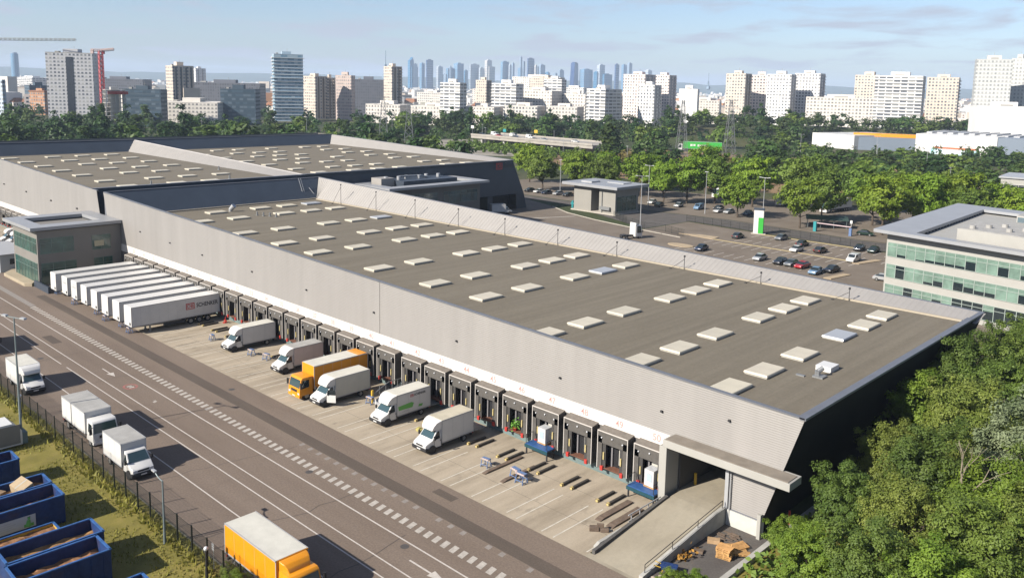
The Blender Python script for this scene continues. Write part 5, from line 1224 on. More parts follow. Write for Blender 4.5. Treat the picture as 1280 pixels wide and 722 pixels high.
# pallets and rubbish in the little yard
def pallet_mesh():
    mb = MB()
    for i in range(7): mb.box(-.6, .6, -.4 + i * .125, -.4 + i * .125 + .09, .122, .144)
    for y in (-.36, 0, .36): mb.box(-.6, .6, y - .05, y + .05, .1, .122); 
    for x in (-.52, 0, .52):
        for y in (-.36, 0, .36): mb.box(x - .07, x + .07, y - .05, y + .05, .022, .1)
    for y in (-.36, 0, .36): mb.box(-.6, .6, y - .05, y + .05, 0, .022)
    return mb.mesh('pallet', mat('new_pallet_wood', (.56, .31, .12), .8, var=.25, scale=3, objrand=.15))
PM = pallet_mesh()
def pallet(label, x, y, z, rz, g='wooden pallets in the small yard', tilt=0):
    o = ob('pallet', PM, None, (x, y, z), R(rz)); o.rotation_euler = (R(tilt), 0, R(rz)); return tag(o, label, 'pallet', g)
for i in range(6): pallet(('lowest pallet of the orange stack in the small yard', 'second pallet from the ground in the orange stack', 'third pallet from the ground in the orange stack', 'fourth pallet from the ground in the orange stack', 'pallet just below the top of the orange stack', 'topmost pallet of the orange stack in the small yard')[i], -30.75 + .03 * (i % 2), 55.9, i * .148, 12 + 3 * (i % 3) - (14 if i > 2 else 0))
for i, (x, y, z, rz, tl) in enumerate(((-30.9, 57.6, 0, 40, 0), (-30.2, 57.3, .0, 55, 8), (-29.8, 57.0, .16, 30, -10), (-30.5, 57.9, .15, 70, 6))): pallet(('loose pallet lying flat behind the orange stack', 'tilted loose pallet right behind the orange stack', 'loose pallet leaning by the kerb wall behind the stack', 'loose pallet lying on another, farthest behind the stack')[i], x, y, z, rz, tilt=tl)
mb = MB(); lr = random.Random(9)
for i in range(14):
    x, y = -31.8 + lr.uniform(-.9, .9), 58.8 + lr.uniform(-.9, .7); mb.box(x - .35, x + .35, y - .06, y + .06, .02 + .03 * i % .1, .05 + .03 * i % .1 + .02)
tag(mb.build('broken_boards', M_rust), 'scattered reddish broken boards by the white base wall', 'boards', kind='stuff')
t = MB(); t.box(-.5, .5, -.3, .3, 0, .3); o = t.build('carton', M_card, bevel=.03); o.location = (-32.5, 57.2, 0); o.rotation_euler = (0, 0, .5); tag(o, 'flattened tan carton lying beside the ramp wall', 'carton')
t = MB(); t.box(-.4, .4, -.25, .25, 0, .2); o = t.build('carton', M_rust, bevel=.03); o.location = (-32.6, 55.1, 0); o.rotation_euler = (0, 0, .3); tag(o, 'small reddish carton in the shade of the ramp wall', 'carton')
mb = MB()
for i in range(60):
    p = Vector((-32.9 + lr.gauss(0, .25), 53.6 + lr.gauss(0, .8), abs(lr.gauss(.2, .2)))); a = Vector((lr.gauss(0, 1), lr.gauss(0, 1), lr.gauss(0, 1))).normalized() * .16; b = a.orthogonal().normalized() * .12; mb.face([p - a, p + b, p + a, p - b])
tag(mb.build('rubbish_heap', mat('rusty_leaves', (.35, .18, .03), .9, var=.5, scale=3), fix=False), 'heap of rusty leaves and scraps along the ramp wall', 'rubbish', kind='stuff')
WBR = thing('wheelbarrow', 'wheelbarrow with a blue tray and yellow handle beside the ramp wall', 'wheelbarrow', (-32.6, 50.9, 0), .4)
mb = MB(); mb.side([(-.5, .35), (.5, .35), (.7, .7), (-.6, .7)], -.32, .32); mb.build('tray', M_blue, WBR, bevel=.03)
mb = MB(); mb.tube((.75, -.06, .2), (.75, .06, .2), .2, n=14); mb.build('wheel', M_tyre, WBR)
mb = MB(); mb.tube((.75, .1, .2), (-1.1, .3, .6), .03).tube((.75, -.1, .2), (-1.1, -.3, .6), .03).tube((-.4, .28, .4), (-.45, .3, 0), .03).tube((-.4, -.28, .4), (-.45, -.3, 0), .03); mb.build('handle', M_yellow, WBR)
mb = MB()
for i in range(22):
    x, y = -31.9 + lr.gauss(0, .7), 48.9 + lr.gauss(0, .5); r = lr.uniform(.15, .35); mb.ball((x, y, r * .5), r, 6, .6)
tag(mb.build('rubble_heap', mat('pale_rubble', (.42, .35, .27), .95, var=.3, scale=4)), 'heap of pale rubble at the foot of the ramp wall', 'rubble', kind='stuff')
t = MB(); t.box(-.7, .1, -.25, .25, 0, .35); t.box(-.1, .5, -.1, .1, 0, .6); t.box(.2, .9, -.35, .0, 0, .3); o = t.build('rusty_stand', M_rust, bevel=.04); o.location = (-40.3, 52.0, 0); o.rotation_euler = (0, 0, .7); tag(o, 'rusty low metal stand on the apron before the ramp', 'stand')

# ------------------------------------------------------------------ street furniture on the verge
FN = thing('mesh_fence', 'dark wire mesh fence with square posts along the grass verge', 'fence', (-80, 27.0, 0))
mb = MB(); x = -170.0
pm = MB(); pm.box(-.045, .045, -.045, .045, 0, 2.4); PME = pm.mesh('post', mat('dark_green_fence', (.012, .018, .015), .5))
mm = MB()
for i in range(13): z = .12 + i * .18; mm.tube((0, 0, z), (2.5, 0, z), .009, n=4, cap=False)
for i in range(14): xx = i * 2.5 / 14; mm.tube((xx, 0, .08), (xx, 0, 2.32), .010, n=4, cap=False)
MME = mm.mesh('mesh_panel', MATS['dark_green_fence'], fix=False)
i = 0
while x < -52:
    ob('post', PME, FN, (x + 80, 0, 0)); ob('mesh_panel', MME, FN, (x + 80, 0, 0)); x += 2.5
ob('post', PME, FN, (x + 80, 0, 0))
def lamp_post(label, x, y, h, style, rz=0, group='lamp posts', m=None):
    t = thing('lamp_post', label, 'lamp post', (x, y, 0), R(rz), group); m = m or M_pole
    mb = MB(); mb.tube((0, 0, 0), (0, 0, h), .10 if h < 7 else .13, .06, n=10).tube((0, 0, 0), (0, 0, .9), .14 if h > 7 else .11, n=10); mb.build('pole', m, t)
    if style == 'T':
        mb = MB(); mb.tube((-1.3, 0, h), (1.3, 0, h), .045); mb.build('arm', m, t)
        for s in (-1, 1): mb = MB(); mb.side([(s * 1.3 - .35, h - .02), (s * 1.3 + .35, h - .02), (s * 1.3 + .3, h + .16), (s * 1.3 - .3, h + .16)], -.16, .16); mb.build('lamp_head', M_alu, t, bevel=.03)
    elif style == 'curve':
        pts = [(0, 0, h - .05)] + [(-1.25 * math.sin(a), 0, h - .05 + .38 * (1 - math.cos(a * 1.0))) for a in (.3, .6, .9, 1.2, 1.5)]
        mb = MB(); mb.path(pts, .045); mb.build('arm', m, t)
        mb = MB(); e = pts[-1]; mb.box(e[0] - .55, e[0] + .05, -.12, .12, e[2] - .06, e[2] + .08); mb.build('lamp_head', M_alu, t, bevel=.04)
    elif style == 'top':
        mb = MB(); mb.box(-.55, .55, -.22, .22, h, h + .14); mb.build('lamp_head', M_alu, t, bevel=.03)
    elif style == 'globe':
        mb = MB(); mb.ball((0, 0, h + .14), .17, 12); mb.build('globe', M_lamp, t, smooth=True)
    return t
lamp_post('tall grey green lamp post with two heads at the left edge of the verge', -91.43, 24.4, 12.7, 'T', 20)
lamp_post('short grey lamp post with a curved arm beside the fence', -63.0, 26.2, 5.2, 'curve', 0)
lamp_post('black bollard lamp with white globe beside the orange lorry', -56.0, 26.2, 2.3, 'globe', m=M_black)
lamp_post('black bollard lamp with white globe near the flat fronted lorry', -98.2, 26.3, 2.3, 'globe', m=M_black)
SG = thing('sign_post', 'small grey sign plate on a thin post behind the fence', 'sign', (-56.9, 27.2, 0)); mb = MB(); mb.tube((0, 0, 0), (0, 0, 1.9), .03); mb.build('post', M_steel, SG)
mb = MB(); mb.box(-.18, .18, -.05, -.02, 1.5, 2.1); mb.build('sign_plate', M_alu, SG, bevel=.02)
# skips
def skip(label, x0, x1, y0, y1, h, contents=None, sign=False, lf=.8, m=M_blue, mi=M_bluein):
    t = thing('waste_skip', label, 'skip', ((x0 + x1) / 2, (y0 + y1) / 2, 0), 0, 'open blue skips on the grass')
    hx, hy = (x1 - x0) / 2, (y1 - y0) / 2; w = .09
    mb = MB(); mb.box(-hx, -hx + w, -hy, hy, .18, h); mb.box(hx - w, hx, -hy, hy, .18, h); mb.box(-hx + w, hx - w, hy - w, hy, .18, h); mb.box(-hx + w, hx - w, -hy, -hy + w, .18, h); mb.box(-hx, hx, -hy, hy, .1, .2)
    mb.build('body', m, t)
    mb = MB(); mb.box(-hx - .04, -hx + w + .03, -hy - .04, hy + .04, h - .02, h + .07); mb.box(hx - w - .03, hx + .04, -hy - .04, hy + .04, h - .02, h + .07); mb.box(-hx, hx, hy - w - .03, hy + .04, h - .02, h + .07); mb.box(-hx, hx, -hy - .04, -hy + w + .03, h - .02, h + .07)
    mb.build('rim', mat('worn_blue_rim', (.04, .13, .36), .45, var=.3, scale=3), t)
    mb = MB()
    for i in range(7):
        y = -hy + .5 + i * (2 * hy - 1) / 6
        mb.box(hx, hx + .045, y - .05, y + .05, .2, h - .1) if not sign else None
        mb.box(-hx - .045, -hx, y - .05, y + .05, .2, h - .1)
    for xx in (-.7, 0, .7): mb.box(xx - .05, xx + .05, hy, hy + .05, .2, h - .1)
    mb.build('rib', m, t)
    mb = MB(); mb.box(-.6, -.45, -hy, hy, 0, .12); mb.box(.45, .6, -hy, hy, 0, .12); mb.build('skid', M_chassis, t)
    if contents is not None:
        n = 10; fb = MB(); rr = random.Random(int(x0 * 10))
        H_ = [[h * contents + rr.uniform(-.16, .16) for _ in range(n + 1)] for _ in range(n + 1)]
        for i in range(n):
            for j in range(n):
                X = lambda a: -hx + w + (2 * hx - 2 * w) * a / n
                Y = lambda b: -hy + w + (2 * hy - 2 * w) * b / n
                fb.face([(X(i), Y(j), H_[i][j]), (X(i + 1), Y(j), H_[i + 1][j]), (X(i + 1), Y(j + 1), H_[i + 1][j + 1]), (X(i), Y(j + 1), H_[i][j + 1])])
        o = fb.build('rubbish', lf, fix=False); o.location = t.location; tag(o, 'loose waste filling the ' + label.split(' skip')[0] + ' skip', 'rubbish', kind='stuff')
    if sign:
        s = MB(); s.box(hx + .005, hx + .03, -2.6, .9, .62, 1.62); sp = s.build('sign_panel', mat('white_sign_panel', (.62, .64, .66), .4), t)
        s = MB(); s.tube((hx + .035, .35, .75), (hx + .035, .4, 1.25), .2, .12, n=8); s.ball((hx + .035, .42, 1.38), .11, 8); s.box(hx + .03, hx + .034, .05, .75, .7, .95); s.build('green_print', M_greenp, sp)
        s = MB(); s.box(hx + .03, hx + .045, .32, .52, 1.46, 1.52); s.build('dark_print', M_dgrey, sp)
        for i in range(4): s = MB(); s.box(hx + .03, hx + .033, -2.4, -2.4 + (1.9 - .3 * (i % 2)), .85 + i * .18, .89 + i * .18); s.build('line_of_print', M_alu, sp)
    return t
M_mix = mat('mixed_waste', (.30, .15, .07), .95, var=.7, scale=1.6); M_wood2 = mat('wood_waste', (.36, .20, .08), .9, var=.5, scale=1.8)
skip('farthest blue skip, cut by the left edge of the picture', -84.0, -81.6, 15.5, 21.5, 2.35, .5, lf=M_mix)
skip('blue skip heaped with cartons, directly behind the skip with the sign', -77.15, -74.85, 15.8, 22.0, 2.35, .75, lf=M_wood2)
skip('blue skip with a white and green sign on its long side', -74.45, -71.75, 15.8, 21.95, 2.4, .62, sign=True, lf=M_mix)
skip('empty looking blue skip in front of the yellow one', -66.4, -63.75, 15.6, 22.05, 2.35, .62, lf=M_wood2)
skip('blue skip half full of reddish waste, left of the last one', -63.4, -60.7, 15.4, 21.4, 2.4, .62, lf=M_mix)
skip('blue skip just showing its corner at the bottom edge', -56.15, -53.6, 15.8, 21.75, 2.4, .5, lf=M_mix)
skip('low yellow skip between two blue ones', -70.6, -68.2, 15.0, 20.7, 0.95, .8, m=M_yellow, mi=M_yellow, lf=M_mix)
def carton(label, x, y, z, sx, sy, sz, rot, m=M_card):
    mb = MB(); mb.box(-sx / 2, sx / 2, -sy / 2, sy / 2, 0, sz); mb.mt(1); mb.box(-.05, .05, -sy / 2 - .004, sy / 2 + .004, -.002, sz + .004); o = mb.build('carton', [m, M_cream]); o.location = (x, y, z); o.rotation_euler = rot; return tag(o, label, 'carton', 'cartons in the skips')
carton('big pale carton tilted on top of the heaped skip', -75.9, 20.1, 1.9, 1.3, 1.1, .9, (.35, .3, .4), mat('pale_carton', (.62, .47, .30), .85, var=.12, scale=2))
carton('brown carton lying left of the big pale one in the heaped skip', -76.1, 18.1, 1.85, 1.1, .9, .6, (-.2, .2, .8)); carton('small dark carton at the left end of the heaped skip', -75.9, 17.0, 1.8, .8, .7, .5, (.2, -.1, .2), M_rust)
WC = thing('compactor_container', 'closed white container with a grey sloping end at the left edge of the grass', 'container', (-91.6, 22.2, 0), R(0))
mb = MB(); mb.side([(17.0, .2), (24.2, .2), (24.2, 1.6), (23.4, 2.5), (17.0, 2.5)], 90.3, 92.8); mb.v = [(-y + 91.6, x - 22.2, z) for x, y, z in mb.v]; mb.build('body', M_white, WC, bevel=.04)
mb = MB(); mb.box(-1.15, 1.15, 2.0, 2.5, .15, 1.3); mb.build('press_unit', M_teal, WC, bevel=.04)
mb = MB(); mb.box(1.31, 1.36, -4.5, 1.8, .4, 2.3); mb.build('side_panel', M_greywall, WC)
# sign pillar, barrier, bicycle shelter, water post
TP = thing('sign_pillar', 'white and green sign pillar at the car park edge', 'sign', (-104.3, 197.2, 0), R(20))
mb = MB(); mb.box(-1.1, .1, -.5, .5, .2, 6.2); mb.build('white_panel', M_white, TP, bevel=.03); mb = MB(); mb.box(.1, 1.35, -.5, .5, .2, 4.3); mb.build('green_panel', M_green, TP, bevel=.03)
mb = MB(); mb.box(.1, 1.35, -.5, .5, 4.3, 6.2); mb.build('white_panel', M_white, TP, bevel=.03); mb = MB(); mb.box(-1.6, 2.0, -.9, .9, 0, .22); mb.build('base', M_kerb, TP)
mb = MB(); mb.box(-1.2, 1.45, -.55, .55, 6.2, 6.7); mb.build('dark_cap', M_dark, TP)
BA = thing('boom_barrier', 'long pale boom barrier between two blue posts before the trees', 'barrier', (-96.3, 213.4, 0))
mb = MB(); mb.box(-.4, .4, -.4, .4, 0, 2.6); mb.build('teal_post', M_teal2, BA, bevel=.04); mb = MB(); mb.box(9.2, 9.9, -.3, .3, 0, 2.0); mb.build('blue_post', M_ltblue, BA, bevel=.04)
mb = MB(); mb.box(.3, 9.6, -.08, .08, 2.2, 2.42); mb.build('boom', mat('pink_white_boom', (.66, .52, .54), .5), BA); mb = MB(); mb.tube((9.5, .3, 0), (9.5, .3, 3.6), .06).box(9.2, 9.8, .2, .3, 3.2, 4.0); mb.build('camera_pole', M_white, BA)
CPT = thing('shelter', 'long dark green roofed shelter on slim posts under the trees', 'shelter', (-97, 222, 0), R(28))
mb = MB(); mb.side([(-.1, 2.3), (4.0, 3.0), (4.0, 3.12), (-.1, 2.42)], -5.5, 5.5); mb.v = [(y, x - 2, z) for x, y, z in mb.v]; mb.build('roof', mat('dark_green_sheet', (.05, .085, .075), .4), CPT)
for x in (-5, -1.7, 1.7, 5):
    for y in (-1.9, 1.8): mb = MB(); mb.tube((x, y, 0), (x, y, 2.5), .06); mb.build('post', M_pole, CPT)
mb = MB(); mb.box(-4.5, 4.5, 1.2, 1.5, .3, 1.0); mb.build('bench', M_chassis, CPT)
for i, (x, y, h) in enumerate(((-122.2, 170.5, 15.0), (-152.7, 216.8, 12.8), (-132.7, 217.7, 12.4), (-112.9, 215.9, 12.6), (-87.4, 246, 11), (-157.8, 413, 12.5), (-191, 218.6, 11.6), (-231, 310, 10.6), (-100.6, 336, 10), (-300, 345, 11), (-330, 371, 11), (-360, 344, 12), (-210, 440, 14), (-180, 470, 14), (-140, 430, 14), (-392, 372, 12), (-430, 330, 14), (-480, 300, 14), (-455, 200, 14), (-500, 240, 13))):
    lb = ('tall twin headed lamp post rising behind the ribbed parapet', 'lamp post in front of the yellow green tree', 'lamp post right of the blue van under the trees', 'lamp post just right of the sign pillar', 'lamp post behind the office roof', 'tall mast among the right hand trees', 'lamp post left of the gatehouse', 'lamp post in the trees beyond the gatehouse', 'lamp post by the red market tent', 'lamp post beside the bridge, at its middle', 'lamp post behind the bridge', 'lamp post before the left part of the bridge', 'tall lamp mast left of the halls', 'tall lamp mast before the white hall', 'tall lamp mast near the orange roofed hall', 'lamp post left of the bridge', 'pale mast in the tree belt left of the pylon', 'pale mast in the middle of the tree belt', 'pale mast at the left of the tree belt', 'pale mast under the beige striped tower')[i]
    lamp_post(lb, x, y, h, 'T' if i in (0, 1, 3, 12, 13, 14) else 'top', rnd.uniform(0, 90), group='lamp posts', m=M_alu)
# dark rail fences round the car park
F2 = thing('railing_fence', 'dark thin bar fence along the rear edge of the car park', 'fence', (-95, 200.4, 0))
def rail_run(root, pts, h=1.9, step=2.6):
    o = absloc(root)
    for p, q in zip(pts, pts[1:]):
        p = Vector((*p, 0)); q = Vector((*q, 0)); d = (q - p); n = max(1, int(d.length / step))
        for i in range(n):
            a = p + d * i / n; b = p + d * (i + 1) / n; mb = MB(); mb.tube(a, a + Vector((0, 0, h)), .05, n=5)
            for z in (.2, h * .5, h - .1): mb.tube(a + Vector((0, 0, z)), b + Vector((0, 0, z)), .025, n=4)
            for k in range(1, 8): c = a + (b - a) * k / 8; mb.tube(c + Vector((0, 0, .2)), c + Vector((0, 0, h - .1)), .018, n=4, cap=False)
            mb.build('fence_panel', MATS['dark_green_fence'], root, world=True, fix=False)
rail_run(F2, [(-128, 200.6), (-105, 198.9), (-94, 200.2), (-80, 197.4), (-68, 196.4)])
F3 = thing('railing_fence', 'dark bar fence running from the gatehouse into the yard', 'fence', (-130, 185, 0)); rail_run(F3, [(-145.5, 190), (-136.3, 183.6), (-128, 180.6), (-121.7, 180.9), (-114, 178)])
BG = thing('gate_barrier', 'white lifting barrier with red base beside the office building', 'barrier', (-62, 190.6, 0)); mb = MB(); mb.box(-.3, .3, -.3, .3, 0, 1.2); mb.build('base', mat('pale_red_paint', (.6, .25, .2), .5), BG); mb = MB(); mb.box(.3, 6, -.06, .06, .95, 1.1); mb.build('boom', M_white, BG)
mb = MB(); mb.box(-.3, .3, -.3, .3, 0, 2.2); mb.build
CN = thing('traffic_cone', 'orange traffic cone on the yard beyond the near end wall', 'cone', (-33.5, 124.5, 0)); mb = MB(); mb.tube((0, 0, .05), (0, 0, .8), .2, .04, n=12); mb.build('cone', M_orange, CN); mb = MB(); mb.box(-.3, .3, -.3, .3, 0, .06); mb.build('base', M_black, CN)
HY = thing('hydrant_post', 'turquoise post on the verge beside the gatehouse', 'post', (-165.5, 195.5, 0)); mb = MB(); mb.tube((0, 0, 0), (0, 0, 2.2), .4, n=10).box(-.6, .6, -.3, .3, 1.2, 1.6); mb.build('body', M_teal2, HY)
# small blue green and yellow boards beside the bridge
for lb, x, y, h, m in (('teal board on a pole behind the bridge', -368, 368, 10.5, M_teal2), ('yellow board on a pole behind the bridge', -338, 364, 11.5, M_yellow), ('white board on a pole left of the bridge', -386, 358, 12, M_white)):
    t = thing('road_sign', lb, 'sign', (x, y, 0)); mb = MB(); mb.tube((0, 0, 0), (0, 0, h), .1); mb.build('pole', M_steel, t); mb = MB(); mb.box(-1.3, 1.3, -.1, .1, h - 1.8, h); mb.build('board', m, t)
# ------------------------------------------------------------------ the city behind: x, y, turn, right face, left face, height, style, label
TOWERS=[
 (-771.3, 240.2, 50.8, 36.1, 23.8, 55.2, 'white_strip', 'tall white slab tower with a dark glazed strip up its middle'),
 (-663.8, 257.8, 47.8, 27.9, 13.9, 27.6, 'dark_glass', 'low dark blue glass office building right of the red crane'),
 (-1063.3, 378.7, 46.8, 58.7, 27.1, 34.5, 'slab_dark', 'long dark grey roofed block behind the red crane'),
 (-631.0, 233.7, 77.8, 13.1, 12.8, 27.6, 'constr', 'unfinished white concrete building with bare floors under the red crane'),
 (-754.9, 337.1, 80.8, 18.2, 22.2, 47.6, 'beige_strip', 'twin cored beige tower with dark vertical stripes left of the long dark slab'),
 (-682.9, 294.7, 47.8, 43.8, 36.8, 17.7, 'white_low', 'low white housing block at the foot of the beige striped tower'),
 (-841.2, 393.5, 46.8, 68.4, 23.3, 33.2, 'slab_dark', 'very long dark slab block stretching right of the beige striped tower'),
 (-1654.6, 785.3, 87.8, 20.4, 13.6, 58.2, 'white', 'small distant white tower above the long dark slab'),
 (-666.9, 336.7, 52.8, 27.5, 26.7, 28.7, 'dark_glass', 'dark modern glass building with white cubes beside the blue tower'),
 (-706.7, 408.9, 64.8, 25.4, 21.6, 60.6, 'blue_balc', 'blue glass apartment tower with white balcony slabs and a stepped foot'),
 (-731.6, 467.6, 92.8, 13.6, 19.7, 41.7, 'beige', 'beige slab with a dark brown side just right of the blue tower'),
 (-731.5, 481.2, 72.8, 8.3, 10, 40.6, 'beige', 'thin beige slab squeezed between two wider beige blocks'),
 (-697.2, 485.7, 112.8, 6.9, 17.5, 43.1, 'pink', 'pinkish beige block with small windows right of the thin slab'),
 (-778.7, 546.6, 47.8, 30.9, 20.2, 40.2, 'slab_dark', 'long dark grey slab between the pinkish block and the beige tower'),
 (-708.4, 543.5, 82.8, 11.9, 16.8, 53.8, 'beige', 'tall beige tower with one dark side in front of the pylon'),
 (-567.4, 510.4, 102.8, 10.1, 21.6, 38.3, 'white_band', 'white housing block with grey banded balconies left of the beige trio'),
 (-651.5, 623.3, 92.8, 7.9, 15.5, 42.1, 'beige', 'narrow beige tower behind the white housing blocks'),
 (-558.8, 572.9, 102.8, 13.6, 27.1, 38.9, 'white_band', 'broad cream housing block right of the narrow beige tower'),
 (-759.8, 863.7, 107.8, 15.4, 71.9, 49.8, 'beige_l', 'long cream apartment range below the business district towers'),
 (-668.9, 743.4, 102.8, 30.2, 28.4, 47.3, 'beige', 'stepped cream tower in front of the long apartment range'),
 (-593.4, 677.1, 102.8, 10.2, 21.6, 44.7, 'white_band', 'white block with grey upper bands left of the twisted glass tower'),
 (-547.4, 610.7, 107.8, 25.7, 35.9, 32.8, 'white_low', 'low white housing range in front of the cream tower'),
 (-530.1, 640.3, 102.8, 9.4, 25.3, 30.4, 'white_low', 'low pale housing range left of the banded white block'),
 (-472.4, 598.3, 92.8, 25.7, 20.6, 35.8, 'white_band', 'white block with a dark banded right side in mid city'),
 (-505.6, 703.8, 97.8, 22.7, 24.8, 51.2, 'pinkw', 'tallest white and pink block of the dense white group'),
 (-452.1, 644.3, 97.8, 14.1, 16.2, 40.4, 'white', 'bright white block standing at the front of the dense white group'),
 (-510.5, 753.7, 92.8, 14.5, 20.0, 51.7, 'pinkw', 'rear white block with a glazed blue side in the dense white group'),
 (-423.2, 671.1, 107.8, 7.0, 17.1, 37.6, 'whiteblank', 'plain windowless white block right of the dense white group'),
 (-416.7, 745.2, 92.8, 13.4, 20.5, 53.7, 'beige', 'leftmost tower of the row of four pale towers'),
 (-412.8, 789.6, 107.8, 5.8, 19.7, 53.3, 'pinkw', 'second tower from the left in the row of four pale towers'),
 (-374.9, 756.6, 97.8, 14.7, 23.4, 53.5, 'white', 'third tower from the left in the row of four pale towers'),
 (-363.6, 794.3, 97.8, 16.4, 24.9, 55.4, 'white', 'rightmost tower of the row of four pale towers'),
 (-295.4, 762.0, 112.8, 29.4, 59.6, 33.0, 'white_low', 'long low white slab in front of the cream towers on the right'),
 (-325.3, 843.3, 97.8, 20.8, 23.2, 55.4, 'beige', 'cream tower with ribbed right side behind the long low slab'),
 (-259.1, 768.3, 102.8, 22.4, 38.7, 53.1, 'white_band', 'widest white tower with a bluish ribbed right end'),
 (-255.4, 853.5, 102.8, 16.6, 27.1, 53.9, 'beige', 'cream tower with brown ribbed end left of the big grey white tower'),
 (-178.5, 720.3, 110.8, 14.8, 24.5, 64.9, 'greyw', 'tallest grey white tower at the right edge of the skyline'),
 (-179.2, 760.5, 97.8, 20.2, 10, 67.4, 'greyw', 'grey tower cut by the right edge of the picture'),
 (-154.0, 702.0, 117.8, 22.6, 41.2, 29.9, 'whiteblank', 'low white podium under the tallest tower at right'),
 (-1671.2, 497.5, 102.8, 39.7, 65.4, 32.8, 'white_band', 'pale stepped housing left of the tall white slab tower'),
 (-1005.2, 296.2, 82.8, 22.2, 29.1, 25.7, 'dark_glass', 'dark balconied housing block left of the tall white slab tower'),
 (-883.6, 272.5, 112.8, 8.8, 19.3, 21.0, 'orange', 'low orange brick block at the left foot of the white slab tower'),
 (-684.2, 184.5, 102.8, 2.3, 20.9, 32.5, 'bluew', 'pale bluish tower cut by the left edge of the picture'),
 (-630.5, 492.9, 117.8, 30, 34.8, 16.9, 'white_low', 'low pale apartment range at the foot of the tall beige tower'),
 (-586.6, 513.1, 117.8, 28.3, 36.4, 16.7, 'white_low', 'low white apartment range left of the banded housing blocks'),
 (-545.0, 531.2, 114.8, 23.2, 30.2, 17.4, 'white_low', 'low white apartment range between the two banded housing blocks'),
 (-520.2, 561.0, 117.8, 30, 31.4, 18.9, 'beige_l', 'low cream apartment range below the broad cream block'),
 (-497.1, 589.1, 117.8, 30, 28.6, 19.0, 'white_low', 'low white apartment range right of the low cream one'),
 (-768.1, 924.1, 112.8, 30, 36.2, 37.0, 'white', 'pale flat block in the haze left of the dark banded block'),
 (-548.3, 718.8, 112.8, 19.9, 27.1, 25.7, 'beige_l', 'low cream range in front of the dense white group'),
 (-877.4, 891.2, 117.8, 30, 61.1, 31.9, 'white_low', 'long pale range in the haze above the banded housing blocks'),
 (-876.7, 755.6, 114.8, 28.1, 36.6, 25.8, 'beige_l', 'pale cream range in the haze below the spired glass tower'),
 (-471.0, 790.3, 114.8, 22.0, 34.0, 26.4, 'white_low', 'low white range between the windowless block and the four towers'),
]
SKYLINE= [(-4106, 3286, 83, 27, 24, 180, 6), (-4098, 3293, 83, 44, 14, 145, 0), (-4088, 3302, 83, 24, 2, 161, 2), (-4054, 3334, 83, 22, 24, 165, 1), (-4031, 3355, 83, 46, 8, 187, 3), (-3980, 3402, 83, 34, 20, 149, 4), (-3946, 3433, 83, 26, 37, 103, 2), (-3937, 3442, 83, 56, 20, 140, 1), (-3926, 3452, 83, 10, 14, 151, 2), (-3894, 3481, 83, 46, 41, 170, 1), (-3861, 3512, 83, 22, 10, 129, 0), (-3836, 3535, 83, 66, 8, 167, 4), (-3793, 3575, 83, 31, 14, 147, 4), (-3762, 3603, 83, 36, 24, 193, 5), (-3753, 3612, 83, 44, 49, 156, 5), (-3693, 3667, 83, 48, 20, 187, 1), (-3662, 3696, 83, 14, 10, 168, 4), (-3648, 3709, 83, 14, 12, 178, 2), (-3614, 3740, 83, 26, 24, 150, 1), (-3613, 3741, 83, 12, 10, 216, 2), (-3600, 3753, 83, 12, 10, 190, 2), (-3580, 3772, 83, 49, 8, 210, 3), (-3546, 3803, 83, 14, 12, 168, 5), (-3524, 3824, 83, 36, 26, 173, 2), (-3491, 3854, 83, 17, 26, 128, 0), (-3457, 3886, 83, 15, 22, 123, 2), (-3438, 3903, 83, 34, 16, 145, 2), (-3377, 3960, 83, 43, 35, 190, 7), (-3330, 4004, 83, 72, 41, 152, 1), (-3273, 4056, 83, 20, 30, 138, 0), (-3261, 4067, 83, 43, 24, 181, 4), (-3240, 4087, 83, 68, 30, 126, 0), (-3189, 4133, 83, 29, 10, 186, 3), (-3155, 4165, 83, 27, 18, 184, 1), (-3130, 4188, 83, 26, 20, 194, 2), (-3045, 4267, 83, 34, 30, 155, 4)]
WALLC = {}
def wallmat(n, c, v=.06): return mat('tower_' + n, c, .7, var=v, scale=.06)
TW = dict(white=wallmat('white', (.70, .69, .68)), whiteblank=wallmat('white', (.70, .69, .68)), white_strip=wallmat('strip_shade_grey', (.47, .47, .49)), white_low=wallmat('cream', (.66, .62, .57)), white_band=wallmat('white', (.70, .69, .68)), beige=wallmat('beige', (.60, .52, .44)),  # white_strip wall is greyed: the shade on its front is put into the colour
          beige_l=wallmat('cream', (.66, .62, .57)), pink=wallmat('pink', (.52, .42, .38)), pinkw=wallmat('pinkw', (.70, .60, .56)), slab_dark=wallmat('slab', (.14, .15, .18)), dark_glass=wallmat('darkglass', (.05, .08, .11)), beige_strip=wallmat('beige', (.60, .52, .44)),
          constr=wallmat('raw', (.50, .48, .45)), blue_balc=wallmat('blueglass', (.36, .46, .54)), orange=wallmat('brick', (.42, .22, .12)), greyw=wallmat('greyw', (.50, .51, .50)), bluew=wallmat('bluew', (.45, .52, .60)))
for k_, c_ in dict(white=(.70, .69, .68), whiteblank=(.72, .70, .67), white_strip=(.47, .47, .49), white_low=(.66, .62, .57), white_band=(.70, .69, .68), beige=(.60, .52, .44), beige_l=(.66, .62, .57), pink=(.52, .42, .38), pinkw=(.70, .60, .56), slab_dark=(.14, .15, .18), dark_glass=(.05, .08, .11), beige_strip=(.58, .50, .42), constr=(.50, .48, .45), blue_balc=(.38, .48, .56), orange=(.42, .22, .12), greyw=(.50, .51, .50), bluew=(.45, .52, .60)).items(): WALLC[k_] = c_  # white_strip rows repeat the wall colour greyed for painted shade
M_win = mat('tower_window', (.045, .055, .07), .2, spec=.6, objrand=.0)
M_winb = mat('tower_window_blue', (.05, .09, .13), .2, spec=.6)
M_rooft = mat('tower_roof', (.34, .33, .31), .9)
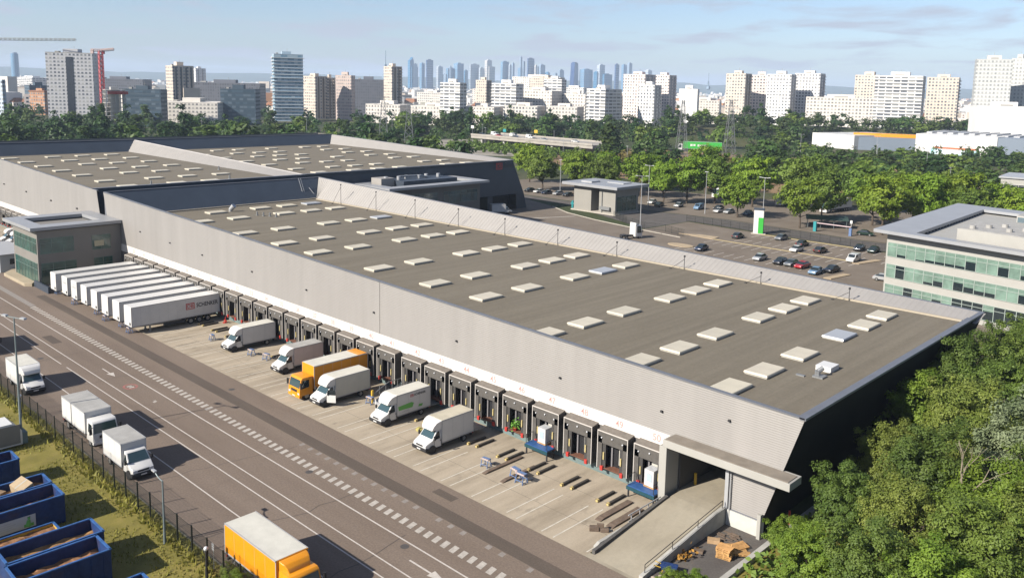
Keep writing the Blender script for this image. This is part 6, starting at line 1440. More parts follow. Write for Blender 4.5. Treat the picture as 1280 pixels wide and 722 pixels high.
M_terra = mat('terracotta_roof', (.34, .16, .09), .85, var=.2, scale=.1)
def band_mat(st, wm, wp, frac):
    """window row: panes and piers alternate along the wall (object coordinates), each pane with its own tone"""
    nm = 'window_row_' + st
    if nm in MATS: return MATS[nm]
    m = bpy.data.materials.new(nm); m.use_nodes = True; t = m.node_tree; n = t.nodes.new; l = t.links.new; b = t.nodes['Principled BSDF']
    tc = n('ShaderNodeTexCoord'); sp = n('ShaderNodeSeparateXYZ'); sn = n('ShaderNodeSeparateXYZ'); l(tc.outputs['Object'], sp.inputs[0]); l(tc.outputs['Normal'], sn.inputs[0])
    ab = n('ShaderNodeMath'); ab.operation = 'ABSOLUTE'; l(sn.outputs[0], ab.inputs[0])
    gt = n('ShaderNodeMath'); gt.operation = 'GREATER_THAN'; gt.inputs[1].default_value = .5; l(ab.outputs[0], gt.inputs[0])
    mx = n('ShaderNodeMix'); l(gt.outputs[0], mx.inputs['Factor']); l(sp.outputs[0], mx.inputs['A']); l(sp.outputs[1], mx.inputs['B'])
    dv = n('ShaderNodeMath'); dv.operation = 'DIVIDE'; dv.inputs[1].default_value = wp; l(mx.outputs['Result'], dv.inputs[0])
    fr = n('ShaderNodeMath'); fr.operation = 'FRACT'; l(dv.outputs[0], fr.inputs[0]); fl = n('ShaderNodeMath'); fl.operation = 'FLOOR'; l(dv.outputs[0], fl.inputs[0])
    lt = n('ShaderNodeMath'); lt.operation = 'LESS_THAN'; lt.inputs[1].default_value = frac; l(fr.outputs[0], lt.inputs[0])
    oi = n('ShaderNodeObjectInfo'); ad = n('ShaderNodeMath'); ad.operation = 'MULTIPLY_ADD'; ad.inputs[1].default_value = 91.7; l(oi.outputs['Random'], ad.inputs[0]); l(fl.outputs[0], ad.inputs[2])
    wn = n('ShaderNodeTexWhiteNoise'); wn.noise_dimensions = '1D'; l(ad.outputs[0], wn.inputs['W'])
    rp = n('ShaderNodeValToRGB'); rp.color_ramp.interpolation = 'CONSTANT'
    wc = [tuple(v * .78 for v in c) for c in WINC.get(st, ((.10, .11, .13), (.20, .21, .22), (.34, .34, .33)))]
    rp.color_ramp.elements[0].color = (*wc[0], 1); rp.color_ramp.elements[1].position = .45; rp.color_ramp.elements[1].color = (*wc[1], 1); e = rp.color_ramp.elements.new(.75); e.color = (*wc[2], 1)
    l(wn.outputs['Value'], rp.inputs[0])
    m2 = n('ShaderNodeMix'); m2.data_type = 'RGBA'; l(lt.outputs[0], m2.inputs['Factor']); m2.inputs['A'].default_value = (*[v * .78 for v in WALLC[st]], 1); l(rp.outputs[0], m2.inputs['B']); l(m2.outputs['Result'], b.inputs['Base Color'])
    b.inputs['Roughness'].default_value = .45
    MATS[nm] = m; return m
WINC = dict(blue_balc=((.14, .26, .36), (.22, .34, .44), (.36, .46, .52)), dark_glass=((.03, .06, .09), (.05, .09, .13), (.10, .14, .18)), slab_dark=((.06, .065, .08), (.08, .085, .10), (.12, .12, .14)), greyw=((.27, .28, .28), (.33, .33, .33), (.38, .38, .37)), white_low=((.20, .19, .19), (.28, .27, .26), (.42, .40, .38)))
def tower(x, y, rz, b, a, h, st, label):
    """corner at the origin: right face along +x (length b), left face along +y (length a)"""
    cat_ = 'tower' if h > 36 else 'building'
    t = thing('apartment_tower' if h > 36 else 'city_block', label, cat_, (x, y, 0), R(rz), 'towers and blocks on the skyline')
    wm = TW[st]; n = max(2, int(h / 2.9)); fh = h / n; tr = random.Random(int(x * 7 + y))
    if st == 'constr':
        for i in range(n + 1): mb = MB(); mb.box(0, b, 0, a, i * fh - .3, i * fh); mb.build('floor_slab', wm, t)
        mb = MB(); mb.box(b * .3, b * .7, a * .3, a * .7, 0, h + 2); mb.build('core', wm, t)
        for i in range(5):
            for j in range(4): mb = MB(); mb.box(b * i / 4.2, b * i / 4.2 + .5, a * j / 3.2, a * j / 3.2 + .5, 0, h); mb.build('column', wm, t)
        mb = MB(); mb.box(b * .1, b * 1.1, -1, -.5, h - 3, h - 1); mb.build('scaffold', M_red, t); return t
    mb = MB(); mb.box(0, b, 0, a, 0, h); mb.build('wall', wm, t)
    mb = MB(); mb.box(-.1, b + .1, -.1, a + .1, h, h + .5); mb.build('roof', wm if st != 'white_strip' else M_rooft, t)
    mb = MB(); mb.box(b * .3, b * .62, a * .3, a * .7, h + .5, h + 3.0 + tr.random()); mb.build('roof_housing', wm, t)
    mb = MB(); mb.tube((b * .5, a * .5, h + 3), (b * .5, a * .5, h + 6), .12, n=4).box(b * .1, b * .18, a * .4, a * .6, h + .5, h + 1.8); mb.build('roof_mast', M_rooft, t)
    if st == 'whiteblank':
        for i in range(int(b / 6) + 1): mb = MB(); mb.box(i * 6 + .2, i * 6 + .3, -.06, 0, 1, h - 1); mb.build('joint', M_rooft, t)
        return t
    g = .10
    wp = dict(pink=2.2, slab_dark=2.4, greyw=2.6, white_band=6.0).get(st, 3.0)
    frac = dict(white_band=.86, dark_glass=.93, blue_balc=.92, pink=.45, slab_dark=.6, greyw=.5).get(st, .55)
    wb = band_mat(st, wm, wp, frac)
    for i in range(n):
        mb = MB(); mb.box(-g, b + g, -g, a + g, i * fh + .95, i * fh + fh - .5)
        mb.build('window_row', wb, t)
        if st in ('blue_balc', 'white_band') and (st == 'blue_balc' or i % 2 == 0 or b > 12):
            mb = MB(); e = tr.uniform(.6, 1.9) if st == 'blue_balc' else .8
            ex = 0
            if st == 'blue_balc' and i < 7: ex = (7 - i) * .9
            mb.box(-e, b + e + ex, -e * .6, a + e, i * fh - .15, i * fh + .12); 
            if st == 'blue_balc': mb.box(-e, -e + .08, -e * .6, a * .55, i * fh + .1, i * fh + 1.0)
            mb.build('balcony', M_white if st == 'blue_balc' else wm, t)
    if st == 'white_strip':
        mb = MB(); mb.box(b * .43, b * .58, -.35, 0, 2, h - 3); mb.build('dark_strip', mat('dark_strip_glass', (.03, .035, .05), .15, spec=.8), t)
    if st == 'beige_strip':
        for k in (.12, .36, .6, .84): mb = MB(); mb.box(b * k, b * k + 1.3, -.5, 0, 3, h - 1); mb.build('vertical_strip', M_win, t)
        mb = MB(); mb.box(b * .45, b * 1.25, -2.5, a * .6, 0, h * .6); mb.build('lower_wing', wm, t)
    if st in ('beige', 'pinkw', 'white', 'beige_l') and h > 36:
        ms_ = mat('tower_brown_recess', (.20, .16, .13), .7) if st == 'beige' else mat('tower_grey_recess', (.30, .29, .29), .7)
        for k in (.22, .62):
            mb = MB(); mb.box(b * k, b * k + 1.9, -.16, 0, 1, h - .5); mb.build('vertical_strip', ms_, t)
        for i in range(1, n):
            mb = MB(); mb.box(b * .86 - 1.4, b * .86 + 1.6, -1.1, 0, i * fh - .1, i * fh + .9); mb.build('balcony', wm, t)
    if st in ('greyw',):
        for k in (.82,): mb = MB(); mb.box(b * k, b * k + 1.6, -.6, 0, 0, h); mb.build('vertical_strip', mat('blue_dark_strip', (.1, .14, .2), .3), t)
    if st == 'orange':
        mb = MB(); mb.box(-.5, b + .5, -.5, a + .5, h + .4, h + 1.6); mb.build('tiled_roof', M_terra, t)
    return t
for T_ in TOWERS: tower(*T_)
# business district far away
SKM = [mat('sky_' + str(i), c, .25, spec=.8, var=.15, scale=.02) for i, c in enumerate(((.04, .17, .32), (.14, .27, .42), (.24, .32, .42), (.015, .05, .17), (.42, .47, .53), (.52, .50, .48)))]
SKL = {0: 'blue glass', 1: 'grey blue glass', 2: 'slim grey', 3: 'dark navy glass', 4: 'pale grey', 5: 'whitish', 6: 'spired blue glass', 7: 'tapering dark blue'}
ORD = 'first second third fourth fifth sixth seventh eighth ninth tenth eleventh twelfth thirteenth fourteenth fifteenth sixteenth seventeenth eighteenth nineteenth twentieth'.split(); ORD += ['twenty ' + o for o in ORD[:9]] + ['thirtieth'] + ['thirty ' + o for o in ORD[:9]]
for i, (x, y, rz, b, a, h, k) in enumerate(SKYLINE):
    pos = f'number {i + 1} from the left'
    t = thing('office_tower', f'{SKL[k]} tower, {ORD[i]} from the left in the hazy business district', 'tower', (x, y, 0), R(rz), 'business district towers on the horizon')
    m = SKM[k] if k < 6 else SKM[0 if k == 6 else 3]
    mb = MB()
    if k == 7:
        P0 = [(0, 0), (b, 0), (b, a), (0, a)]; P1 = [(b * .2, 0), (b * .85, 0), (b * .85, a), (b * .2, a)]
        mb.face([(*p, h) for p in P1])
        for q in range(4): r_ = (q + 1) % 4; mb.face([(*P0[q], 0), (*P0[r_], 0), (*P1[r_], h), (*P1[q], h)])
    else: mb.box(0, b, 0, a, 0, h)
    mb.build('shaft', m, t)
    if k == 6: mb = MB(); mb.side([(0, h), (b, h), (b * .75, h + 22), (b * .4, h + 8)], 0, a); mb.build('spire', m, t)
    else: mb = MB(); mb.box(b * .25, b * .7, a * .2, a * .8, h, h + 5); mb.build('roof_housing', m, t)
    mb = MB()
    for q in range(1, int(h / 14)): mb.box(-.6, b + .6, -.6, a + .6, q * 14, q * 14 + 2.2) if k != 7 else None
    if mb.f: mb.build('facade_band', SKM[1] if k in (0, 3, 6) else SKM[2], t)
for nm, lb, x, y, h, w in (('office_tower', 'rounded grey blue tower standing alone at the far left horizon', -3384.7, 956, 112, 26), ):
    t = thing(nm, lb, 'tower', (x, y, 0)); mb = MB(); mb.tube((0, 0, 0), (0, 0, h), w * .5, w * .46, n=16); mb.build('shaft', SKM[1], t); mb = MB(); mb.tube((0, 0, h), (0, 0, h + 4), w * .3, n=12); mb.build('roof_housing', SKM[2], t)
for lb, x, y, h in (('faint lattice radio mast above the tall beige tower', -1215.7, 918.8, 88), ('faint radio mast right of the dense white group', -1334, 2171.5, 84)):
    mb = MB()
    for s in ((-4, -4), (4, -4), (4, 4), (-4, 4)): mb.tube((s[0], s[1], 0), (s[0] * .2, s[1] * .2, h * .8), .6, n=4)
    mb.tube((0, 0, h * .75), (0, 0, h + 6), .7, n=5).box(-4, 4, -4, 4, h * .52, h * .6)
    o = mb.build('radio_mast', SKM[2]); o.location = (x, y, 0); tag(o, lb, 'mast')
# tower cranes
def lattice(mb, p, q, w, n, r=.12):
    p = Vector(p); q = Vector(q); d = (q - p); a = d.orthogonal().normalized() * w / 2; c = d.normalized().cross(a).normalized() * w / 2
    C_ = [a + c, a - c, -a - c, -a + c]
    for k in range(4): mb.tube(p + C_[k], q + C_[k], r, n=4)
    for i in range(n):
        u, v = p + (q - p) * i / n, p + (q - p) * (i + 1) / n
        for k in range(4): mb.tube(u + C_[k], v + C_[(k + 1) % 4], r * .7, n=4)
def crane(label, x, y, h, jib, rz, cj, mats_):
    t = thing('tower_crane', label, 'crane', (x, y, 0), R(rz))
    mb = MB(); lattice(mb, (0, 0, 0), (0, 0, h), 2.6, 16, .28); mb.build('mast', mats_[0], t)
    mb = MB(); lattice(mb, (0, 0, h), (jib, 0, h + 1), 1.4, 18, .2); mb.build('jib', mats_[1], t)
    mb = MB(); lattice(mb, (0, 0, h), (-cj, 0, h), 1.4, 5, .2); mb.box(-cj, -cj + 2, -.9, .9, h - 2.4, h + .6); mb.build('counter_jib', mats_[1], t)
    mb = MB(); mb.box(.4, 2.2, .6, 2.2, h - 2.6, h - .2); mb.build('cabin', mats_[0], t)
M_cr = mat('crane_red', (.60, .05, .06), .5); M_crw = mat('crane_pale', (.66, .50, .47), .5); M_crg = mat('crane_grey', (.36, .37, .36), .6)
crane('red lattice tower crane with a short pale jib behind the white slab tower', -674.8, 247.7, 56, 10, 44, 7, (M_cr, M_crw))
crane('grey jibbed tower crane with its red mast at the left picture edge', -801.5, 212.5, 65, 66, 44, 14, (M_cr, M_crg))
crane('small distant red crane right beside the white slab tower', -760, 264, 46, 3, 30, 5, (M_cr, M_cr))
# electricity pylons
def pylon(label, x, y, h, rz=40, w=6):
    t = thing('electricity_pylon', label, 'pylon', (x, y, 0), R(rz), 'lattice pylons before the city'); mb = MB(); n = 7
    for i in range(n):
        f0, f1 = i / n, (i + 1) / n; w0, w1 = w * (1 - f0 * .82) / 2, w * (1 - f1 * .82) / 2; z0, z1 = h * f0, h * f1
        for s in ((-1, -1), (1, -1), (1, 1), (-1, 1)): mb.tube((s[0] * w0, s[1] * w0, z0), (s[0] * w1, s[1] * w1, z1), .13, n=4)
        C0 = [(-w0, -w0), (w0, -w0), (w0, w0), (-w0, w0)]; C1 = [(-w1, -w1), (w1, -w1), (w1, w1), (-w1, w1)]
        for k in range(4): mb.tube((*C0[k], z0), (*C1[(k + 1) % 4], z1), .07, n=4); mb.tube((*C0[(k + 1) % 4], z0), (*C1[k], z1), .07, n=4)
    mb.build('lattice_tower', M_steel, t)
    for zf, l in ((.72, 5.5), (.86, 4.8), (.98, 3.5)):
        mb = MB(); mb.tube((-l, 0, h * zf), (l, 0, h * zf), .1, n=4).tube((-l, 0, h * zf), (0, 0, h * zf + 1.2), .07, n=4).tube((l, 0, h * zf), (0, 0, h * zf + 1.2), .07, n=4); mb.build('cross_arm', M_steel, t)
pylon('lattice pylon in front of the tall beige tower, nearest the far warehouse', -349.4, 262.6, 30, 50); pylon('lattice pylon just right of the one before the beige tower', -352, 281, 27, 50)
pylon('lattice pylon below the windowless white block', -260.5, 399.3, 31, 50); pylon('lattice pylon right of the one below the windowless block', -234, 405, 32, 50)

# ordinary town houses filling the plain, each a small building
def house_mesh(kind, seed):
    q = random.Random(seed); w, d, h = q.uniform(12, 26), q.uniform(10, 16), q.uniform(8, 17) if kind != 'red' else q.uniform(6, 9)
    mb = MB(); mb.box(-w / 2, w / 2, -d / 2, d / 2, 0, h); mb.mt(1)
    if kind == 'red': mb.side([(-w / 2 - .4, h), (w / 2 + .4, h), (w / 2 - 2, h + 3.2), (-w / 2 + 2, h + 3.2)], -d / 2 - .4, d / 2 + .4, lambda x, z: (z - h) * 1.5)
    else: mb.box(-w / 2 + .5, w / 2 - .5, -d / 2 + .5, d / 2 - .5, h, h + .12); mb.box(-w * .2, w * .1, -2, 2, h + .1, h + 2.2)
    mb.mt(2); n = int(h / 2.9)
    for i in range(n):
        for k in range(int(w / 2.8)):
            x = -w / 2 + 1.0 + k * 2.8
            for yy in (-d / 2 - .08, d / 2): mb.box(x, x + 1.2, yy, yy + .08, i * 2.9 + 1, i * 2.9 + 2.4)
        for k in range(int(d / 3)):
            y = -d / 2 + 1.0 + k * 3
            for xx in (-w / 2 - .08, w / 2): mb.box(xx, xx + .08, y, y + 1.2, i * 2.9 + 1, i * 2.9 + 2.4)
    return mb
HM = []
for s, (kind, wm, rm) in enumerate((('flat', 'white', M_rooft), ('flat', 'cream', M_rooft), ('flat', 'beige', M_rooft), ('red', 'cream', M_terra), ('red', 'white', M_terra), ('flat', 'white', M_roofpale), ('flat', 'pinkw', M_rooft), ('red', 'beige', M_terra))):
    HM.append((kind, house_mesh(kind, 40 + s).mesh('town_house', [MATS['tower_' + wm], rm, M_win])))
hr = random.Random(21)
def polar(az, d): return d * math.cos(R(az)), d * math.sin(R(az))
HG = {'flat': 'pale flat roofed town building in the dense city behind the tree belt', 'red': 'pale town house with a terracotta roof in the city behind the tree belt'}
def az_of(px): return 132.76 - math.degrees(math.atan((px - 670) / 1058.65))
for i in range(285):
    az = hr.uniform(98, 168); d = 820 * (4200 / 820) ** (hr.random() ** .85)
    kind, me_ = hr.choice(HM); x, y = polar(az, d)
    o = ob('town_house', me_, None, (x, y, 0), R(hr.choice((20, 50, 65, 110)) + hr.uniform(-8, 8))); s = hr.uniform(.85, 1.25); o.scale = (s * hr.uniform(.9, 1.6), s, s * hr.uniform(.8, 1.5))
    tag(o, HG[kind], 'building', 'pale town buildings' if kind == 'flat' else 'terracotta roofed town houses')
# the far plain of roofs nobody could count
for nm, wm, cnt, sd in (('far_town', 'white', 1500, 5), ('far_town', 'cream', 1300, 6), ('far_town', 'brick', 420, 7), ('far_town', 'beige', 900, 8)):
    q = random.Random(sd); mb = MB()
    for i in range(cnt):
        az = q.uniform(97, 169); d = 1000 * (8200 / 1000) ** (q.random() ** .7); x, y = polar(az, d); w = q.uniform(6, 16); l = q.uniform(6, 14); r_ = R(q.choice((20, 50, 70)) + q.uniform(-9, 9)); u_ = Vector((math.cos(r_), math.sin(r_), 0)); v_ = Vector((-u_.y, u_.x, 0))
        h = q.uniform(6, 20) + (q.random() < .05) * q.uniform(5, 18) + max(0, d - 4000) * .004
        mb.obox((x, y), u_, v_, w, l, 0, h)
    tag(mb.build(nm, MATS['tower_' + wm], fix=False), f'countless {dict(white="white", cream="cream", brick="brick red", beige="beige")[wm]} roofs of the far city plain', 'town', kind='stuff')
# far hills
hb_ = MB(); n_ = 240
prev = None
for i in range(n_ + 1):
    az = R(90 + 86 * i / n_); hgt = 118 + 34 * noise.noise((i * .045, 2.2, 0)) + 12 * noise.noise((i * .2, 5, 0))
    ringp = [(r_ * math.cos(az), r_ * math.sin(az), max(-.02, z)) for r_, z in ((8200, -.02), (9000, hgt * .45), (9800, hgt), (10800, hgt * .8), (12500, -.02))]
    if prev:
        for a_, b_, c_, d_ in zip(prev, prev[1:], ringp[1:], ringp): hb_.face([a_, d_, c_, b_])
    prev = ringp
struct('hills', hb_, mat('hill_woods', (.05, .075, .05), .95, var=.3, scale=.004), fix=False, smooth=True)

# ------------------------------------------------------------------ trees
def leaf_mat(name, c0, c1, tr=.35, orand=.25, scale=.5):
    return mat(name, c0, .55, var=.001, scale=scale, col2=c1, trans=tr, objrand=orand, spec=.3)
L_mid = leaf_mat('leaf_mid_green', (0.066, 0.113, 0.016), (0.160, 0.220, 0.036), orand=.15)
L_lime = leaf_mat('leaf_lime', (.090, .160, .013), (.215, .290, .026), orand=.15)
L_dark = leaf_mat('leaf_dark', (0.018, 0.045, 0.012), (0.045, 0.085, 0.020))
L_grey = leaf_mat('leaf_grey_green', (0.107, 0.142, 0.066), (0.238, 0.274, 0.155), orand=.08)
L_yel = leaf_mat('leaf_yellowish', (0.101, 0.149, 0.019), (0.249, 0.274, 0.048), orand=.1)
L_far = leaf_mat('leaf_far', (0.033, 0.068, 0.016), (0.095, 0.134, 0.026), orand=.35, scale=.15)
L_brown = leaf_mat('leaf_brownish', (0.071, 0.059, 0.022), (0.167, 0.131, 0.036), orand=.1)
N_mid = leaf_mat('leaf_near_mid', (.060, .098, .015), (.150, .200, .036), orand=.12, scale=.7)
N_yel = leaf_mat('leaf_near_yellowish', (0.079, 0.115, 0.018), (0.211, 0.237, 0.049), orand=.08, scale=.7)
N_lime = leaf_mat('leaf_near_lime', (0.077, 0.134, 0.015), (0.192, 0.262, 0.031), orand=.12, scale=.7)
N_deep = leaf_mat('leaf_near_deep', (.048, .085, .014), (.120, .165, .032), orand=.1, scale=.7)
def crown_mesh(name, seed, nclump, nleaf, rx, rz_, zc, leaf, m, sub=.34, cone=False, inner=.55):
    q = random.Random(seed); mb = MB(); cl = []
    for i in range(nclump):
        while True:
            v = Vector((q.uniform(-1, 1), q.uniform(-1, 1), q.uniform(-1, 1)))
            if inner < v.length < 1.0: break
        k = 1.0 + .42 * noise.noise(v * 1.9 + Vector((seed, 0, 0))) + (q.random() < .12) * q.uniform(.05, .25)
        if cone: f = 1 - .5 * (v.z + 1) * .85; v = Vector((v.x * f, v.y * f, v.z))
        if v.z < -.45: v.z *= .75
        cl.append((Vector((v.x * rx * k, v.y * rx * k, zc + v.z * rz_ * k)), q.uniform(.7, 1.3) * sub * rx))
    for c, r in cl:
        out = (c - Vector((0, 0, zc - rz_ * .3))).normalized()
        for i in range(nleaf):
            d = Vector((q.gauss(0, 1), q.gauss(0, 1), q.gauss(0, 1))).normalized()
            p = c + Vector((d.x, d.y, d.z * .7)) * r * (q.random() ** .45)
            nrm = (d * .9 + out * .6 + Vector((0, 0, .55)) + Vector((q.gauss(0, .5), q.gauss(0, .5), q.gauss(0, .5)))).normalized()
            a = nrm.orthogonal().normalized(); b = nrm.cross(a); t = q.uniform(0, 6.28); s = leaf * q.uniform(.65, 1.35)
            u = (a * math.cos(t) + b * math.sin(t)) * s; w = (b * math.cos(t) - a * math.sin(t)) * s * .58
            mb.face([p - u, p + w * .9 - u * .1 + nrm * s * .12, p + u, p - w * .9 - u * .1 + nrm * s * .12])
    return mb.mesh(name, m, fix=False)
def trunk_mesh(seed, h, r, zc, rx):
    q = random.Random(seed); mb = MB(); p = Vector((0, 0, -.1)); pts = [p]
    for i in range(5): p = p + Vector((q.gauss(0, .12), q.gauss(0, .12), zc * 1.05 / 5)); pts.append(p)
    for i, (a, b) in enumerate(zip(pts, pts[1:])): mb.tube(a, b, r * (1 - i * .15), r * (1 - (i + 1) * .15), n=8)
    for i in range(9):
        s = pts[2 + i % 3]; az = q.uniform(0, 6.28); e = s + Vector((math.cos(az) * rx * .6, math.sin(az) * rx * .6, zc * q.uniform(.2, .55))); m_ = (s + e) / 2 + Vector((0, 0, -.2)); mb.tube(s, m_, r * .4, r * .28, n=5); mb.tube(m_, e, r * .28, r * .08, n=5)
    return mb.mesh('trunk', M_bark, smooth=True)
# near trees (big picture): several crowns of about 7000 leaf faces
NEAR = [(crown_mesh('crown', 11 + i, (170, 150, 190, 150)[i], (150, 170, 130, 165)[i], (3.6, 3.4, 3.8, 3.3)[i], (3.6, 3.9, 3.2, 4.3)[i], (6.2, 6.4, 5.8, 6.8)[i], (.115, .105, .125, .11)[i], m, sub=(.19, .21, .17, .22)[i], inner=.3), trunk_mesh(70 + i, 8, .26, 6.0, 3.4)) for i, m in enumerate((N_mid, N_yel, N_lime, N_deep))]
NEARG = (crown_mesh('crown', 31, 190, 130, 3.8, 3.9, 6.2, .11, L_grey, sub=.18, inner=.35), NEAR[0][1])
MIDM = [(crown_mesh('crown', 51 + i, 95, 60, 4.6, 4.4, 6.6, .30, m, sub=.24, inner=.4), trunk_mesh(90 + i, 8, .25, 6.0, 4.2)) for i, m in enumerate((L_lime, L_mid, L_lime))]
FARM = [crown_mesh('tree', 61 + i, 20, 26, 4.6, 4.6 if i < 4 else 6.5, 6.4 if i < 4 else 7.2, .85, m, sub=.42, cone=(i >= 4)) for i, m in enumerate((L_far, L_far, L_mid, L_dark, L_dark, L_far))]
def tree(label, pair, x, y, s, sz=1.0, group=None, rz=None):
    t = thing('tree', label, 'tree', (x, y, 0), rnd.uniform(0, 6.28) if rz is None else rz, group); t.scale = (s, s, s * sz)
    ob('crown', pair[0], t); ob('trunk', pair[1], t); return t
NT = [ # foreground wood right of the near warehouse
 (-23.5, 112.5, 1.05, 0, 'tree farthest back in the foreground wood, its thin top near the office building'), (-27.2, 103.0, .95, 2, 'slender tree top standing highest against the yard behind the end wall'),
 (-21.5, 100.0, 1.15, 0, 'broad mid green tree at the right edge of the foreground wood, upper row'), (-25.0, 93.0, 1.1, 3, 'mid green tree leaning towards the dark end wall, upper row'),
 (-20.5, 90.0, 1.1, 0, 'mid green tree left of the grey green willow'), (-25.2, 83.5, 1.05, 2, 'bright leaved tree nearest the middle of the dark end wall'),
 (-20.6, 80.0, 1.12, 1, 'yellowish tree in the centre of the foreground wood'), (-14.6, 77.0, 1.18, 4, 'large grey green willow like tree at the right edge'),
 (-24.4, 71.8, .82, 1, 'yellowish tree reaching out lowest over the service lane'), (-20.3, 69.0, .95, 3, 'mid green tree behind the bare pale branches'),
 (-14.5, 67.0, 1.05, 2, 'bright green tree at the right edge, below the grey green one'), (-24.2, 62.5, .72, 3, 'small tree at the left tip of the wood beside the kerb wall'),
 (-19.4, 61.0, .85, 1, 'yellow green tree in the lower middle of the foreground wood'), (-14.2, 60.0, .95, 0, 'mid green tree at the lower right of the foreground wood'),
 (-23.2, 54.6, .66, 2, 'low bushy tree by the pallet yard kerb, bottom left of the wood'), (-18.8, 53.5, .8, 3, 'dark leaved tree at the bottom edge of the wood'),
 (-14.6, 53.6, .9, 2, 'bright tree at the bottom right corner of the picture'), (-10.5, 63.0, 1.0, 1, 'tree cut by the right picture edge, lower part'), (-10.8, 72, 1.1, 0, 'tree cut by the right picture edge, beside the grey green one'),
 (-18.5, 110, 1.1, 3, 'tree cut by the right picture edge at the top of the wood'), (-26.0, 57.2, .5, 2, 'very small bush like tree right at the kerb wall')]
for x, y, s, k, lb in NT: tree(lb, NEARG if k == 4 else NEAR[k], x, y, s, 1.0, 'trees of the foreground wood')
BT = thing('bare_tree', 'pale leafless branches standing in the middle of the foreground wood', 'tree', (-17.6, 66.2, 0)); mb = MB()
bp = random.Random(4)
def br(p, d, l, r, k):
    e = p + d * l; mb.tube(p, e, r, r * .6, n=5)
    if k: 
        for _ in range(2): br(e, (d + Vector((bp.gauss(0, .35), bp.gauss(0, .35), bp.gauss(.1, .15)))).normalized(), l * .72, r * .6, k - 1)
br(Vector((0, 0, 0)), Vector((.03, -.05, 1)).normalized(), 3.75, .15, 4); mb.build('branches', M_bare, BT)
# low scrub between and before the trees
mb = MB(); q = random.Random(77)
for i in range(9000):
    x, y = q.uniform(-28.6, -6), q.uniform(44, 118)
    if y < 50 and x < -24: continue
    hgt = 1.3 * (.5 + noise.noise((x * .3, y * .3, 3))) + .2
    p = Vector((x, y, max(.05, q.uniform(0, 1) * max(.15, hgt)))); a = Vector((q.gauss(0, 1), q.gauss(0, 1), q.gauss(0, .7))).normalized() * .3; b = a.orthogonal().normalized() * .18; mb.face([p - a, p + b, p + a, p - b])
tag(mb.build('undergrowth', L_mid, fix=False), 'dense green undergrowth below the foreground trees', 'undergrowth', kind='stuff')
for lb, x, y, s, k in (('small leafy bush at the lower end of the ramp, bottom edge', -30.6, 48.3, .26, 2), ('small leafy bush left of its twin at the pallet yard, bottom edge', -29.6, 49.6, .24, 2), ('green bush in front of the orange lorry at the fence', -52.6, 26.6, .24, 2), ('low bush behind the fence end near the sign post', -55.0, 27.3, .14, 1)):
    t = thing('bush', lb, 'bush', (x, y, -.9 * s), rnd.random() * 6); t.scale = (s * 1.2, s * 1.2, s); ob('foliage', NEAR[k][0], t); ob('stem', NEAR[k][1], t)
# grass tufts on the verge
mb = MB(); q = random.Random(31)
for i in range(16000):
    x = q.uniform(-125, -44); y = 12 + 15.6 * q.random() ** .6
    d = noise.noise((x * .25, y * .25, 0)); 
    if d < -.25 + .3 * q.random() and y < 26.2: continue
    s = q.uniform(.08, .22) * (1.8 if y > 26 else 1.0); t = q.uniform(0, 6.28); a = Vector((math.cos(t), math.sin(t), 0)) * s * .35; l = Vector((q.gauss(0, .35), q.gauss(0, .35), 1)) * s * 1.3; p = Vector((x, y, 0)); mb.face([p - a, p + a, p + l])
tag(mb.build('grass', mat('grass_blade', (.24, .23, .04), .7, var=.35, scale=.4, trans=.3), fix=False), 'dry yellow green grass of the verge between road and skips', 'grass', kind='stuff')
# car park trees
MT = [(-201.5, 221, 1.0, 1, 'round tree at the corner of the far warehouse'), (-191, 228, 1.05, 0, 'tree second from the far warehouse corner, behind the gatehouse'), (-185, 236, 1.05, 0, 'tree straight behind the gatehouse roof'), (-178, 226, .9, 1, 'tree rising just behind the gatehouse'),
 (-168, 234, 1.15, 0, 'tall tree right behind the gatehouse'), (-154, 227, .85, 2, 'yellowish lime tree right of the gatehouse'), (-149, 233, 1.0, 0, 'tree behind the silver and blue cars'), (-143, 240, 1.1, 1, 'darker tree behind the blue van'), (-122.5, 218.8, .95, 0, 'round tree standing free beside the sign pillar'),
 (-131, 243, 1.1, 0, 'tree between the hidden lorries'), (-118, 250, 1.1, 1, 'tree left of the refrigerated lorry'), (-101.5, 215.2, 1.0, 0, 'broad tree before the barrier with its trunk in view'), (-103, 232, 1.0, 1, 'tree behind the broad one by the barrier'),
 (-82, 222, 1.2, 0, 'largest bright tree behind the office building'), (-90, 236, 1.15, 0, 'tree right of the refrigerated lorry'), (-76, 232, 1.15, 2, 'lime tree above the office roof corner'), (-83, 247, 1.1, 0, 'tree far behind the office roof corner'), (-70, 243, 1.1, 0, 'tree behind the middle of the office roof'), (-64, 231, 1.0, 1, 'tree touching the office roof edge'),
 (-78, 262, 1.0, 1, 'tree in the second row behind the office'), (-62, 256, 1.05, 0, 'bright tree left of the pale flat house'), (-55, 246, 1.0, 0, 'tree at the right edge above the office building'), (-48, 236, 1.0, 2, 'tree at the right edge just above the sunken office roof'), (-95, 268, 1.0, 1, 'darker tree far behind the refrigerated lorry'), (-110, 276, 1.0, 1, 'dark tree behind the cream lorry'), (-128, 282, 1.1, 1, 'dark tree behind the white lorry'), (-160, 262, 1.1, 0, 'tree in the second row behind the yellowish one'), (-178, 256, 1.1, 1, 'tree in the second row behind the gatehouse'), (-205, 246, 1.0, 1, 'tree in the second row behind the far warehouse corner'), (-222, 236, 1.0, 0, 'tree behind the far warehouse end wall')]
for x, y, s, k, lb in MT: tree(lb, MIDM[k], x, y, s * rnd.uniform(1.2, 1.42), rnd.uniform(.88, 1.08), 'trees around the car parks')
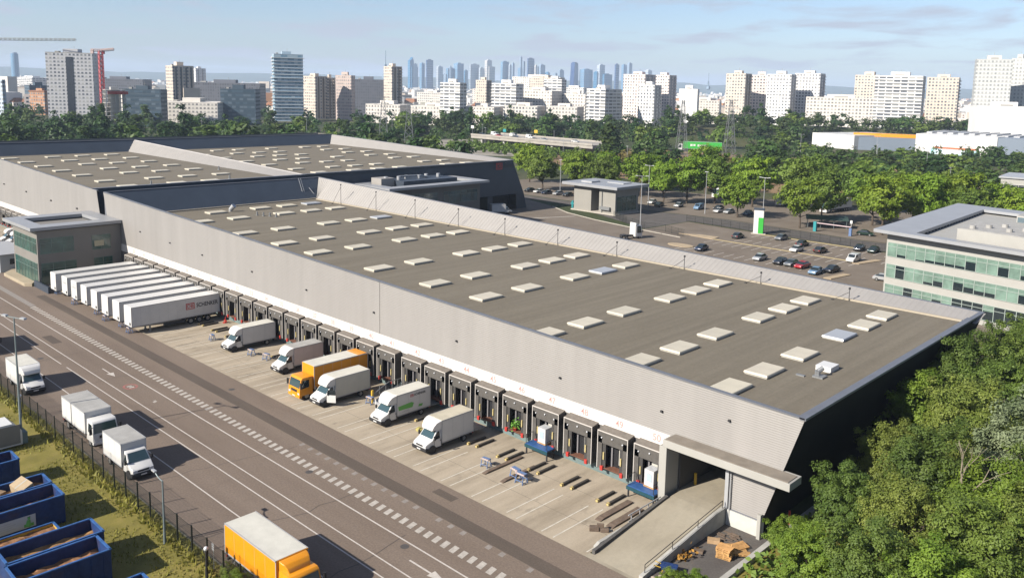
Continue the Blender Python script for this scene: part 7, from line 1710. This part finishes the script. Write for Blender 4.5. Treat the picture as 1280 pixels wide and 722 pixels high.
# tree belts behind: individual trees
q = random.Random(123); cnt = 0; placed = []
BELTG = {0: 'mid green broadleaf tree in the long belt before the city', 1: 'green broadleaf tree with a rounded top in the long belt before the city', 2: 'bright green broadleaf tree in the belt before the city', 3: 'dark green dense tree in the long belt before the city', 4: 'dark pointed conifer like tree in the belt before the city', 5: 'tall narrow green tree in the belt before the city'}
RISEG = {0: 'broad green tree on the low rise in front of the towers', 1: 'rounded green tree on the low rise in front of the towers', 2: 'light green tree on the low rise in front of the towers', 3: 'dark green tree on the low rise in front of the towers', 4: 'dark pointed tree on the low rise in front of the towers'}
def clear(px, d, x, y):
    if -400 < x < -270 and 335 < y < 385: return False                      # bridge
    if -300 < x < -245 and 425 < y < 470: return False                      # green lorry
    if 585 < px < 745 and d < 480: return False
    if 838 < px < 908 and 335 < d < 520: return False
    if px > 1000 and d > 545: return False
    if px > 1000 and 1015 < px < 1290 and d > 515: return False
    if d < 470 and px < 420 and False: return False
    if 1000 < px < 1300 and d > 505 and d < 800: return False               # halls
    if -135 < x < -115 and 390 < y < 415: return False
    if -84 < x < -55 and 318 < y < 348: return False
    if x > -290 and y < 208 : return False
    return True
while cnt < 222:
    px = q.uniform(-60, 1340)
    if px < 420: d = q.uniform(345, 640)
    elif px < 760: d = q.choice((q.uniform(330, 420), q.uniform(470, 660)))
    else: d = q.uniform(300, 690) if px < 1010 else q.uniform(285, 530)
    az = az_of(px); dd = d / math.cos(R(az - 132.76)); x, y = polar(az, dd)
    if not clear(px, d, x, y): continue
    if any((x - a) ** 2 + (y - b) ** 2 < 6.2 ** 2 for a, b in placed): continue
    placed.append((x, y)); k = q.choice((0, 0, 1, 1, 2, 3, 3, 4, 5)) if px < 760 else q.choice((0, 0, 1, 1, 2, 2, 3))
    o = ob('tree', FARM[k], None, (x, y, -.6), q.uniform(0, 6.28)); s = q.uniform(.85, 1.45); o.scale = (s * 1.1, s * 1.1, s * q.uniform(.85, 1.15)); tag(o, BELTG[k], 'tree', 'trees of the belt before the city'); cnt += 1
    if px > 1000: o.scale = (s * 1.0, s * 1.0, s * (.75 if d < 400 else .58))
# low wooded rise at the foot of the town, hiding the feet of the towers
def rise_span(px):
    if px < 960: return 575.0, 735.0
    if px > 1040: return 702.0, 738.0
    t = (px - 960) / 80.0; return 575 + t * 127, 735 + t * 3
def rise_top(px): return (10.5 if px > 850 else 10.5 - 7.0 * min(1, (850 - px) / 70.0)) * min(1, max(0, (px - 470) / 90.0)) * min(1, max(0, (1226 - px) / 12.0)) * (1 - .18 * max(0, min(1, (px - 1000) / 60)))
RP_ = [470 + 12 * i for i in range(64)]
mb = MB(); prev = None
for px in RP_:
    d0, d1 = rise_span(px); h = rise_top(px); row = []
    for f_, k_ in ((0, 0), (.12, .45), (.3, .9), (.55, 1), (.85, .9), (1, 0)):
        d = d0 + (d1 - d0) * f_; x, y = polar(az_of(px), d / math.cos(R(az_of(px) - 132.76))); row.append((x, y, -.02 + h * k_))
    if prev:
        for a, b, c, d_ in zip(prev, prev[1:], row[1:], row): mb.face([a, b, c, d_])
    prev = row
struct('wooded_rise', mb, G_land, smooth=True)
def rise_pt(q):
    px = q.uniform(475, 1222); d0, d1 = rise_span(px); f_ = q.uniform(.1, .88); d = d0 + (d1 - d0) * f_; x, y = polar(az_of(px), d / math.cos(R(az_of(px) - 132.76)))
    z = rise_top(px) * (min(1, f_ / .3) if f_ < .3 else .95); return x, y, z
for i in range(70):
    x, y, z = rise_pt(q); k = q.choice((0, 1, 2, 3, 3, 4)); o = ob('tree', FARM[k], None, (x, y, z - .8), q.uniform(0, 6.28)); s = q.uniform(.9, 1.4); o.scale = (s * 1.1, s * 1.1, s * q.uniform(.8, 1.1)); tag(o, RISEG[k], 'tree', 'trees on the rise before the city')
# the mass of the belt and the woods among the houses, where no tree can be told apart
def wood(name, label, n, fn, m, hmin, hmax, leaf, sd):
    q = random.Random(sd); mb = MB()
    for i in range(n):
        P_ = fn(q); x, y = P_[0], P_[1]; zb = P_[2] - .5 if len(P_) > 2 else 0.0; h = q.uniform(hmin, hmax); r = h * q.uniform(.3, .48)
        for k in range(34):
            d = Vector((q.gauss(0, 1), q.gauss(0, 1), q.gauss(0, 1))).normalized() * q.random() ** .35; p = Vector((x + d.x * r, y + d.y * r, zb + h * .58 + d.z * h * .42))
            nr = (d + Vector((0, 0, .6)) + Vector((q.gauss(0, .4), q.gauss(0, .4), q.gauss(0, .4)))).normalized(); a = nr.orthogonal().normalized(); b = nr.cross(a); t = q.uniform(0, 6.28); s = leaf * q.uniform(.7, 1.4); u = (a * math.cos(t) + b * math.sin(t)) * s; w = (b * math.cos(t) - a * math.sin(t)) * s * .65
            mb.face([p - u, p + w, p + u, p - w])
    return tag(mb.build(name, m, fix=False), label, 'wood', kind='stuff')
def belt(q):
    while True:
        px = q.uniform(-60, 1340); d = (q.uniform(350, 660) if px < 1000 else q.uniform(300, 520)) if px < 420 or px > 760 else q.choice((q.uniform(335, 420), q.uniform(465, 680)))
        az = az_of(px); x, y = polar(az, d / math.cos(R(az - 132.76)))
        if clear(px, d, x, y): return x, y
wood('tree_belt', 'dense mass of green trees filling the belt before the city', 520, belt, L_far, 5, 9.5, 1.0, 3)
wood('rise_wood', 'dense green wood covering the low rise in front of the towers', 330, rise_pt, L_far, 6, 11, 1.1, 13)
def town(q):
    px = q.uniform(-40, 1320); d = 680 * (3200 / 680) ** q.random(); az = az_of(px); return polar(az, d / math.cos(R(az - 132.76)))
wood('town_trees', 'scattered dark green tree clumps among the city roofs', 620, town, L_dark, 8, 15, 1.7, 4)
def hedge(q):
    t = q.random(); return q.choice(((-150 + 80 * t, 216 + q.uniform(-.5, .5)), (-300 + 110 * t, 300 + 20 * t)))
wood('low_scrub', 'low green scrub and bushes in front of and below the bridge', 240, lambda q: (lambda t, u: (-385 + 130 * t, 318 + 40 * u - 8 * t + 2))(q.random(), q.random() ** .8), L_mid, 2.0, 4.6, .7, 8)
wood('brown_scrub', 'brownish green scrub in front of the bridge', 60, lambda q: (q.uniform(-250, -190), q.uniform(310, 350)), L_brown, 5, 9, .9, 6)

# ------------------------------------------------------------------ the air
hz_ = MB(); hz_.box(-13800, 13800, -2500, 13800, -1.2, 262)
hm = bpy.data.materials.new('haze_air'); hm.use_nodes = True; ht = hm.node_tree; ht.nodes.clear()
ho = ht.nodes.new('ShaderNodeOutputMaterial'); pv = ht.nodes.new('ShaderNodeVolumePrincipled'); pv.inputs['Density'].default_value = 0.5 / 5200; pv.inputs['Color'].default_value = (.64, .79, 1.0, 1); pv.inputs['Anisotropy'].default_value = 0.0
ht.links.new(pv.outputs[0], ho.inputs['Volume'])
tag(hz_.build('haze', hm), 'thin blue haze over the whole plain', 'haze', kind='stuff')
